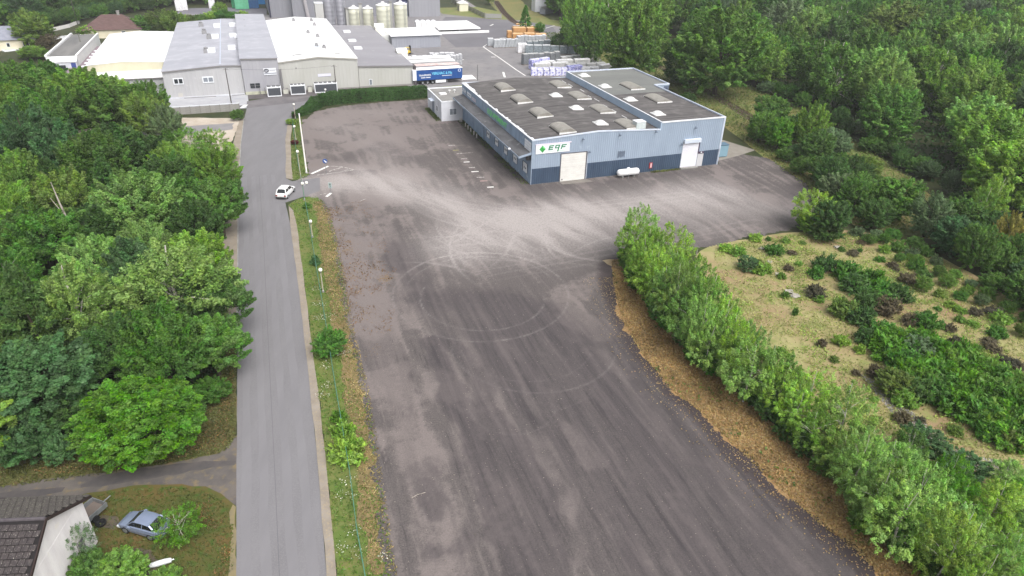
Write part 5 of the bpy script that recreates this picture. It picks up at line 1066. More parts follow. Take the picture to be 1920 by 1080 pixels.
def container(label, px, py, w, d, h, m, rz=YAW):
    p = at(px, py); t = thing('container', label, 'container', (p[0], p[1], 0), rz, 'containers at the edge of the far yard')
    b = MB(); vs, fs = clad_mesh(0, w, .15, h, .5, .06); b.add(vs, fs); b.box(0, w, .01, d, .15, h); b.part('body', m, t); MB().box(-.05, w + .05, -.05, d + .05, h, h + .1).part('top_frame', m, t)
    for x in (.1, w - .3): MB().box(x, x + .2, 0, d, 0, .15).part('foot', c_dark, t)
container('bluish open container in the far yard corner below the red one', 458, 16.5, 6, 3, 3.2, mat('container_blue', alb(62, 108, 158, .85), alb(50, 90, 140, .85), 1, rough=.6)); container('reddish container behind the blue one at the top edge', 458, 8, 6.5, 3, 4.2, mat('container_red', alb(150, 84, 92, .8), alb(120, 80, 110, .8), .6, rough=.6)); container('bright blue container against the tall warehouse wall', 477.5, 9, 5.4, 3, 3.8, mat('container_sky', alb(52, 130, 190, .85), rough=.6)); container('pale green container behind the shrubs of the far yard', 442, 18, 5.4, 3, 6, mat('container_green', alb(120, 196, 160, .85), alb(100, 180, 140, .85), 1, rough=.6)); container('dark green bin left of the pale green container', 435.5, 16, 2.4, 2, 3.4, mat('bin_green', alb(60, 140, 100, .8), rough=.6))
for i, (px, py, lab) in enumerate(((337, 20, 'left stacked white bale on the far grey yard'), (347, 19, 'right stacked white bale on the far grey yard'), (398.5, 15.5, 'single small white bale on the far grey yard'))):
    p = at(px, py); t = thing('wrapped_bale', lab, 'bale', (p[0], p[1], 0), YAW, 'white bales on the far yard'); wobble_block(2.4, 2.4, 4.0 if i < 2 else 3.2, 70 + i).part('load', [m_wrap], t); MB().box(-1.1, 1.1, -1.1, 1.1, 0, .13).part('pallet', m_pal, t)
sheet('far_yard', atv([(330, 34), (480, 40), (500, 30), (500, 16), (420, 14), (335, 16)]), .006, mat('far_yard_asphalt', alb(150, 148, 158, K), alb(138, 136, 146, K), .1, world=True))
# railway
def railway(label, pts):
    pts = [np.array(p) for p in pts]; o0 = pts[0]; t = thing('railway_track', label, 'railway track', (o0[0], o0[1], 0))
    b = MB(); n = len(pts); L2 = strip(pts, 3.0); vs = [(p[0] - o0[0], p[1] - o0[1], .02) for p in L2]; L3 = strip(pts, 2.2); vs += [(p[0] - o0[0], p[1] - o0[1], .22) for p in L3]
    m = len(L2); b.add(vs, [(i, (i + 1) % m, m + (i + 1) % m, m + i) for i in range(m)]); b.add(vs, [(m + i, m + i + 1, m + m - 2 - i, m + m - 1 - i) for i in range(n - 1)])
    b.part('ballast_bed', mat('ballast', alb(140, 122, 104, K), alb(110, 96, 84, K), 3, rough=.95, bump=.5), t)
    for s in (-.72, .72):
        q = []
        for i, p in enumerate(pts):
            d = pts[min(i + 1, n - 1)] - pts[max(i - 1, 0)]; d = d / np.linalg.norm(d); q.append((p[0] - d[1] * s - o0[0], p[1] + d[0] * s - o0[1], .36))
        MB().tube(q, .06, 4).part('rail', mat('rust_rail', alb(122, 90, 76, .7), rough=.7, metal=.3), t)
    sm = MB().box(-1.2, 1.2, -.12, .12, .2, .31).mesh('sleeper', mat('sleeper_wood', alb(104, 90, 78, .5), alb(84, 72, 64, .5), 3, rough=.9))
    k = 0
    for a, c in zip(pts[:-1], pts[1:]):
        d = np.linalg.norm(c - a); ang = math.atan2(*(c - a)[::-1]) + math.pi / 2; u = 0
        while u < d and k < 240:
            q = a + (c - a) * u / d - o0; o = obj('sleeper', sm, t); o.location = (q[0], q[1], 0); o.rotation_euler = (0, 0, ang); u += .9; k += 1
railway('rusty single track railway line half hidden in grass beside the right wood', atv([(1210, 114), (1240, 127), (1290, 152), (1340, 180), (1385, 207), (1432, 236)]))
railway('far stretch of rusty railway line near the crossing at the top', atv([(930, 3), (945, 24), (962, 40), (985, 52)]))
# ================================================================== CARS
m_plate = mat('number_plate', alb(236, 236, 230, .85), rough=.5); m_lampr = mat('tail_red', alb(150, 30, 30, .8), rough=.3); m_lampw = mat('lamp_glass', alb(220, 224, 228, .8), rough=.1, spec=.6); m_cglass = mat('car_glass', (.012, .014, .016, 1), rough=.05, spec=.7)
def car(name, label, cat, p, rz, L, Wd, Hh, paint, stations, gh, trim=None):
    """stations: (x, z low, z belt, half width) from tail (x<0) to nose; gh: greenhouse x at tail base, tail top, front top, front base"""
    t = thing(name, label, cat, (p[0], p[1], 0), rz)
    b = MB(); n = len(stations); vs = []; fs = []
    for (x, zl, zb, w) in stations:
        vs += [(x, -w * .84, zl), (x, -w * .97, zl + .1), (x, -w, zl + (zb - zl) * .55), (x, -w * .94, zb - .04), (x, -w * .84, zb), (x, 0, zb + .03), (x, w * .84, zb), (x, w * .94, zb - .04), (x, w, zl + (zb - zl) * .55), (x, w * .97, zl + .1), (x, w * .84, zl)]
    for i in range(n - 1):
        for k in range(11): a = i * 11 + k; c = i * 11 + (k + 1) % 11; fs.append((a, a + 11, c + 11, c))
    fs += [tuple(range(11)), tuple(range(n * 11 - 1, n * 11 - 12, -1))]
    b.add(vs, fs); body = b.part('body', paint, t)
    xb, xt, yt, yb = gh
    def belt(x):
        for (a, _, za, wa), (c, _, zc, wc) in zip(stations[:-1], stations[1:]):
            if a <= x <= c: u = (x - a) / (c - a); return za + (zc - za) * u, (wa + (wc - wa) * u) * .86
        return stations[0][2], stations[0][3] * .86
    zr, wr = belt(xb); zf, wf = belt(yb); wt = Wd * .5 * .70; zt = Hh - .05
    B = {'rb': (xb, wr, zr), 'rt': (xt, wt, zt - .03), 'ft': (yt, wt, zt - .02), 'fb': (yb, wf, zf)}
    Lq = lambda q, s: (q[0], q[1] * s, q[2])
    def lerp(a, c, u): return tuple(a[i] + (c[i] - a[i]) * u for i in range(3))
    MB().add([Lq(B['rb'], -1), Lq(B['rb'], 1), Lq(B['rt'], 1), Lq(B['rt'], -1)], [(0, 3, 2, 1)]).part('rear_window', m_cglass, t)
    MB().add([Lq(B['fb'], -1), Lq(B['fb'], 1), Lq(B['ft'], 1), Lq(B['ft'], -1)], [(0, 1, 2, 3)]).part('windscreen', m_cglass, t)
    for s in (-1, 1):
        a, c, d, e = [Lq(B[k], s) for k in ('rb', 'fb', 'ft', 'rt')]; m1, m2 = lerp(a, c, .48), lerp(e, d, .45)
        MB().add([a, m1, m2, e], [(0, 1, 2, 3) if s < 0 else (0, 3, 2, 1)]).part('side_window', m_cglass, t); MB().add([m1, c, d, m2], [(0, 1, 2, 3) if s < 0 else (0, 3, 2, 1)]).part('side_window', m_cglass, t)
        pl = MB()
        for q0, q1, r in ((a, e, .075), (m1, m2, .035), (c, d, .04)): pl.tube([q0, q1], r, 5)
        pl.part('pillar', paint, t)
        MB().bev(yb - .55, yb - .33, s * (Wd * .5 + .06) - .09, s * (Wd * .5 + .06) + .09, zf - .02, zf + .16, .04).part('mirror', paint if trim is None else trim, t)
        MB().bev(stations[-1][0] - .28, stations[-1][0] + .03, s * Wd * .34 - .17, s * Wd * .34 + .17, stations[-1][2] - .22, stations[-1][2] - .04, .03).part('headlight', m_lampw, t)
        MB().bev(stations[0][0] - .03, stations[0][0] + .12, s * Wd * .38 - .14, s * Wd * .38 + .13, stations[0][2] - .3, stations[0][2] - .06, .02).part('tail_light', m_lampr, t)
        for k, x in (('f', stations[-1][0] - .82), ('r', stations[0][0] + .78)):
            y = s * (Wd * .5 - .11); q = MB(); q.tube([(x, y - .11, .32), (x, y + .11, .32)], .33, 16); o = q.part('wheel', c_black, t)
            q = MB(); q.tube([(x, y + s * .10, .32), (x, y + s * .125, .32)], .22, 12); q.part('rim', c_galv, o)
    n2 = 5; vs = []; fs = []
    for i in range(n2 + 1):
        x = xt + (yt - xt) * i / n2; z = zt + .06 * math.sin(math.pi * i / n2)
        vs += [(x, -wt - .05, z - .06), (x, -wt * .6, z), (x, 0, z + .015), (x, wt * .6, z), (x, wt + .05, z - .06)]
    for i in range(n2):
        for k in range(4): fs.append((i * 5 + k, (i + 1) * 5 + k, (i + 1) * 5 + k + 1, i * 5 + k + 1))
    MB().add(vs, fs).part('roof', paint, t, True)
    MB().box(stations[0][0] - .05, stations[0][0] + .1, -Wd * .44, Wd * .44, .28, .5).part('rear_bumper', trim or paint, t)
    MB().box(stations[-1][0] - .1, stations[-1][0] + .05, -Wd * .40, Wd * .40, .28, .46).part('front_bumper', trim or paint, t)
    MB().box(stations[0][0] - .065, stations[0][0] - .05, -.26, .26, .62, .74).part('number_plate', m_plate, t)
    return t
m_silver = mat('silver_blue_paint', alb(170, 184, 212, .62), alb(160, 174, 204, .62), 2, rough=.25, metal=.35, coat=.4)
car('parked_car', 'silver blue hatchback parked on the lawn beside the sapling', 'car', (-28.25, 36.85), math.atan2(.6, -2.16), 3.95, 1.68, 1.42, m_silver,
    [(-1.95, .34, .72, .70), (-1.85, .24, .90, .80), (-1.3, .2, .93, .84), (.3, .2, .90, .84), (1.0, .2, .86, .83), (1.6, .22, .74, .79), (1.9, .26, .62, .68), (1.98, .34, .54, .58)], (-1.72, -1.15, .30, 1.02))
m_wcar = mat('white_car_paint', alb(250, 250, 250, .84), rough=.25, coat=.4)
car('white_suv', 'white sport utility car turning from the road into the entrance', 'car', (-38.05, 105.7), math.atan2(1.0, .06), 4.5, 1.86, 1.66, m_wcar,
    [(-2.2, .42, .9, .80), (-2.1, .3, 1.06, .90), (-1.4, .28, 1.08, .93), (.4, .28, 1.04, .93), (1.1, .28, 1.0, .92), (1.8, .3, .92, .88), (2.15, .34, .78, .78), (2.25, .42, .68, .66)], (-1.95, -1.55, .35, 1.15), mat('car_trim', alb(70, 70, 72, .7), rough=.6))
# ================================================================== THE NEAR HOUSE, its trailer and bits
nh = thing('near_house', 'house with dark mossy tiled roof and white gable wall at the bottom left corner', 'house', (-31.35, 35.55, 0), .09)
NW, ND, NH, NR = 13.0, 8.4, 4.6, 7.2
m_gw = mat('gable_render', alb(244, 240, 240, .86), alb(226, 220, 222, .84), .9, rough=.9, stretch=(1, 1, .3), c3=alb(242, 236, 230, .8), s3=.8)
MB().box(-NW, 0, -ND, 0, 0, NH).part('wall', m_gw, nh)
MB().prism([(-ND, NH), (0, NH), (-ND / 2, NR - .12)], 0, -NW + .01, -.01).part('gable', m_gw, nh)
o = MB().box(.0, .06, -2.2, -1.4, 1.2, 2.2).part('window', mat('grey_window', alb(130, 130, 136, .7), rough=.4), nh)
sl_ = (NR - NH) / (ND / 2); ov = .55; m_under = mat('roof_underlay', alb(58, 54, 56, .4), rough=.9)
b = MB(); b.prism([(ov, NH - ov * sl_), (-ND / 2, NR - .03), (-ND - ov, NH - ov * sl_), (-ND - ov, NH - ov * sl_ - .12), (-ND / 2, NR - .15), (ov, NH - ov * sl_ - .12)], 0, -NW - .3, .32); b.part('roof_deck', m_under, nh)
m_tile = mat('mossy_tile', alb(98, 90, 90, .5), alb(80, 74, 76, .5), 4.0, rough=.9, world=True, c3=alb(186, 182, 172, .55), s3=15, f3=(.62, .70), detail=4)
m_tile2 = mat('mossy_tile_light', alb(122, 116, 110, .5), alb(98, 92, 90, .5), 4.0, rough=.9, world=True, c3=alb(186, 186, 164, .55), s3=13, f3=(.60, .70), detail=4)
tw_, tl_ = .46, .44
tile_n = MB(); tile_n.add([(0, 0, .085), (tw_ - .035, 0, .085), (tw_ - .035, tl_ - .03, .0), (0, tl_ - .03, .0), (0, 0, -.02), (tw_ - .035, 0, -.02), (tw_ * .5, 0, .115), (tw_ * .5, tl_ - .03, .03)], [(0, 6, 7, 3), (6, 1, 2, 7), (4, 5, 1, 6, 0)])
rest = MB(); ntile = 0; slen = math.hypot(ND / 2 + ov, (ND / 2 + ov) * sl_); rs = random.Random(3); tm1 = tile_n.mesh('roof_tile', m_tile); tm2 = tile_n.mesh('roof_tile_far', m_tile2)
for side in (0, 1):
    ang = math.atan(sl_); rows_ = int(slen / tl_)
    for r in range(rows_):
        for c in range(27):
            x = .3 - (c + 1) * tw_ - (r % 2) * tw_ * .5; s = r * tl_
            if side == 0: y = -ND - ov + s * math.cos(ang); z = NH - ov * sl_ + s * math.sin(ang) + .03 + rs.uniform(0, .015); rot = (ang, 0, 0)
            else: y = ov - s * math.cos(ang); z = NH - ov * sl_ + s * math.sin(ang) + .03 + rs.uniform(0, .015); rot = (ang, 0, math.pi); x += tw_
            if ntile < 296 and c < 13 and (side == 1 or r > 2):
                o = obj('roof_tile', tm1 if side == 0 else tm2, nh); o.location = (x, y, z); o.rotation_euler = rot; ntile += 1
            else:
                from mathutils import Euler
                M_ = Matrix.Translation((x, y, z)) @ Euler(rot).to_matrix().to_4x4(); rest.add([M_ @ Vector(v) for v in tile_n.v], tile_n.f)
o = rest.part('roof_tiles_rest', m_tile, nh); o['kind'] = 'stuff'
b = MB(); b.tube([(-NW - .3, -ND / 2, NR + .02), (.36, -ND / 2, NR + .02)], .13, 8); b.part('ridge_tile', mat('ridge_dark', alb(116, 110, 114, .55), alb(96, 90, 96, .55), 3, rough=.9), nh)
m_barge = mat('bargeboard', alb(66, 52, 50, .6), rough=.8)
for s in (1, -1):
    b = MB(); y0 = ov if s > 0 else -ND - ov; b.prism([(y0, NH - ov * sl_ - .16), (-ND / 2, NR - .19), (-ND / 2, NR + .06), (y0, NH - ov * sl_ + .09)], 0, .34, .42); b.part('bargeboard', m_barge, nh)
tl = thing('box_trailer', 'open grey box trailer parked behind the white gable of the near house', 'trailer', (*at(166, 963, .5), 0), 1.25)
MB().box(-1.3, 1.1, -.72, .72, .45, .5).part('bed', mat('trailer_floor', alb(140, 128, 120, .6), rough=.8), tl)
for nm, a in (('side_board', (-1.3, 1.1, -.76, -.70, .45, .9)), ('side_board', (-1.3, 1.1, .70, .76, .45, .9)), ('tail_board', (-1.36, -1.3, -.76, .76, .45, .9)), ('front_board', (1.1, 1.16, -.76, .76, .45, .9))): MB().box(*a).part(nm, c_galv, tl)
MB().tube([(1.1, 0, .42), (2.1, 0, .42)], .05, 6).part('drawbar', c_galv, tl)
for s in (-.86, .74):
    MB().tube([(-.1, s, .3), (-.1, s + .14, .3)], .3, 14).part('wheel', c_black, tl)
p = at(190, 983); t = thing('rubber_tub', 'black round rubber tub lying on the bare soil next to the trailer', 'tub', (p[0], p[1], 0), .3); MB().lathe([(.36, 0), (.42, .22), (.36, .22), (.3, .05)], 14).part('shell', c_black, t); MB().cyl(0, 0, .03, .06, .3, 12).part('bottom', c_dark, t)
p = at(302, 1060); t = thing('white_sack', 'white oblong sack lying on the bare patch below the sapling', 'sack', (p[0], p[1], 0), .35); b = MB(); b.tube([(-.75, 0, .2), (-.7, 0, .22), (-.2, 0, .25), (.3, .05, .24), (.72, .1, .2), (.78, .1, .2)], [.06, .19, .22, .22, .18, .05], 10); b.part('cloth', c_white, t, True); MB().tube([(.75, .1, .2), (.92, .12, .2)], .05, 6).part('neck', c_white, t)
# ================================================================== STREET FURNITURE ALONG THE ROAD
def heightfor(p, ytop):
    lo, hi = 0, 40
    for i in range(40):
        m_ = (lo + hi) / 2; v = np.array([p[0], p[1], m_ - H]); k = v @ F_
        if 540 - FPX * (v @ U_) / k > ytop: lo = m_
        else: hi = m_
    return lo
m_post = mat('lamp_post_paint', alb(214, 204, 190, .7), alb(196, 186, 172, .7), 2, rough=.6)
m_globe = mat('lamp_globe', alb(250, 248, 240, .85), rough=.3)
lamps = [((606, 548), 506, 'nearest white globe lamp by the dark green verge shrub'), ((586, 445), 415, 'second nearest white globe lamp in the dry grass below the entrance'), ((571, 375), 344, 'white globe lamp with green post at the lower corner of the entrance'), ((565, 340), 284, 'taller white globe lamp with pale post on the upper corner of the entrance'), ((555, 262), 237, 'white globe lamp beside the dark red shrub'), ((554, 222), 195.5, 'farthest white globe lamp at the bend by the hedge end'), ((612, 187), 168, 'white globe lamp behind the near end of the long hedge'), ((380, 506), 461, 'white street lamp head half hidden in the trees left of the road')]
for i, (bp, ty, lab) in enumerate(lamps):
    p = at(*bp); h = max(2.2, heightfor(p, ty)); t = thing('globe_lamp' if i < 7 else 'street_lamp', lab, 'lamp', (p[0], p[1], 0), YAW, 'globe lamps along the road' if i < 7 else None)
    MB().tube([(0, 0, 0), (0, 0, h - .2)], [.07, .05], 8).part('post', m_post if i != 2 else mat('green_post', alb(120, 160, 136, .7), rough=.6), t); MB().lathe([(.16, 0), (.14, .25), (.08, .3)], 10).part('base', m_conc, t)
    if i < 7:
        MB().sphere((0, 0, h), .25, 12).part('globe', m_globe, t, True); MB().lathe([(.1, h - .34), (.16, h - .25)], 10).part('collar', c_galv, t)
        if i == 2: MB().sphere((.65, 0, h + .05), .25, 12).part('globe', m_globe, t, True); MB().tube([(0, 0, h - .3), (.65, 0, h - .28)], .04, 6).part('arm', c_galv, t)
    else: MB().bev(-.1, .7, -.18, .18, h - .15, h + .05, .06).part('lamp_head', m_globe, t)
p = at(575, 325); fp = thing('flagpole', 'tall bare white flagpole standing at the upper corner of the entrance', 'flagpole', (p[0], p[1], 0), YAW)
MB().tube([(0, 0, 0), (0, 0, 10.6)], [.15, .10], 10).part('shaft', mat('flagpole_white', alb(248, 244, 240, .85), rough=.4), fp); MB().lathe([(.3, 0), (.26, .2), (.16, .22)], 10).part('base', m_conc, fp); MB().sphere((0, 0, 10.68), .14, 8).part('finial', c_white, fp)
def sign(name, label, px, py, h, rz, r, face, back, arrow=True):
    p = at(px, py); t = thing(name, label, 'road sign', (p[0], p[1], 0), rz); MB().tube([(0, 0, 0), (0, 0, h + r * .8)], .04, 8).part('post', c_galv, t)
    b = MB(); b.tube([(0, -.06, h), (0, -.03, h)], r, 20); b.part('disc', face, t)
    b = MB(); b.tube([(0, -.03, h), (0, -.02, h)], r * 1.06, 20); b.part('disc_back', back, t)
    if arrow: b = MB(); b.prism([(-.3 * r, h + .5 * r), (.5 * r, h - .15 * r), (.62 * r, h + .0), (.62 * r, h - .62 * r), (.0, h - .62 * r), (.16 * r, h - .48 * r), (-.5 * r, h + .25 * r)], 1, -.066, -.06); b.part('arrow', c_white, t)
    return t
sign('keep_right_sign', 'round blue sign with white arrow on the painted island at the entrance', 612, 326, 2.4, .1, .42, mat('sign_blue', alb(50, 84, 150, .85), rough=.4), c_galv)
p = at(620.5, 362); t = thing('arrow_board', 'small grey board on a post beside the lower entrance marking', 'road sign', (p[0], p[1], 0), .1); MB().tube([(0, 0, 0), (0, 0, 1.9)], .04, 8).part('post', c_galv, t); bd = MB().box(-.28, .28, -.06, -.04, .9, 1.9).part('board', mat('board_grey', alb(176, 190, 190, .8), rough=.5), t); MB().prism([(-.06, 1.05), (.06, 1.05), (.06, 1.5), (.16, 1.5), (0, 1.8), (-.16, 1.5), (-.06, 1.5)], 1, -.07, -.06).part('arrow', mat('arrow_grey', alb(84, 100, 96, .8), rough=.5), bd)
# wire fence with thin green rail beside the road
m_fg = mat('fence_green', alb(98, 148, 128, .8), alb(80, 126, 108, .8), 2, rough=.5)
def wirefence(label, pts, h, gap):
    pts = [np.array(p) for p in pts]; o0 = pts[0]; t = thing('wire_fence', label, 'fence', (o0[0], o0[1], 0)); run = []
    pm_ = MB(); pm_.tube([(0, 0, 0), (0, 0, h + .06)], .035, 6); pm_ = pm_.mesh('fence_post', m_fg)
    for a, c in zip(pts[:-1], pts[1:]):
        d = np.linalg.norm(c - a); n = max(1, int(round(d / gap)))
        for k in range(n): q = a + (c - a) * k / n - o0; run.append(q); o = obj('post', pm_, t); o.location = (q[0], q[1], 0)
    run.append(pts[-1] - o0)
    for z, r in ((h, .032), (h * .66, .010), (h * .36, .010), (.12, .010)):
        MB().tube([(q[0], q[1], z + (.01 if i % 2 else 0)) for i, q in enumerate(run)], r, 5).part('rail' if z == h else 'wire', m_fg, t)
    return t
def atz(pts, z): return [at(x, y, z) for x, y in pts]
wirefence('long thin green wire fence in the verge between road and car park', atz([(712, 1200), (685, 1080), (668, 985), (655, 880), (640, 790), (622, 680), (610, 600), (600, 540), (588, 470), (577, 400), (572, 376)], 1.25), 1.25, 2.6)
wirefence('short green wire fence on the verge above the entrance', atz([(565, 335), (558, 300), (553, 265), (549, 238), (549, 222)], 1.25), 1.25, 2.6)
# ================================================================== VEGETATION: moulds
RS = np.random.RandomState(12)
def unit(v): return v / (np.linalg.norm(v, axis=-1, keepdims=True) + 1e-9)
def leaf_mesh(name, P, N, T, size, elong, var, m=LEAF, fold=.25):
    """a pointed, slightly folded leaf (two faces) at every point"""
    n = len(P); N = unit(N); T = unit(T - N * (T * N).sum(1, keepdims=True)); B = np.cross(N, T); s = size[:, None]
    a = P - T * s * .5; b = P + B * s * .5 / elong + N * s * fold / elong; c = P + T * s * .5; d = P - B * s * .5 / elong + N * s * fold / elong
    V = np.stack([a, b, c, d], 1).reshape(-1, 3)
    me = bpy.data.meshes.new(name); me.vertices.add(4 * n); me.vertices.foreach_set('co', V.ravel()); me.loops.add(4 * n); me.polygons.add(n)
    me.loops.foreach_set('vertex_index', np.arange(4 * n)); me.polygons.foreach_set('loop_start', np.arange(n) * 4); me.update(calc_edges=True)
    ca = me.color_attributes.new('var', 'FLOAT_COLOR', 'POINT'); col = np.ones((4 * n, 4)); col[:, :3] = np.repeat(np.clip(var, 0, 1), 4, 0); ca.data.foreach_set('color', col.ravel())
    me.materials.append(m); return me
def rdir(n, rs, zmin=-1.0):
    z = rs.uniform(zmin, 1, n); a = rs.uniform(0, 2 * np.pi, n); r = np.sqrt(1 - z * z); return np.stack([r * np.cos(a), r * np.sin(a), z], 1)
m_bark = mat('bark', alb(104, 92, 80, .5), alb(80, 70, 62, .5), 2, rough=.9, stretch=(1, 1, .3)); m_birch = mat('birch_bark', alb(212, 206, 196, .75), alb(120, 112, 104, .6), 2.5, rough=.8, stretch=(1, 1, 2.2), contrast=(.55, .7)); m_dead = mat('dead_wood', alb(206, 196, 186, .75), alb(176, 166, 156, .7), 3, rough=.9)
def make_tree(kind, seed, n, leaf, low=False):
    """a mould ten metres tall; returns trunk mesh and crown mesh"""
    rs = np.random.RandomState(seed)
    P_ = dict(broad=(4.7, 4.3, 5.6, 250, (1.0, 2.1), .36, -.65, .55), fine=(4.5, 4.5, 5.5, 300, (.9, 1.9), .30, -.7, .75), birch=(3.6, 4.7, 5.2, 260, (.7, 1.5), .30, -.9, .2), young=(3.4, 4.5, 5.4, 200, (.5, 1.2), .34, -.95, .25), pine=(3.8, 4.2, 5.6, 190, (.6, 1.3), .36, -.8, .6), spruce=(3.6, 5, 5, 220, (.6, 1.2), .34, -1, -.1), shrub=(4.8, 5.2, 4.6, 230, (1.0, 2.2), .36, -.75, .7), ball=(4.8, 5.0, 4.8, 700, (.5, 1.05), .42, -.9, .5))[kind]
    rx, rz, cz, nc, cl, cw, zmin, upb = P_
    if low: cz, rz, zmin, nc = 5.0, 4.9, -.96, int(nc * 1.15)
    D = rdir(nc, rs, zmin); lob = rdir(12, rs); amp = rs.uniform(-.30, .26, 12)
    rad = 1 + (np.exp(-((1 - D @ lob.T) / .16)) * amp).sum(1)
    ins = rs.rand(nc) < .25; rad = np.where(ins, rad * rs.uniform(.35, .7, nc), rad * rs.uniform(.74, .98, nc))
    C = D * rad[:, None] * np.array([rx, rx, rz]) * .88; C[:, 2] += cz
    if kind == 'spruce':
        u = rs.rand(nc) ** .8; ang = rs.uniform(0, 6.28, nc); rr = (1 - u) * rx * rs.uniform(.5, 1, nc) + .2; C = np.stack([rr * np.cos(ang), rr * np.sin(ang), .8 + u * 9], 1)
    if kind in ('birch', 'young'):
        taper = 1 - (.5 if kind == 'birch' else .08) * np.clip((C[:, 2:3] - cz) / rz, 0, 1) ; C[:, :2] *= taper
    C[:, 2] = np.maximum(C[:, 2], .5)
    A = unit(unit(C - np.array([0, 0, cz * .9])) + np.array([0, 0, upb]) + rs.normal(0, .3, (nc, 3)))       # the way each twig points
    Ln = rs.uniform(cl[0], cl[1], nc); k = rs.choice(nc, n, p=Ln / Ln.sum()); u = rs.beta(1.3, 1.0, n); taperw = (1 - .75 * u) * (Ln[k] ** .6)
    side = rs.normal(0, 1, (n, 3)); side = unit(side - A[k] * (side * A[k]).sum(1, keepdims=True)) * (rs.rand(n) ** .5)[:, None]
    P = C[k] + A[k] * ((u - .45) * Ln[k])[:, None] + side * (cw * 1.35 * taperw)[:, None] * np.array([1, 1, .8])
    if kind in ('birch', 'young'): P[:, 2] -= (np.linalg.norm(side, axis=1) * .5 * rs.rand(n))
    N = side * .55 + A[k] * .25 + np.array([0, 0, .65]) + rs.normal(0, .5, (n, 3)); T = A[k] * .9 + side * .6 + rs.normal(0, .45, (n, 3))
    if kind == 'birch': T = rs.normal(0, .5, (n, 3)) + np.array([0, 0, -.8]); N = side + rs.normal(0, .6, (n, 3)) + np.array([0, 0, .35])
    if kind in ('pine', 'spruce'): N = rs.normal(0, 1, (n, 3)) + np.array([0, 0, .6])
    el = dict(broad=1.6, fine=2.0, birch=1.8, young=1.9, pine=3.2, spruce=2.8, shrub=1.7, ball=1.6)[kind]
    cv = rs.rand(nc, 3); var = np.clip(.5 + (cv[k] - .5) * .7 + (rs.rand(n, 3) - .5) * .65, 0, 1)
    P[:, 2] = np.maximum(P[:, 2], .05)
    crown = leaf_mesh(kind + '_crown', P, N, T, leaf * rs.uniform(.6, 1.25, n) * rs.uniform(.7, 1.35, nc)[k], el, var)
    b = MB(); bark = m_birch if kind in ('birch', 'young') else m_bark
    top = dict(broad=6.5, fine=7, birch=9.3, young=9.3, pine=8.5, spruce=9.6, shrub=2.0, ball=2.0)[kind]; r0 = dict(broad=.30, fine=.26, birch=.17, young=.11, pine=.22, spruce=.2, shrub=.14, ball=.12)[kind]
    pts = [Vector((0, 0, -.1))]; x = y = 0
    for i in range(1, 7): x += rs.uniform(-.18, .18); y += rs.uniform(-.18, .18); pts.append(Vector((x, y, top * i / 6)))
    b.tube(pts, [r0 * (1 - .8 * i / 6) for i in range(7)], 7)
    nl = dict(broad=16, fine=18, birch=20, young=10, pine=10, spruce=0, shrub=8, ball=8)[kind]; order = rs.permutation(nc)[:nl]
    for q in order:
        e = Vector(C[q]); f = min(.9, max(.25, (e.z / top) * rs.uniform(.55, .8))); st = pts[0].lerp(pts[-1], 0); ii = f * 6; i0 = min(5, int(ii)); st = pts[i0].lerp(pts[i0 + 1], ii - i0)
        mid = st.lerp(e, .5) + Vector((0, 0, .25 if kind != 'shrub' else .1)); b.tube([st, mid, e], [r0 * .42 * (1 - f * .5), r0 * .26, r0 * .08], 5, cap=False)
    return b.mesh(kind + '_trunk', bark), crown
MOULD = {}
def moulds(key, kind, seeds, n, leaf, low=False): MOULD[key] = [make_tree(kind, s, n, leaf, low) for s in seeds]
moulds('broad', 'broad', (1, 2, 3, 4), 52000, .25); moulds('fine', 'fine', (11, 12, 13), 52000, .22); moulds('birch', 'birch', (21, 22, 23), 27000, .185); moulds('young', 'young', (31, 32, 33, 34), 16000, .18)
moulds('pine', 'pine', (41, 42), 22000, .36); moulds('spruce', 'spruce', (45,), 20000, .42); moulds('shrub', 'shrub', (51, 52, 53, 54), 20000, .34); moulds('bigbush', 'ball', (55,), 60000, .17); moulds('sapling', 'young', (91,), 9000, .19)
moulds('farbroad', 'broad', (61, 62, 63, 64, 65), 26000, .34, True); moulds('farfine', 'fine', (71, 72, 73), 26000, .31, True); moulds('farbirch', 'birch', (81, 82), 17000, .30, True); moulds('farpine', 'spruce', (85,), 12000, .5)
def make_broom(seed, n=2600):
    """upright whippy bush, two metres across"""
    rs = np.random.RandomState(seed); base = rdir(60, rs, .15) ; k = rs.randint(0, 60, n); u = rs.rand(n) ** .6; tip = base * np.array([1.0, 1.0, 1.25]) * rs.uniform(.75, 1.1, 60)[:, None]
    P = tip[k] * u[:, None] + rs.normal(0, .07, (n, 3)); P[:, 2] = np.maximum(P[:, 2], .02); T = base[k] + np.array([0, 0, .6]) + rs.normal(0, .35, (n, 3)); N = rs.normal(0, 1, (n, 3)) + base[k] * .8
    cv = rs.rand(60, 3); var = .5 + (cv[k] - .5) * .5 + (rs.rand(n, 3) - .5) * .6
    return leaf_mesh('broom_sprays', P, N, T, .26 * rs.uniform(.6, 1.3, n), 2.6, var)
MOULD['broom'] = [make_broom(s) for s in (1, 2, 3)]
TINT = dict(mid=(.130, .240, .052), dark=(.092, .172, .048), feather=(.255, .410, .112), bright=(.200, .335, .066), yellowish=(.215, .34, .058), bluish=(.105, .200, .080), greyish=(.155, .225, .108), olive=(.175, .25, .058), fresh=(.135, .285, .036), deep=(.105, .232, .042), birchy=(.225, .335, .090), orange=(.33, .30, .075), lime=(.280, .430, .078), red=(.15, .04, .05), purple=(.120, .112, .078), brown=(.16, .135, .085))
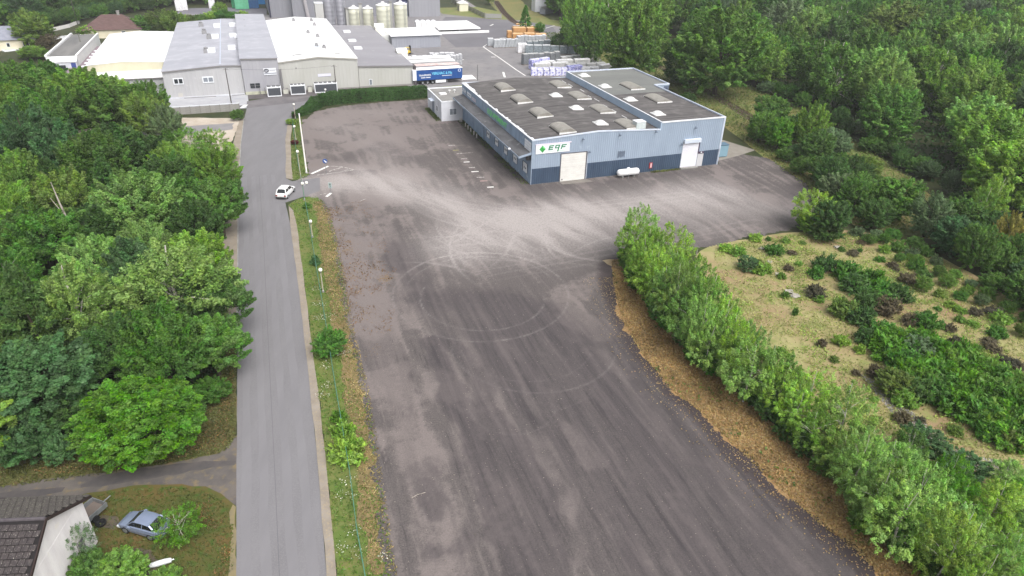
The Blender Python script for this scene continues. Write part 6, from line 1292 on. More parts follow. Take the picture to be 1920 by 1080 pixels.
TONE = dict(feather='soft light green', mid='mid green', dark='dark green', bright='light green', yellowish='yellow green', bluish='blue green', greyish='grey green', olive='olive', fresh='fresh green', deep='deep green', birchy='pale green', orange='orange yellow', lime='lime green', red='dark red', purple='greyish brown', brown='brownish')
NAME = dict(broad='broadleaf_tree', fine='ash_tree', birch='birch_tree', young='birch_tree', pine='pine_tree', spruce='spruce_tree', shrub='shrub', sapling='sapling', bigbush='shrub', farbroad='broadleaf_tree', farfine='ash_tree', farbirch='birch_tree', farpine='spruce_tree', broom='broom_bush')
TREES = []
_rt = random.Random(77)
def plant(key, p, h, w, tint, label=None, where=None, group=None, cat=None, name=None):
    TREES.append(dict(key=key, p=np.array(p, float), h=h, w=w, tint=tint, label=label, where=where, group=group, cat=cat, name=name))
def plant_top(key, tx, ty, h, w, tint, label=None, where=None, group=None):
    plant(key, at(tx, ty, h), h, w, tint, label, where, group)
LW = 'in the left wood'; BW = 'behind the railway'; RB = 'between car park and railway'; TL = 'in the top left wood'
# ---- wood left of the road: the trees one can tell apart
for a in (('fine', 245, 318, 11.5, 13.0, 'feather', 'big light green feathery tree in the middle of the wood left of the road'),
          ('birch', 300, 446, 12.5, 15, 'birchy', 'tall pale birch showing its white forked limbs beside the road'),
          ('birch', 112, 482, 12, 11, 'birchy', 'pale yellow green birch left of the white limbed birch'),
          ('fine', 388, 274, 9.5, 9, 'yellowish', 'yellow green topped tree at the road near the pale sand lot'),
          ('broad', 398, 335, 9, 9, 'mid', 'green tree leaning over the pavement below the yellow green tree'),
          ('broad', 360, 376, 9, 7.5, 'dark', 'dark tree behind the pavement left of the white car'),
          ('young', 350, 232, 7, 7.5, 'bright', 'light green young birch before the pale sand lot'), ('young', 392, 236, 6, 6, 'lime', 'lime green young birch at the right edge of the pale sand lot'),
          ('young', 428, 262, 4.2, 3.6, 'lime', 'small lime green bush on the verge beside the sand lot'), ('shrub', 443, 204, 2.6, 3.2, 'mid', 'rounded green bush at the end of the precast wall'),
          ('broad', 100, 320, 10, 9, 'olive', 'olive brown tinged tree left of the dead trunk'), ('broad', 70, 384, 10, 9.5, 'deep', 'deep green dense tree at the left below the olive tree'),
          ('fine', 165, 440, 9.5, 8, 'feather', 'slim light green tree right of the dead trunk'), ('broad', 392, 505, 8.5, 8, 'dark', 'dark green tree overhanging the road right of the white limbed birch'), ('broad', 385, 590, 7.5, 7.5, 'mid', 'green tree over the verge above the round bright bush'),
          ('fine', 352, 425, 10, 9, 'yellowish', 'yellowish tree behind the crown of the white limbed birch'), ('shrub', 120, 735, 4, 6, 'dark', 'dark understorey shrub left of the round bright bush'), ('shrub', 40, 790, 4, 7, 'bluish', 'blue green shrub at the wood edge over the drive'),
          ('broad', 28, 640, 9, 11, 'bluish', 'blue green dark tree at the left edge above the drive'), ('spruce', 20, 500, 13, 8, 'dark', 'very dark spruce at the left edge'), ('broad', 195, 600, 8, 8, 'dark', 'dark low tree between the two pale birches'),
          ('pine', 25, 190, 15, 11, 'bluish', 'large blue green pine at the left edge below the bungalow'), ('pine', 90, 215, 13, 9, 'bluish', 'second blue green pine right of the large one'), ('broad', 60, 124, 11, 13, 'mid', 'broad green tree before the bungalow garden'), ('broad', 125, 128, 12, 13, 'bright', 'light green tree below the white flat block'),
          ('broad', 195, 150, 12, 14, 'mid', 'round green tree before the cream building'), ('fine', 262, 170, 11, 10, 'olive', 'olive tinged tree before the lean-to of the cream building'), ('fine', 300, 195, 9, 8, 'greyish', 'thin grey green tree before the corner of the grey gabled building'), ('broad', 225, 235, 11, 12, 'dark', 'dark tree whose trunks stand on the pale sand'), ('broad', 160, 250, 12, 11, 'mid', 'green tree left of the dark tree on the sand'), ('broad', 300, 285, 10, 9, 'dark', 'dark tree above the big light green tree'),
          ('fine', 200, 300, 8, 7, 'bright', 'small light green tree at the upper left of the big feathery tree'), ('fine', 262, 405, 9, 8, 'birchy', 'pale leafy tree just below the big feathery tree')):
    plant_top(*a)
plant('bigbush', at(278, 838), 7.8, 12.8, 'fresh', 'large round bright green bush at the corner of the drive')
# ---- the birch row right of the car park
row_pts = atv([(1190, 482), (1245, 590), (1322, 668), (1420, 745), (1500, 815), (1590, 905), (1680, 1000), (1790, 1110)])
rnd = random.Random(21); cum = [0]
for a, c in zip(row_pts[:-1], row_pts[1:]): cum.append(cum[-1] + np.linalg.norm(c - a))
def along(s):
    for i in range(len(cum) - 1):
        if s <= cum[i + 1]:
            u = (s - cum[i]) / (cum[i + 1] - cum[i]); d = row_pts[i + 1] - row_pts[i]; d = d / np.linalg.norm(d); return row_pts[i] + (row_pts[i + 1] - row_pts[i]) * u, np.array([-d[1], d[0]])
    return row_pts[-1], np.array([1, 0])
s = 0.5; k = 0
while s < cum[-1]:
    for j in range(2 if s > 5 else 1):
        p, nn = along(min(cum[-1], s + rnd.uniform(-.4, .4))); off = (-.2 if s < 7 else -1.3) + j * 2.9 + rnd.uniform(-.9, .9); h = rnd.uniform(6.4, 10.4) if s < cum[-1] * .55 else rnd.uniform(5.0, 9.0)
        plant('young', p + nn * off, h * (1 if j == 0 else .95), rnd.uniform(4.2, 6.4), rnd.choice(['lime', 'lime', 'feather', 'feather', 'birchy', 'bright', 'lime', 'feather']), where='in the birch row')
    if True:
        p, nn = along(s); plant('shrub', p + nn * rnd.uniform(-2.0, -.2), rnd.uniform(1.8, 3.2), rnd.uniform(2.8, 4.2), rnd.choice(['mid', 'deep', 'bright', 'dark']), where='under the birch row')
    s += 2.7 + rnd.uniform(-.3, .5); k += 1
def mk_corner(q, r):
    if r.random() < .62: plant('young', q, r.uniform(4.2, 7.2), r.uniform(3.2, 4.6), r.choice(['bright', 'feather', 'lime', 'mid', 'fresh']), where='in the corner thicket')
    else: plant('shrub', q, r.uniform(1.6, 2.8), r.uniform(2.4, 3.6), r.choice(['mid', 'deep', 'bright', 'fresh']), where='in the corner thicket')
CORNER = atv([(1640, 930), (1700, 860), (1780, 880), (1860, 920), (1960, 950), (2080, 1200), (1840, 1240), (1740, 1110), (1690, 1020)])
# ---- bushes of the heath
rnd = random.Random(5)
for (x, y, w, h, tint, key) in ((1450, 475, 2.6, 1.4, 'deep', 'broom'), (1416, 450, 2.2, 1.0, 'lime', 'broom'), (1472, 455, 1.2, .8, 'bright', 'broom'), (1400, 505, 2.4, 1.8, 'bluish', 'shrub'), (1430, 512, 2.4, 1.4, 'lime', 'broom'), (1545, 505, 2.6, 2.2, 'dark', 'broom'), (1530, 518, 2.2, 1.4, 'deep', 'broom'), (1497, 498, 1.0, .7, 'bright', 'broom'), (1478, 507, 1.2, .8, 'brown', 'broom'),
                           (1528, 555, 2.4, 1.4, 'purple', 'broom'), (1535, 565, 1.2, .8, 'bright', 'broom'), (1585, 520, 3.6, 2.2, 'deep', 'broom'), (1600, 545, 3.6, 2.2, 'dark', 'broom'), (1630, 535, 3.6, 2.2, 'fresh', 'broom'), (1650, 555, 3.4, 2.0, 'deep', 'broom'), (1680, 560, 3.2, 2.0, 'dark', 'broom'), (1660, 585, 3.4, 2.0, 'brown', 'broom'), (1625, 575, 3.2, 2.0, 'dark', 'broom'), (1700, 530, 2.2, 1.4, 'brown', 'broom'), (1580, 590, 3.4, 2.2, 'olive', 'broom'), (1612, 604, 3.2, 2.0, 'dark', 'broom'),
                           (1726, 545, 2.0, 2.0, 'bright', 'shrub'), (1715, 505, 2.0, 1.6, 'deep', 'broom'), (1735, 612, 3.0, 1.8, 'deep', 'broom'), (1702, 608, 1.8, 1.4, 'brown', 'broom'), (1798, 603, 1.1, .8, 'bright', 'broom'), (1828, 590, 1.4, .9, 'purple', 'broom'), (1862, 590, 2.0, 1.0, 'purple', 'broom'), (1866, 630, 2.0, 1.2, 'deep', 'broom'), (1860, 656, 1.8, .8, 'brown', 'broom'), (1855, 646, 1.6, .7, 'brown', 'broom'), (1893, 685, 2.0, .9, 'purple', 'broom'), (1880, 676, 1.2, .6, 'purple', 'broom'), (1905, 690, 1.6, .8, 'brown', 'broom'), (1790, 645, 1.6, .9, 'purple', 'broom'),
                           (1650, 648, 3.4, 2.0, 'fresh', 'broom'), (1682, 650, 3.4, 2.2, 'fresh', 'broom'), (1708, 668, 3.6, 2.2, 'greyish', 'shrub'), (1740, 668, 3.6, 2.2, 'fresh', 'broom'), (1770, 690, 3.6, 2.2, 'bright', 'broom'), (1810, 700, 3.6, 2.2, 'fresh', 'broom'), (1840, 700, 3.4, 2.2, 'bright', 'broom'), (1870, 725, 3.6, 2.2, 'deep', 'broom'), (1690, 690, 3.4, 2.2, 'deep', 'broom'), (1725, 705, 3.6, 2.4, 'fresh', 'broom'), (1760, 725, 3.6, 2.4, 'deep', 'broom'), (1800, 738, 3.6, 2.4, 'fresh', 'broom'), (1840, 748, 3.6, 2.4, 'bright', 'broom'), (1880, 765, 3.6, 2.4, 'deep', 'broom'), (1915, 775, 3.6, 2.4, 'fresh', 'broom'),
                           (1720, 740, 3.4, 2.2, 'dark', 'broom'), (1755, 755, 3.6, 2.2, 'deep', 'broom'), (1790, 770, 3.6, 2.2, 'fresh', 'broom'), (1830, 785, 3.6, 2.2, 'deep', 'broom'), (1868, 800, 3.6, 2.2, 'bright', 'broom'), (1910, 815, 3.4, 2.2, 'deep', 'broom'), (1850, 820, 2.6, 1.6, 'deep', 'broom'), (1890, 835, 2.4, 1.6, 'olive', 'broom'), (1650, 630, 3.2, 1.8, 'deep', 'broom'), (1620, 640, 2.6, 1.6, 'dark', 'broom'),
                           (1670, 735, 3.4, 2.4, 'olive', 'shrub'), (1640, 705, 1.8, 1.4, 'brown', 'broom'), (1690, 756, 2.4, 1.6, 'bright', 'broom'), (1612, 660, 1.2, .9, 'lime', 'broom'), (1575, 645, 1.8, 1.2, 'lime', 'broom'), (1725, 790, .9, .5, 'purple', 'broom'), (1690, 790, 1.4, 1.0, 'brown', 'broom'), (1790, 812, 1.6, .8, 'olive', 'broom'), (1598, 478, 1.6, .8, 'brown', 'broom'), (1650, 490, 1.4, .7, 'deep', 'broom'), (1672, 500, 1.4, .7, 'brown', 'broom'), (1360, 470, 1.8, 1.1, 'lime', 'broom'), (1384, 478, 2.0, 1.2, 'bright', 'broom'), (1760, 555, 1.6, .9, 'olive', 'broom'), (1800, 560, 1.8, 1.0, 'deep', 'broom'), (1780, 575, 1.4, .7, 'lime', 'broom')):
    plant(key, at(x, y), h * 1.15, w * 1.25, tint, where='on the straw coloured heath')
plant_top('pine', 1740, 803, 3.4, 4.4, 'bluish', 'rounded blue green young pine on the heath behind the birch row'); plant_top('pine', 1815, 848, 3.4, 4.4, 'bluish', 'lower blue green young pine nearest the gravelly heath path')
# ---- belt of trees between car park, heath and railway
for a in (('young', 1535, 350, 7.0, 7.0, 'lime', 'lime green birch at the corner where car park meets heath'), ('broad', 1572, 378, 6, 6, 'dark', 'dark green tree right behind the lime green corner birch'), ('shrub', 1552, 418, 2.6, 6.5, 'dark', 'dark shrub around the foot of the lime green corner birch'), ('shrub', 1522, 400, 3.2, 5, 'bright', 'light green shrub left of the corner birch trunk'), ('farfine', 1535, 196, 9.5, 7, 'yellowish', 'yellow green tree in the belt right of the hall'), ('farbroad', 1455, 172, 9, 8.5, 'mid', 'dense green tree directly right of the blue hall'), ('farbroad', 1470, 215, 7.5, 6.5, 'fresh', 'fresh green tree beside the dense tree right of the hall'), ('farbroad', 1540, 245, 7, 7.5, 'dark', 'dark rounded tree below the yellow green tree'), ('shrub', 1628, 288, 5, 7, 'olive', 'olive pale shrub by the railway right of the car park'),
          ('farbroad', 1690, 325, 7.5, 9, 'mid', 'wide green tree above the heath'), ('farfine', 1760, 365, 7, 7, 'greyish', 'pale grey green tree above the right heath'), ('young', 1880, 322, 9.5, 6.0, 'lime', 'bright tall birch at the right edge'), ('young', 1862, 345, 8, 5.0, 'bright', 'light green birch left of the bright tall birch'), ('farfine', 1908, 402, 6.5, 4.5, 'orange', 'orange yellow autumn tinted tree at the right edge'), ('farbroad', 1820, 402, 6.5, 8, 'bluish', 'blue green tree left of the orange tinted tree'), ('farbroad', 1650, 372, 5, 6, 'dark', 'dark low tree left of the wide green tree'), ('shrub', 1580, 300, 3.6, 5, 'deep', 'deep green shrub at the right corner of the car park'), ('shrub', 1610, 335, 3.2, 5, 'mid', 'green shrub above the lime green corner birch'), ('shrub', 1510, 292, 3.6, 5, 'mid', 'green shrub at the curved edge of the car park'),
          ('farfine', 1198, -12, 23, 21, 'bright', 'big light green tree behind the purple bag pallets'), ('farfine', 1175, 68, 11, 10, 'bright', 'smaller light green tree at the foot of the big light green tree'), ('farbroad', 1112, 14, 16, 12.5, 'mid', 'round green tree right of the timber stacks'), ('farbroad', 1072, 34, 10, 8, 'dark', 'dark tree beside the far end of the wrapped pallets'), ('farbroad', 1050, 62, 6, 6, 'dark', 'dark low tree beside the white sacks'), ('farfine', 1092, -16, 19, 14, 'bright', 'light green tree behind the round green tree'), ('farfine', 1370, 4, 23, 25, 'mid', 'very large green tree behind the railway, centre top'), ('farbroad', 1292, 66, 13, 13, 'dark', 'dark tree left of the very large tree'), ('farfine', 1440, 56, 15, 15, 'bright', 'light green tree just right of the very large tree'), ('farfine', 1822, 28, 18, 20, 'bright', 'round light green tree at the upper right'), ('farbroad', 1690, 10, 18, 22, 'olive', 'wide olive green tree at the top right'), ('farpine', 986, 10, 9, 6, 'deep', 'dark conical tree at the end of the timber stacks'), ('farfine', 1012, 42, 4, 4.5, 'fresh', 'fresh green bush between timber stacks and dark trees'),
          ('shrub', 1292, 172, 3, 4.5, 'dark', 'dark bush beside the railway behind the hall'), ('shrub', 1270, 140, 2.4, 4, 'greyish', 'grey green bush across the railway behind the hall')):
    plant_top(*a)
# ---- top left and behind the factory
for a in (('farbroad', 48, 12, 12, 13, 'olive', 'single dense tree behind the bungalow'), ('shrub', 90, 62, 5.5, 8, 'brown', 'brown leaved shrub behind the pool'), ('shrub', 55, 84, 4, 9, 'bright', 'light green hedge like shrub beside the pool'), ('shrub', 165, 46, 4, 8, 'lime', 'pale green shrub left in front of the brown roofed house'), ('shrub', 200, 42, 4.2, 6, 'lime', 'pale green shrub right in front of the brown roofed house'), ('farbroad', 268, 24, 7, 11, 'mid', 'green tree right of the brown roofed house'), ('farfine', 300, 18, 8, 12, 'olive', 'olive green tree behind the white roof'), ('farfine', 325, 22, 8, 11, 'olive', 'olive green tree next to the ridge of the pale roof'),
          ('shrub', 352, 27, 4.5, 9, 'olive', 'olive shrub behind the left slope of the pale roof'), ('shrub', 375, 25, 4.5, 8, 'mid', 'green shrub behind the pale roof, middle of the shrub row'), ('shrub', 398, 20, 5, 9, 'lime', 'lime green shrub behind the ridge of the pale roof'), ('shrub', 423, 16, 6, 10, 'deep', 'deep green shrub below the green container'), ('shrub', 452, 18, 5, 6, 'lime', 'lime green shrub right of the deep green one'), ('farfine', 409, 2, 6, 6, 'lime', 'slim lime green tree on the far yard edge')):
    plant_top(*a)
# ---- fillers
def fill(poly, rmin, n, mk, seed, avoid=2.2):
    poly = np.array(poly); rs = np.random.RandomState(seed); lo = poly.min(0); hi = poly.max(0); got = []
    old = np.array([t['p'] for t in TREES]) if TREES else np.zeros((0, 2)); oldw = np.array([t['w'] for t in TREES])
    tries = rs.uniform(lo, hi, (n * 60, 2)); tries = tries[inside(tries, poly)]
    for q in tries:
        if len(got) >= n: break
        r = rmin(q) if callable(rmin) else rmin
        if got and np.min(np.linalg.norm(np.array(got) - q, axis=1)) < r: continue
        if len(old) and np.min(np.linalg.norm(old - q, axis=1) - oldw * .33) < avoid: continue
        got.append(q)
    for q in got: mk(q, _rt)
    return len(got)
def mk_left(q, r):
    key = r.choice(['broad', 'broad', 'broad', 'fine', 'birch', 'spruce' if r.random() < .3 else 'broad']); plant(key, q, r.uniform(7, 10.5), r.uniform(7, 10), r.choice(['mid', 'dark', 'dark', 'mid', 'deep', 'bluish', 'bright', 'deep']), where=LW)
fill(atv([(-200, 885), (0, 893), (120, 872), (240, 850), (370, 770), (390, 650), (366, 560), (366, 460), (376, 400), (385, 330), (300, 322), (100, 342), (-260, 352)]), 5.0, 60, mk_left, 3)
def mk_left2(q, r):
    key = r.choice(['broad', 'broad', 'fine']); plant(key, q, r.uniform(9, 12.5), r.uniform(9, 12), r.choice(['mid', 'mid', 'dark', 'bright', 'deep']), where='beside the sand lot')
fill(atv([(-320, 330), (80, 332), (300, 300), (318, 238), (225, 212), (120, 196), (-320, 210)]), 6.5, 22, mk_left2, 4)
def mk_under(q, r): plant('shrub', q, r.uniform(1.5, 3.2), r.uniform(2.5, 4.5), r.choice(['dark', 'dark', 'mid', 'bluish', 'deep']), where='under the left wood')
fill(atv([(-60, 885), (0, 888), (150, 868), (330, 840), (405, 770), (425, 690), (426, 640), (408, 560), (408, 470), (414, 400), (395, 400), (380, 560), (395, 660), (350, 760), (120, 820), (-60, 830)]), 2.6, 24, mk_under, 5, .6)
def mk_belt(q, r):
    key = r.choice(['farbroad', 'farfine', 'shrub', 'shrub', 'farbroad']); sh = key == 'shrub'; plant(key, q, r.uniform(2.2, 4.0) if sh else r.uniform(5, 7.5), r.uniform(3.5, 5.5) if sh else r.uniform(5.5, 8), r.choice(['mid', 'dark', 'deep', 'greyish', 'bluish', 'bright', 'mid']), where=RB)
fill(atv([(1405, 262), (1450, 290), (1500, 322), (1545, 350), (1575, 400), (1600, 430), (1680, 440), (1780, 490), (1850, 540), (1960, 610), (2150, 700), (2150, 590), (1960, 480), (1860, 440), (1760, 440), (1690, 400), (1620, 330), (1540, 290), (1470, 250), (1420, 240)]), 3.6, 55, mk_belt, 6)
def mk_low(q, r): plant(r.choice(['broom', 'shrub']), q, r.uniform(1, 2), r.uniform(1.8, 3), r.choice(['mid', 'dark', 'deep', 'greyish', 'bright', 'olive']), where='at the heath edge')
fill(atv([(1600, 440), (1680, 448), (1780, 500), (1850, 550), (1960, 630), (2000, 680), (1960, 660), (1850, 590), (1760, 540), (1640, 462)]), 2.0, 34, mk_low, 7, .8)
def mk_back(q, r):
    far = q[1]; key = r.choice(['farbroad', 'farbroad', 'farfine', 'farbroad', 'farfine', 'farbirch', 'farpine' if r.random() < .35 else 'farbroad']); h = r.uniform(12, 18) * (1.0 if far < 230 else 1.1)
    plant(key, q, h, r.uniform(11.5, 16.5) * (1.0 if far < 230 else 1.2), r.choice(['mid', 'mid', 'mid', 'mid', 'dark', 'feather', 'bright', 'deep', 'bright', 'greyish']), where=BW)
back_poly = atv([(1035, 30), (1085, 48), (1140, 78), (1265, 100), (1400, 140), (1520, 195), (1660, 280), (1810, 385), (1940, 470), (2300, 640), (2600, 700), (2500, 300), (2200, 20), (2050, -2), (1700, -14), (1300, -22), (1035, -25)])
nb = fill(back_poly, lambda q: 6.8 if q[1] < 190 else 8.6 + (q[1] - 190) * .018, 330, mk_back, 8)
def mk_edge(q, r): plant('shrub', q, r.uniform(2.2, 4.5), r.uniform(3.5, 6), r.choice(['mid', 'dark', 'deep', 'greyish', 'dark']), where='along the railway')
fill(atv([(1100, 62), (1265, 106), (1385, 150), (1500, 205), (1640, 290), (1800, 400), (1900, 460), (1940, 470), (1810, 385), (1660, 280), (1520, 195), (1400, 138), (1265, 98), (1100, 50)]), 3.4, 40, mk_edge, 9, .5)
def mk_tl(q, r): plant(r.choice(['farbroad', 'farbroad', 'farpine', 'farfine']), q, r.uniform(10, 15), r.uniform(10, 14), r.choice(['dark', 'dark', 'bluish', 'mid', 'dark']), where=TL)
fill(atv([(-160, 62), (30, 52), (120, 40), (160, 32), (245, 24), (330, 10), (420, 7), (500, 1), (505, -14), (300, -18), (-160, -22)]), 6.6, 120, mk_tl, 10)
def mk_tle(q, r): plant('shrub', q, r.uniform(4, 6.5), r.uniform(6, 9), r.choice(['dark', 'dark', 'mid', 'bluish']), where='fronting the top left wood')
fill(atv([(30, 62), (100, 52), (150, 44), (165, 36), (245, 26), (330, 10), (330, 4), (240, 18), (160, 28), (90, 44), (30, 54)]), 4.6, 40, mk_tle, 13, .5)
def mk_tc(q, r): plant(r.choice(['farbroad', 'farfine', 'shrub']), q, r.uniform(5, 9), r.uniform(6, 9), r.choice(['dark', 'mid', 'deep', 'bluish']), where='beyond the lane')
fill(atv([(838, -4), (900, 4), (925, 12), (1000, 4), (1018, 8), (1030, -20), (838, -22)]), 5, 22, mk_tc, 11)
fill(CORNER, 2.1, 40, mk_corner, 14, .3)
def mk_heath(q, r): plant('broom', q, r.uniform(.5, 1.1), r.uniform(.9, 1.9), r.choice(['bright', 'mid', 'brown', 'deep', 'lime', 'olive', 'brown']), where='scattered over the heath')
fill(atv([(1400, 452), (1560, 440), (1700, 470), (1850, 560), (1960, 640), (2000, 740), (1880, 700), (1760, 640), (1700, 520), (1560, 470), (1470, 520), (1560, 640), (1640, 740), (1740, 850), (1700, 850), (1600, 740), (1500, 620), (1420, 500)]), 2.4, 26, mk_heath, 15, .4)
def mk_mass(q, r): plant('broom', q, r.uniform(1.8, 2.8), r.uniform(3.2, 4.6), r.choice(['fresh', 'fresh', 'deep', 'bright', 'deep', 'mid']), where='in the green mass on the heath')
fill(atv([(1640, 640), (1720, 640), (1830, 690), (1960, 760), (1980, 860), (1880, 830), (1760, 760), (1680, 700)]), 2.0, 34, mk_mass, 16, -.6)
# ---- bushes along the road verge, bushes by the near house
plant_top('shrub', 614, 620, 2.9, 3.9, 'deep', 'round dense green bush under the fence rail in the verge'); plant_top('broom', 650, 826, 1.9, 3.5, 'lime', 'bright lime green bush, largest of the near verge'); plant_top('broom', 642, 792, 1.6, 2.6, 'lime', 'bright green weed clump just above the lime green bush'); plant_top('broom', 634, 772, 1.0, 1.7, 'fresh', 'small fresh green clump topping the verge bushes'); plant_top('broom', 590, 478, 1.4, 1.6, 'bluish', 'dark blue green bush beside the nearest globe lamp')
plant_top('shrub', 544, 222, 1.3, 2.4, 'lime', 'bright green bush at the bend of the upper verge'); plant_top('shrub', 552, 262, 1.0, 1.8, 'red', 'dark red leaved bush in the upper verge'); plant_top('broom', 575, 380, .9, 1.6, 'mid', 'green weeds at the foot of the entrance lamp')
plant_top('sapling', 330, 955, 3.4, 3.4, 'fresh', 'small bright sapling leaning over the silver blue car'); plant_top('sapling', 133, 985, 4.2, 2.6, 'greyish', 'grey green bush with pale flowers before the white gable'); plant_top('shrub', 225, 1038, 2.4, 3.8, 'bright', 'light green bush at the bottom right of the white gable'); plant_top('shrub', 66, 1070, 2.2, 2.4, 'mid', 'green bush before the lower roof edge of the near house'); plant_top('shrub', 300, 1078, 1.6, 3, 'bright', 'low green bush at the bottom edge below the white sack'); plant_top('shrub', 160, 1046, 2.4, 3.4, 'mid', 'green bush in the middle of the bottom left bushes')
# ---- set the trees out
def pix(p, z=0.0):
    v = np.array([p[0], p[1], z - H]); k = v @ F_; return 960 + FPX * (v @ R_) / k, 540 - FPX * (v @ U_) / k, k
ORD = ['leftmost', 'second', 'third', 'fourth', 'fifth', 'sixth', 'seventh', 'eighth', 'ninth', 'tenth', 'eleventh', 'twelfth', 'thirteenth', 'fourteenth', 'fifteenth', 'sixteenth', 'seventeenth', 'eighteenth', 'nineteenth', 'twentieth']
KINDW = {'broadleaf_tree': 'broadleaf tree', 'ash_tree': 'feathery tree', 'birch_tree': 'birch', 'pine_tree': 'pine', 'spruce_tree': 'pointed dark tree', 'shrub': 'shrub', 'sapling': 'sapling', 'broom_bush': 'bush'}
keep = []
for t in TREES:
    x, y, k = pix(t['p'], t['h'] * .6)
    mgn = 40 + t['w'] * FPX / k * .6
    if k > 5 and -mgn < x < 1920 + mgn and -mgn * .8 < y < 1080 + mgn: t['x'] = x; t['y'] = y; t['k'] = k; keep.append(t)
TREES = keep
combo = {}
for t in TREES:
    if t['label'] is None: combo.setdefault((t['where'], NAME[t['key']], TONE[t['tint']]), []).append(t)
for (wh, nm, tn), L in combo.items():
    kw = KINDW[nm]
    if len(L) == 1: L[0]['label'] = f'{tn} {kw} {wh}, the only one so coloured'; continue
    # near half and far half, then left to right
    L.sort(key=lambda t: t['k']); nrow = 1 if len(L) <= 4 else (2 if len(L) <= 10 else (3 if len(L) <= 24 else 4)); rows_ = [L[i * len(L) // nrow:(i + 1) * len(L) // nrow] for i in range(nrow)]
    rn = {1: [''], 2: ['nearer ', 'farther '], 3: ['nearest ', 'middle ', 'farthest '], 4: ['nearest ', 'nearer middle ', 'farther middle ', 'farthest ']}[nrow]
    for r_, w_ in zip(rows_, rn):
        r_.sort(key=lambda t: t['x'])
        for i, t in enumerate(r_):
            pos = ORD[i] + ('' if i == 0 else ' from left') if i < len(ORD) else f'far right'
            t['label'] = f'{pos} of {w_}{tn} {kw}s {wh}' if len(r_) > 1 else f'single {w_}{tn} {kw} {wh}'
_flat = np.random.RandomState(9)
for t in TREES:
    key = t['key']; nm = t['name'] or NAME[key]; p = t['p']; rz = _rt.uniform(0, 6.28); grp = t['group'] or (('trees ' if nm.endswith('tree') else 'bushes ') + t['where'] if t['where'] else None)
    j = [_rt.uniform(.93, 1.05) for _ in range(3)]; c = TINT[t['tint']]; v = _rt.uniform(.82, 1.2); col = (c[0] * v * j[0], c[1] * v, c[2] * v * j[2], 1)
    if key == 'broom':
        me = _rt.choice(MOULD['broom']); o = obj(nm, me); o.location = (p[0], p[1], 0); o.rotation_euler = (0, 0, rz); o.scale = (t['w'] / 2, t['w'] / 2 * _rt.uniform(.8, 1.1), t['h'] / 1.25); o.color = col
        setp(o, t['label'], 'bush', grp); continue
    tm, cm = _rt.choice(MOULD[key]); cat = 'bush' if nm == 'shrub' else 'tree'
    root = thing(nm, t['label'], cat, (p[0], p[1], 0), rz, grp); wid = {'broad': 9.4, 'fine': 9.0, 'birch': 7.2, 'young': 6.4, 'pine': 7.6, 'spruce': 7.2, 'shrub': 9.6, 'sapling': 6.4, 'bigbush': 9.6}[key.replace('far', '').replace('pine', 'spruce') if key == 'farpine' else key.replace('far', '')]
    root.scale = (t['w'] / wid, t['w'] / wid * _rt.uniform(.88, 1.12), t['h'] / 10)
    o = obj('trunk' if nm != 'shrub' else 'stems', tm, root); o = obj('crown', cm, root); o.color = col
# dead trunk
p = at(160, 500); dt = thing('dead_tree', 'bare pale dead trunk rising between the left wood crowns', 'tree', (p[0], p[1], 0))
MB().tube([(0, 0, 0), (-.2, 0, 3), (-.35, .1, 6), (-.7, 0, 9.2), (-1.0, .1, 11.8)], [.22, .19, .15, .1, .03], 7).part('trunk', m_dead, dt)
for e, f in (((-1.9, .3, 9.6), (-.45, 0, 7.2)), ((-.1, -.5, 9.0), (-.5, 0, 7.8)), ((-1.4, -.2, 7.4), (-.3, 0, 5.6))): MB().tube([f, e], [.08, .02], 5).part('branch', m_dead, dt)
p = at(782, 930); br_ = thing('dead_branch', 'pale bare twiggy branch lying on the asphalt near the verge', 'branch', (p[0], p[1], 0), .6)
b = MB(); rnd = random.Random(8); b.tube([(-.5, 0, .05), (0, .04, .1), (.5, 0, .06)], [.03, .025, .01], 5)
for k in range(12): x = rnd.uniform(-.4, .45); b.tube([(x, .02, .07), (x + rnd.uniform(-.3, .1), rnd.uniform(-.4, .4), rnd.uniform(.05, .3))], [.015, .004], 4)
o = b.part('twigs', m_dead, br_); MB().tube([(.45, 0, .05), (.75, -.05, .05)], [.035, .03], 5).part('stem', m_dead, br_)
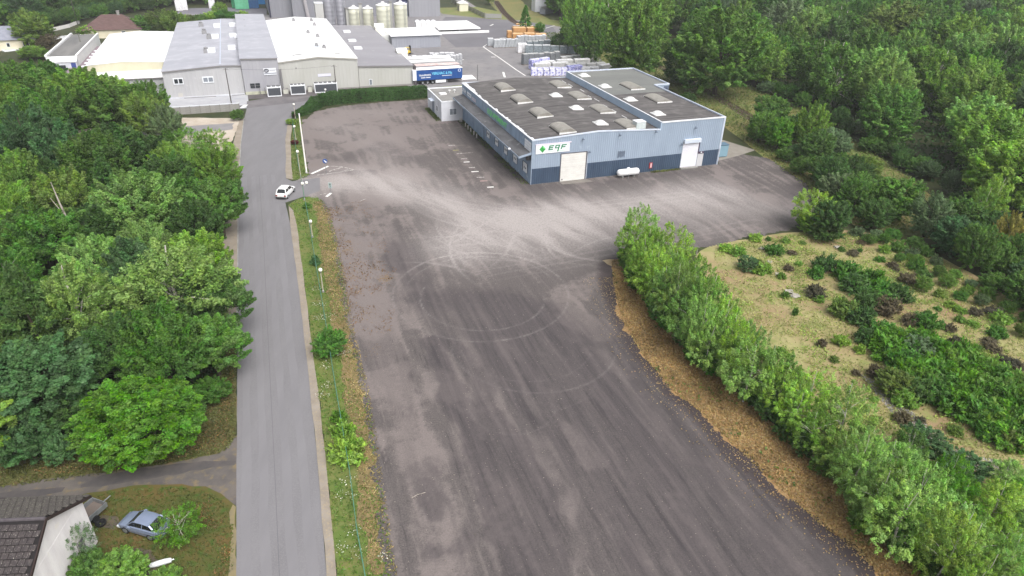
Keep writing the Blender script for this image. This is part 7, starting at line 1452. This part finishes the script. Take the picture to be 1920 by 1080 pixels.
# clipped hedge
hp = [np.array(q) for q in atv([(556, 222), (572, 216), (590, 208.5), (606, 200), (640, 195), (700, 190.5), (760, 187), (803, 183)])]; hh = [1.0, 1.2, 1.5, 2.3, 2.6, 2.5, 2.4, 2.4]; hw_ = [1.2, 1.5, 2.0, 2.8, 3.0, 2.8, 2.8, 2.8]
rs = np.random.RandomState(31); Pp = []; Nn = []; Vv = []; hb = MB()
for i in range(len(hp) - 1):
    a, c = hp[i], hp[i + 1]; d = np.linalg.norm(c - a); dr = (c - a) / d; nr = np.array([-dr[1], dr[0]]); n = int(d * 420)
    u = rs.rand(n); hgt = hh[i] + (hh[i + 1] - hh[i]) * u; wd = hw_[i] + (hw_[i + 1] - hw_[i]) * u; side = rs.choice(3, n, p=[.42, .38, .20]); v = rs.rand(n)
    off = np.where(side == 0, v, np.where(side == 1, 0, 1)) * wd; z = np.where(side == 0, hgt, v * hgt); q = a + dr * (u * d)[:, None] + nr * off[:, None]
    P3 = np.concatenate([q, z[:, None]], 1) + rs.normal(0, .10, (n, 3)); P3[:, 2] = np.maximum(P3[:, 2], .03); N3 = np.where(side[:, None] == 0, np.array([[0, 0, 1.]]), np.where(side[:, None] == 1, np.array([[-nr[0], -nr[1], .4]]), np.array([[nr[0], nr[1], .4]]))) + rs.normal(0, .5, (n, 3))
    Pp.append(P3); Nn.append(N3); Vv.append(np.clip(np.stack([.5 + rs.normal(0, .2, n), np.clip(fbm(q[:, 0] * .8, q[:, 1] * .8, 6) + rs.normal(0, .18, n), 0, 1), rs.rand(n)], 1), 0, 1))
    hb.prism([tuple(a + nr * .25), tuple(c + nr * .25), tuple(c + nr * (hw_[i + 1] - .25)), tuple(a + nr * (hw_[i] - .25))], 2, 0, min(hh[i], hh[i + 1]) - .25)
hg_ = thing('clipped_hedge', 'long clipped green hedge between the car park and the factory yard', 'hedge'); Pp = np.concatenate(Pp); Nn = np.concatenate(Nn); Vv = np.concatenate(Vv)
o = obj('foliage', leaf_mesh('hedge_foliage', Pp, Nn, rs.normal(0, 1, Pp.shape), .34 * rs.uniform(.7, 1.3, len(Pp)), 1.5, Vv), hg_); o.color = (.052, .115, .028, 1); hb.part('branches', mat('hedge_core', alb(70, 62, 44, .5), rough=.9), hg_)
# ---- stuff nobody counts: grass tufts, flowers, fallen leaves, undergrowth
def scatter(name, poly, n, size, el, col, zr=(0, .06), seed=0, up=1.0, lean=.8, excl=None, dens=None, label=None):
    rs = np.random.RandomState(seed); poly = np.array(poly); lo = poly.min(0); hi = poly.max(0); q = rs.uniform(lo, hi, (n * 5, 2)); q = q[inside(q, poly)]
    if dens is not None: q = q[dens(q) > rs.rand(len(q))]
    q = q[:n]; m = len(q); P = np.concatenate([q, rs.uniform(zr[0], zr[1], (m, 1))], 1); N = rs.normal(0, lean, (m, 3)) + np.array([0, 0, up]); T = rs.normal(0, 1, (m, 3)) + np.array([0, 0, .4 if up < .8 else 0])
    var = np.stack([rs.rand(m), np.clip(fbm(q[:, 0] * .5, q[:, 1] * .5, seed) + rs.normal(0, .2, m), 0, 1), rs.rand(m)], 1)
    o = obj(name, leaf_mesh(name, P, N, T, size * rs.uniform(.6, 1.4, m), el, var)); o['kind'] = 'stuff'; o.color = (*col, 1); return o
LP = np.array(atv(LITTER))
scatter('fallen_leaves', LP, 26000, .20, 1.4, (.40, .28, .135), (.03, .09), 2, 1.0, .5)
wide = strip([np.array(p) for p in atv([(1150, 520), (1176, 590), (1222, 668), (1282, 735), (1330, 770), (1392, 838), (1470, 912), (1560, 985), (1640, 1055), (1720, 1130)])], 9.0)
edge_l = atv([(1150, 520), (1176, 590), (1222, 668), (1282, 735), (1330, 770), (1392, 838), (1470, 912), (1560, 985), (1640, 1055), (1720, 1130)])
scatter('fallen_leaves', wide, 11000, .14, 1.4, (.38, .27, .14), (.02, .04), 3, 1.0, .3, dens=lambda q: np.exp(-dpoly(q, edge_l) / 1.3))
scatter('grass_tufts', np.array(VR), 15000, .24, 3.0, (.14, .23, .045), (.02, .16), 4, .35, .8, dens=lambda q: .25 + .75 * (fbm(q[:, 0] * .4, q[:, 1] * .4, 8) > .47))
scatter('dry_grass', np.array(atv([(690, 1080), (668, 900), (650, 760), (632, 640), (612, 540), (596, 440), (590, 380), (604, 376), (620, 402), (638, 470), (650, 530), (660, 600), (672, 650), (690, 720), (704, 800), (718, 900), (746, 1080)])), 11000, .26, 3.2, (.34, .27, .13), (.02, .2), 5, .35, .8)
scatter('grass_tufts', np.array(VU), 3500, .24, 3.0, (.13, .20, .045), (.02, .12), 6, .35, .8)
scatter('heath_grass', np.array(atv([(1340, 470), (1400, 452), (1490, 440), (1570, 434), (1660, 446), (1800, 506), (1960, 610), (2100, 760), (2100, 1200), (1850, 1200), (1700, 1080), (1600, 950), (1480, 790), (1380, 650), (1340, 560)])), 34000, .30, 3.2, (.34, .36, .13), (.02, .22), 7, .4, .8, dens=lambda q: .25 + .75 * (fbm(q[:, 0] * .25, q[:, 1] * .25, 18) > .48))
scatter('lawn_grass', np.array(atv([(438, 1200), (438, 985), (428, 950), (404, 930), (370, 918), (320, 914), (240, 917), (180, 928), (100, 948), (-20, 975), (-20, 1200)])), 9000, .20, 3.0, (.105, .135, .038), (.02, .1), 8, .4, .8)
scatter('corridor_grass', np.array(atv([(1000, 62), (1060, 92), (1120, 120), (1230, 150), (1330, 215), (1400, 270), (1480, 330), (1600, 420), (1760, 450), (1800, 400), (1640, 290), (1500, 205), (1380, 150), (1260, 108), (1080, 62)])), 24000, .55, 3.0, (.155, .20, .065), (.05, .6), 9, .35, .8)
scatter('wood_edge_grass', np.array(atv([(432, 840), (443, 820), (443, 650), (430, 645), (400, 720), (340, 800), (0, 880), (0, 915), (220, 886), (330, 867), (410, 851)])), 7000, .24, 2.6, (.13, .14, .05), (.02, .15), 10, .4, .8)
scatter('undergrowth', np.array(atv([(-60, 880), (150, 862), (330, 830), (405, 760), (426, 640), (408, 560), (410, 400), (418, 320), (250, 330), (60, 600), (-60, 640)])), 16000, .45, 1.6, (.05, .095, .032), (.05, 1.0), 11, .7, .7)
scatter('weeds', strip([HL(-.75, y) for y in np.linspace(.3, 41, 12)], 1.5), 2600, .26, 2.2, (.12, .155, .05), (.02, .25), 12, .4, .8, dens=lambda q: fbm(q[:, 0] * .5, q[:, 1] * .5, 30) > .45)
scatter('weeds', strip([HL(-5.6, y) for y in np.linspace(42, 53, 5)], 1.2), 700, .3, 2.2, (.10, .14, .04), (.02, .3), 13, .4, .8)
scatter('weeds', strip([HL(24, -.5), HL(30, -.5)], .8), 500, .25, 2.2, (.16, .18, .06), (.02, .2), 14, .4, .8)
for (x, y, r, n, sd) in ((615, 600, 1.0, 90, 1), (612, 690, .7, 60, 2), (600, 575, .9, 90, 3), (596, 600, .6, 50, 4), (644, 664, .9, 120, 5), (606, 745, .8, 70, 6), (612, 728, .6, 40, 7), (650, 935, .9, 60, 8), (662, 1000, .7, 50, 9), (640, 1030, .6, 50, 10), (655, 905, .8, 40, 11), (720, 1050, .5, 60, 12), (594, 545, .7, 60, 13), (1450, 275, 1.4, 90, 14), (1480, 305, 1.4, 90, 15), (668, 1040, .7, 40, 16)):
    c = at(x, y); ang = np.linspace(0, 6.28, 12); scatter('white_flowers', np.stack([c[0] + r * np.cos(ang), c[1] + r * np.sin(ang)], 1), int(n * .45), .085, 1.0, (.72, .70, .66), (.25, .55), 40 + sd, 1.5, .4)
# pale stones on the heath, small debris on the asphalt
rnd = random.Random(15); gm = [wobble_block(.5, .4, .3, 200 + k, 0, .08).mesh('stone', mat('pale_stone', alb(206, 200, 188, .6), alb(170, 164, 154, .6), 3, rough=.9)) for k in range(3)]
for i, (x, y, s, lab) in enumerate(((1480, 549, 1.9, 'left of the two flat pale stone slabs on the heath'), (1491, 557, 2.1, 'right of the two flat pale stone slabs on the heath'), (1458, 515, 1.3, 'small pale stone before the upper heath bushes'), (1443, 492, 1.2, 'small pale stone between lime green heath bushes'), (1428, 467, 1.4, 'pale stone at the upper left of the heath'), (1570, 465, 1.6, 'pale stone below the dark corner tree'))):
    p = at(x, y); o = obj('heath_stone', gm[i % 3]); o.location = (p[0], p[1], -.02); o.rotation_euler = (0, 0, rnd.uniform(0, 6)); o.scale = (s, s, .5 * s); setp(o, lab, 'stone', 'pale stones on the heath')
P2 = np.array(atv([(1610, 700), (1660, 760), (1720, 830), (1800, 880), (1900, 900), (1900, 870), (1800, 850), (1740, 800), (1650, 720)]))
scatter('gravel', P2, 2600, .22, 1.1, (.42, .40, .37), (.01, .05), 60, 2, .4)

scatter('asphalt_debris', np.array(atv([(720, 1080), (700, 860), (670, 660), (640, 480), (720, 420), (1000, 420), (1140, 520), (1290, 740), (1540, 975), (1640, 1080)])), 1800, .10, 1.5, (.21, .18, .16), (.02, .03), 71, 3, .3)
scatter('asphalt_debris', np.array(atv([(655, 620), (640, 480), (610, 385), (690, 375), (750, 520), (730, 640)])), 1500, .16, 1.5, (.20, .12, .07), (.02, .04), 72, 2, .4, dens=lambda q: fbm(q[:, 0] * .5, q[:, 1] * .5, 77) > .55)

scatter('undergrowth', np.array(back_poly), 30000, .9, 1.5, (.07, .135, .045), (.1, 1.6), 81, .7, .7, dens=lambda q: np.clip((260 - q[:, 1]) / 120, 0, 1))

scatter('heath_grass', np.array(atv([(1340, 470), (1400, 452), (1490, 440), (1570, 434), (1660, 446), (1800, 506), (1960, 610), (2100, 760), (2100, 1200), (1850, 1200), (1700, 1080), (1600, 950), (1480, 790), (1380, 650), (1340, 560)])), 20000, .28, 2.6, (.32, .42, .11), (.02, .25), 82, .5, .8, dens=lambda q: .03 + .97 * (fbm(q[:, 0] * .33, q[:, 1] * .33, 28) > .56))
scatter('weeds', LP, 1500, .3, 2.0, (.16, .24, .06), (.03, .25), 83, .5, .8, dens=lambda q: 1.0 * (fbm(q[:, 0] * .45, q[:, 1] * .45, 33) > .62))
scatter('weeds', np.array(atv([(600, 372), (634, 376), (662, 470), (740, 520), (690, 560), (668, 640), (648, 560), (632, 470)])), 1500, .22, 2.0, (.22, .13, .07), (.02, .12), 84, .6, .7, dens=lambda q: 1.0 * (fbm(q[:, 0] * .5, q[:, 1] * .5, 91) > .55))

scatter('fallen_leaves', np.array(atv([(350, 925), (404, 934), (426, 955), (434, 985), (430, 1100), (380, 1100), (390, 1000)])), 2600, .12, 1.4, (.23, .15, .065), (.03, .08), 85, 1, .5, dens=lambda q: sstep(.38, .62, fbm(q[:, 0] * .7, q[:, 1] * .7, 41)))
scatter('fallen_leaves', np.array(atv([(60, 895), (200, 880), (330, 862), (425, 835), (440, 700), (432, 690), (400, 800), (300, 845), (60, 880)])), 2200, .13, 1.4, (.27, .17, .08), (.03, .08), 86, 1, .5)
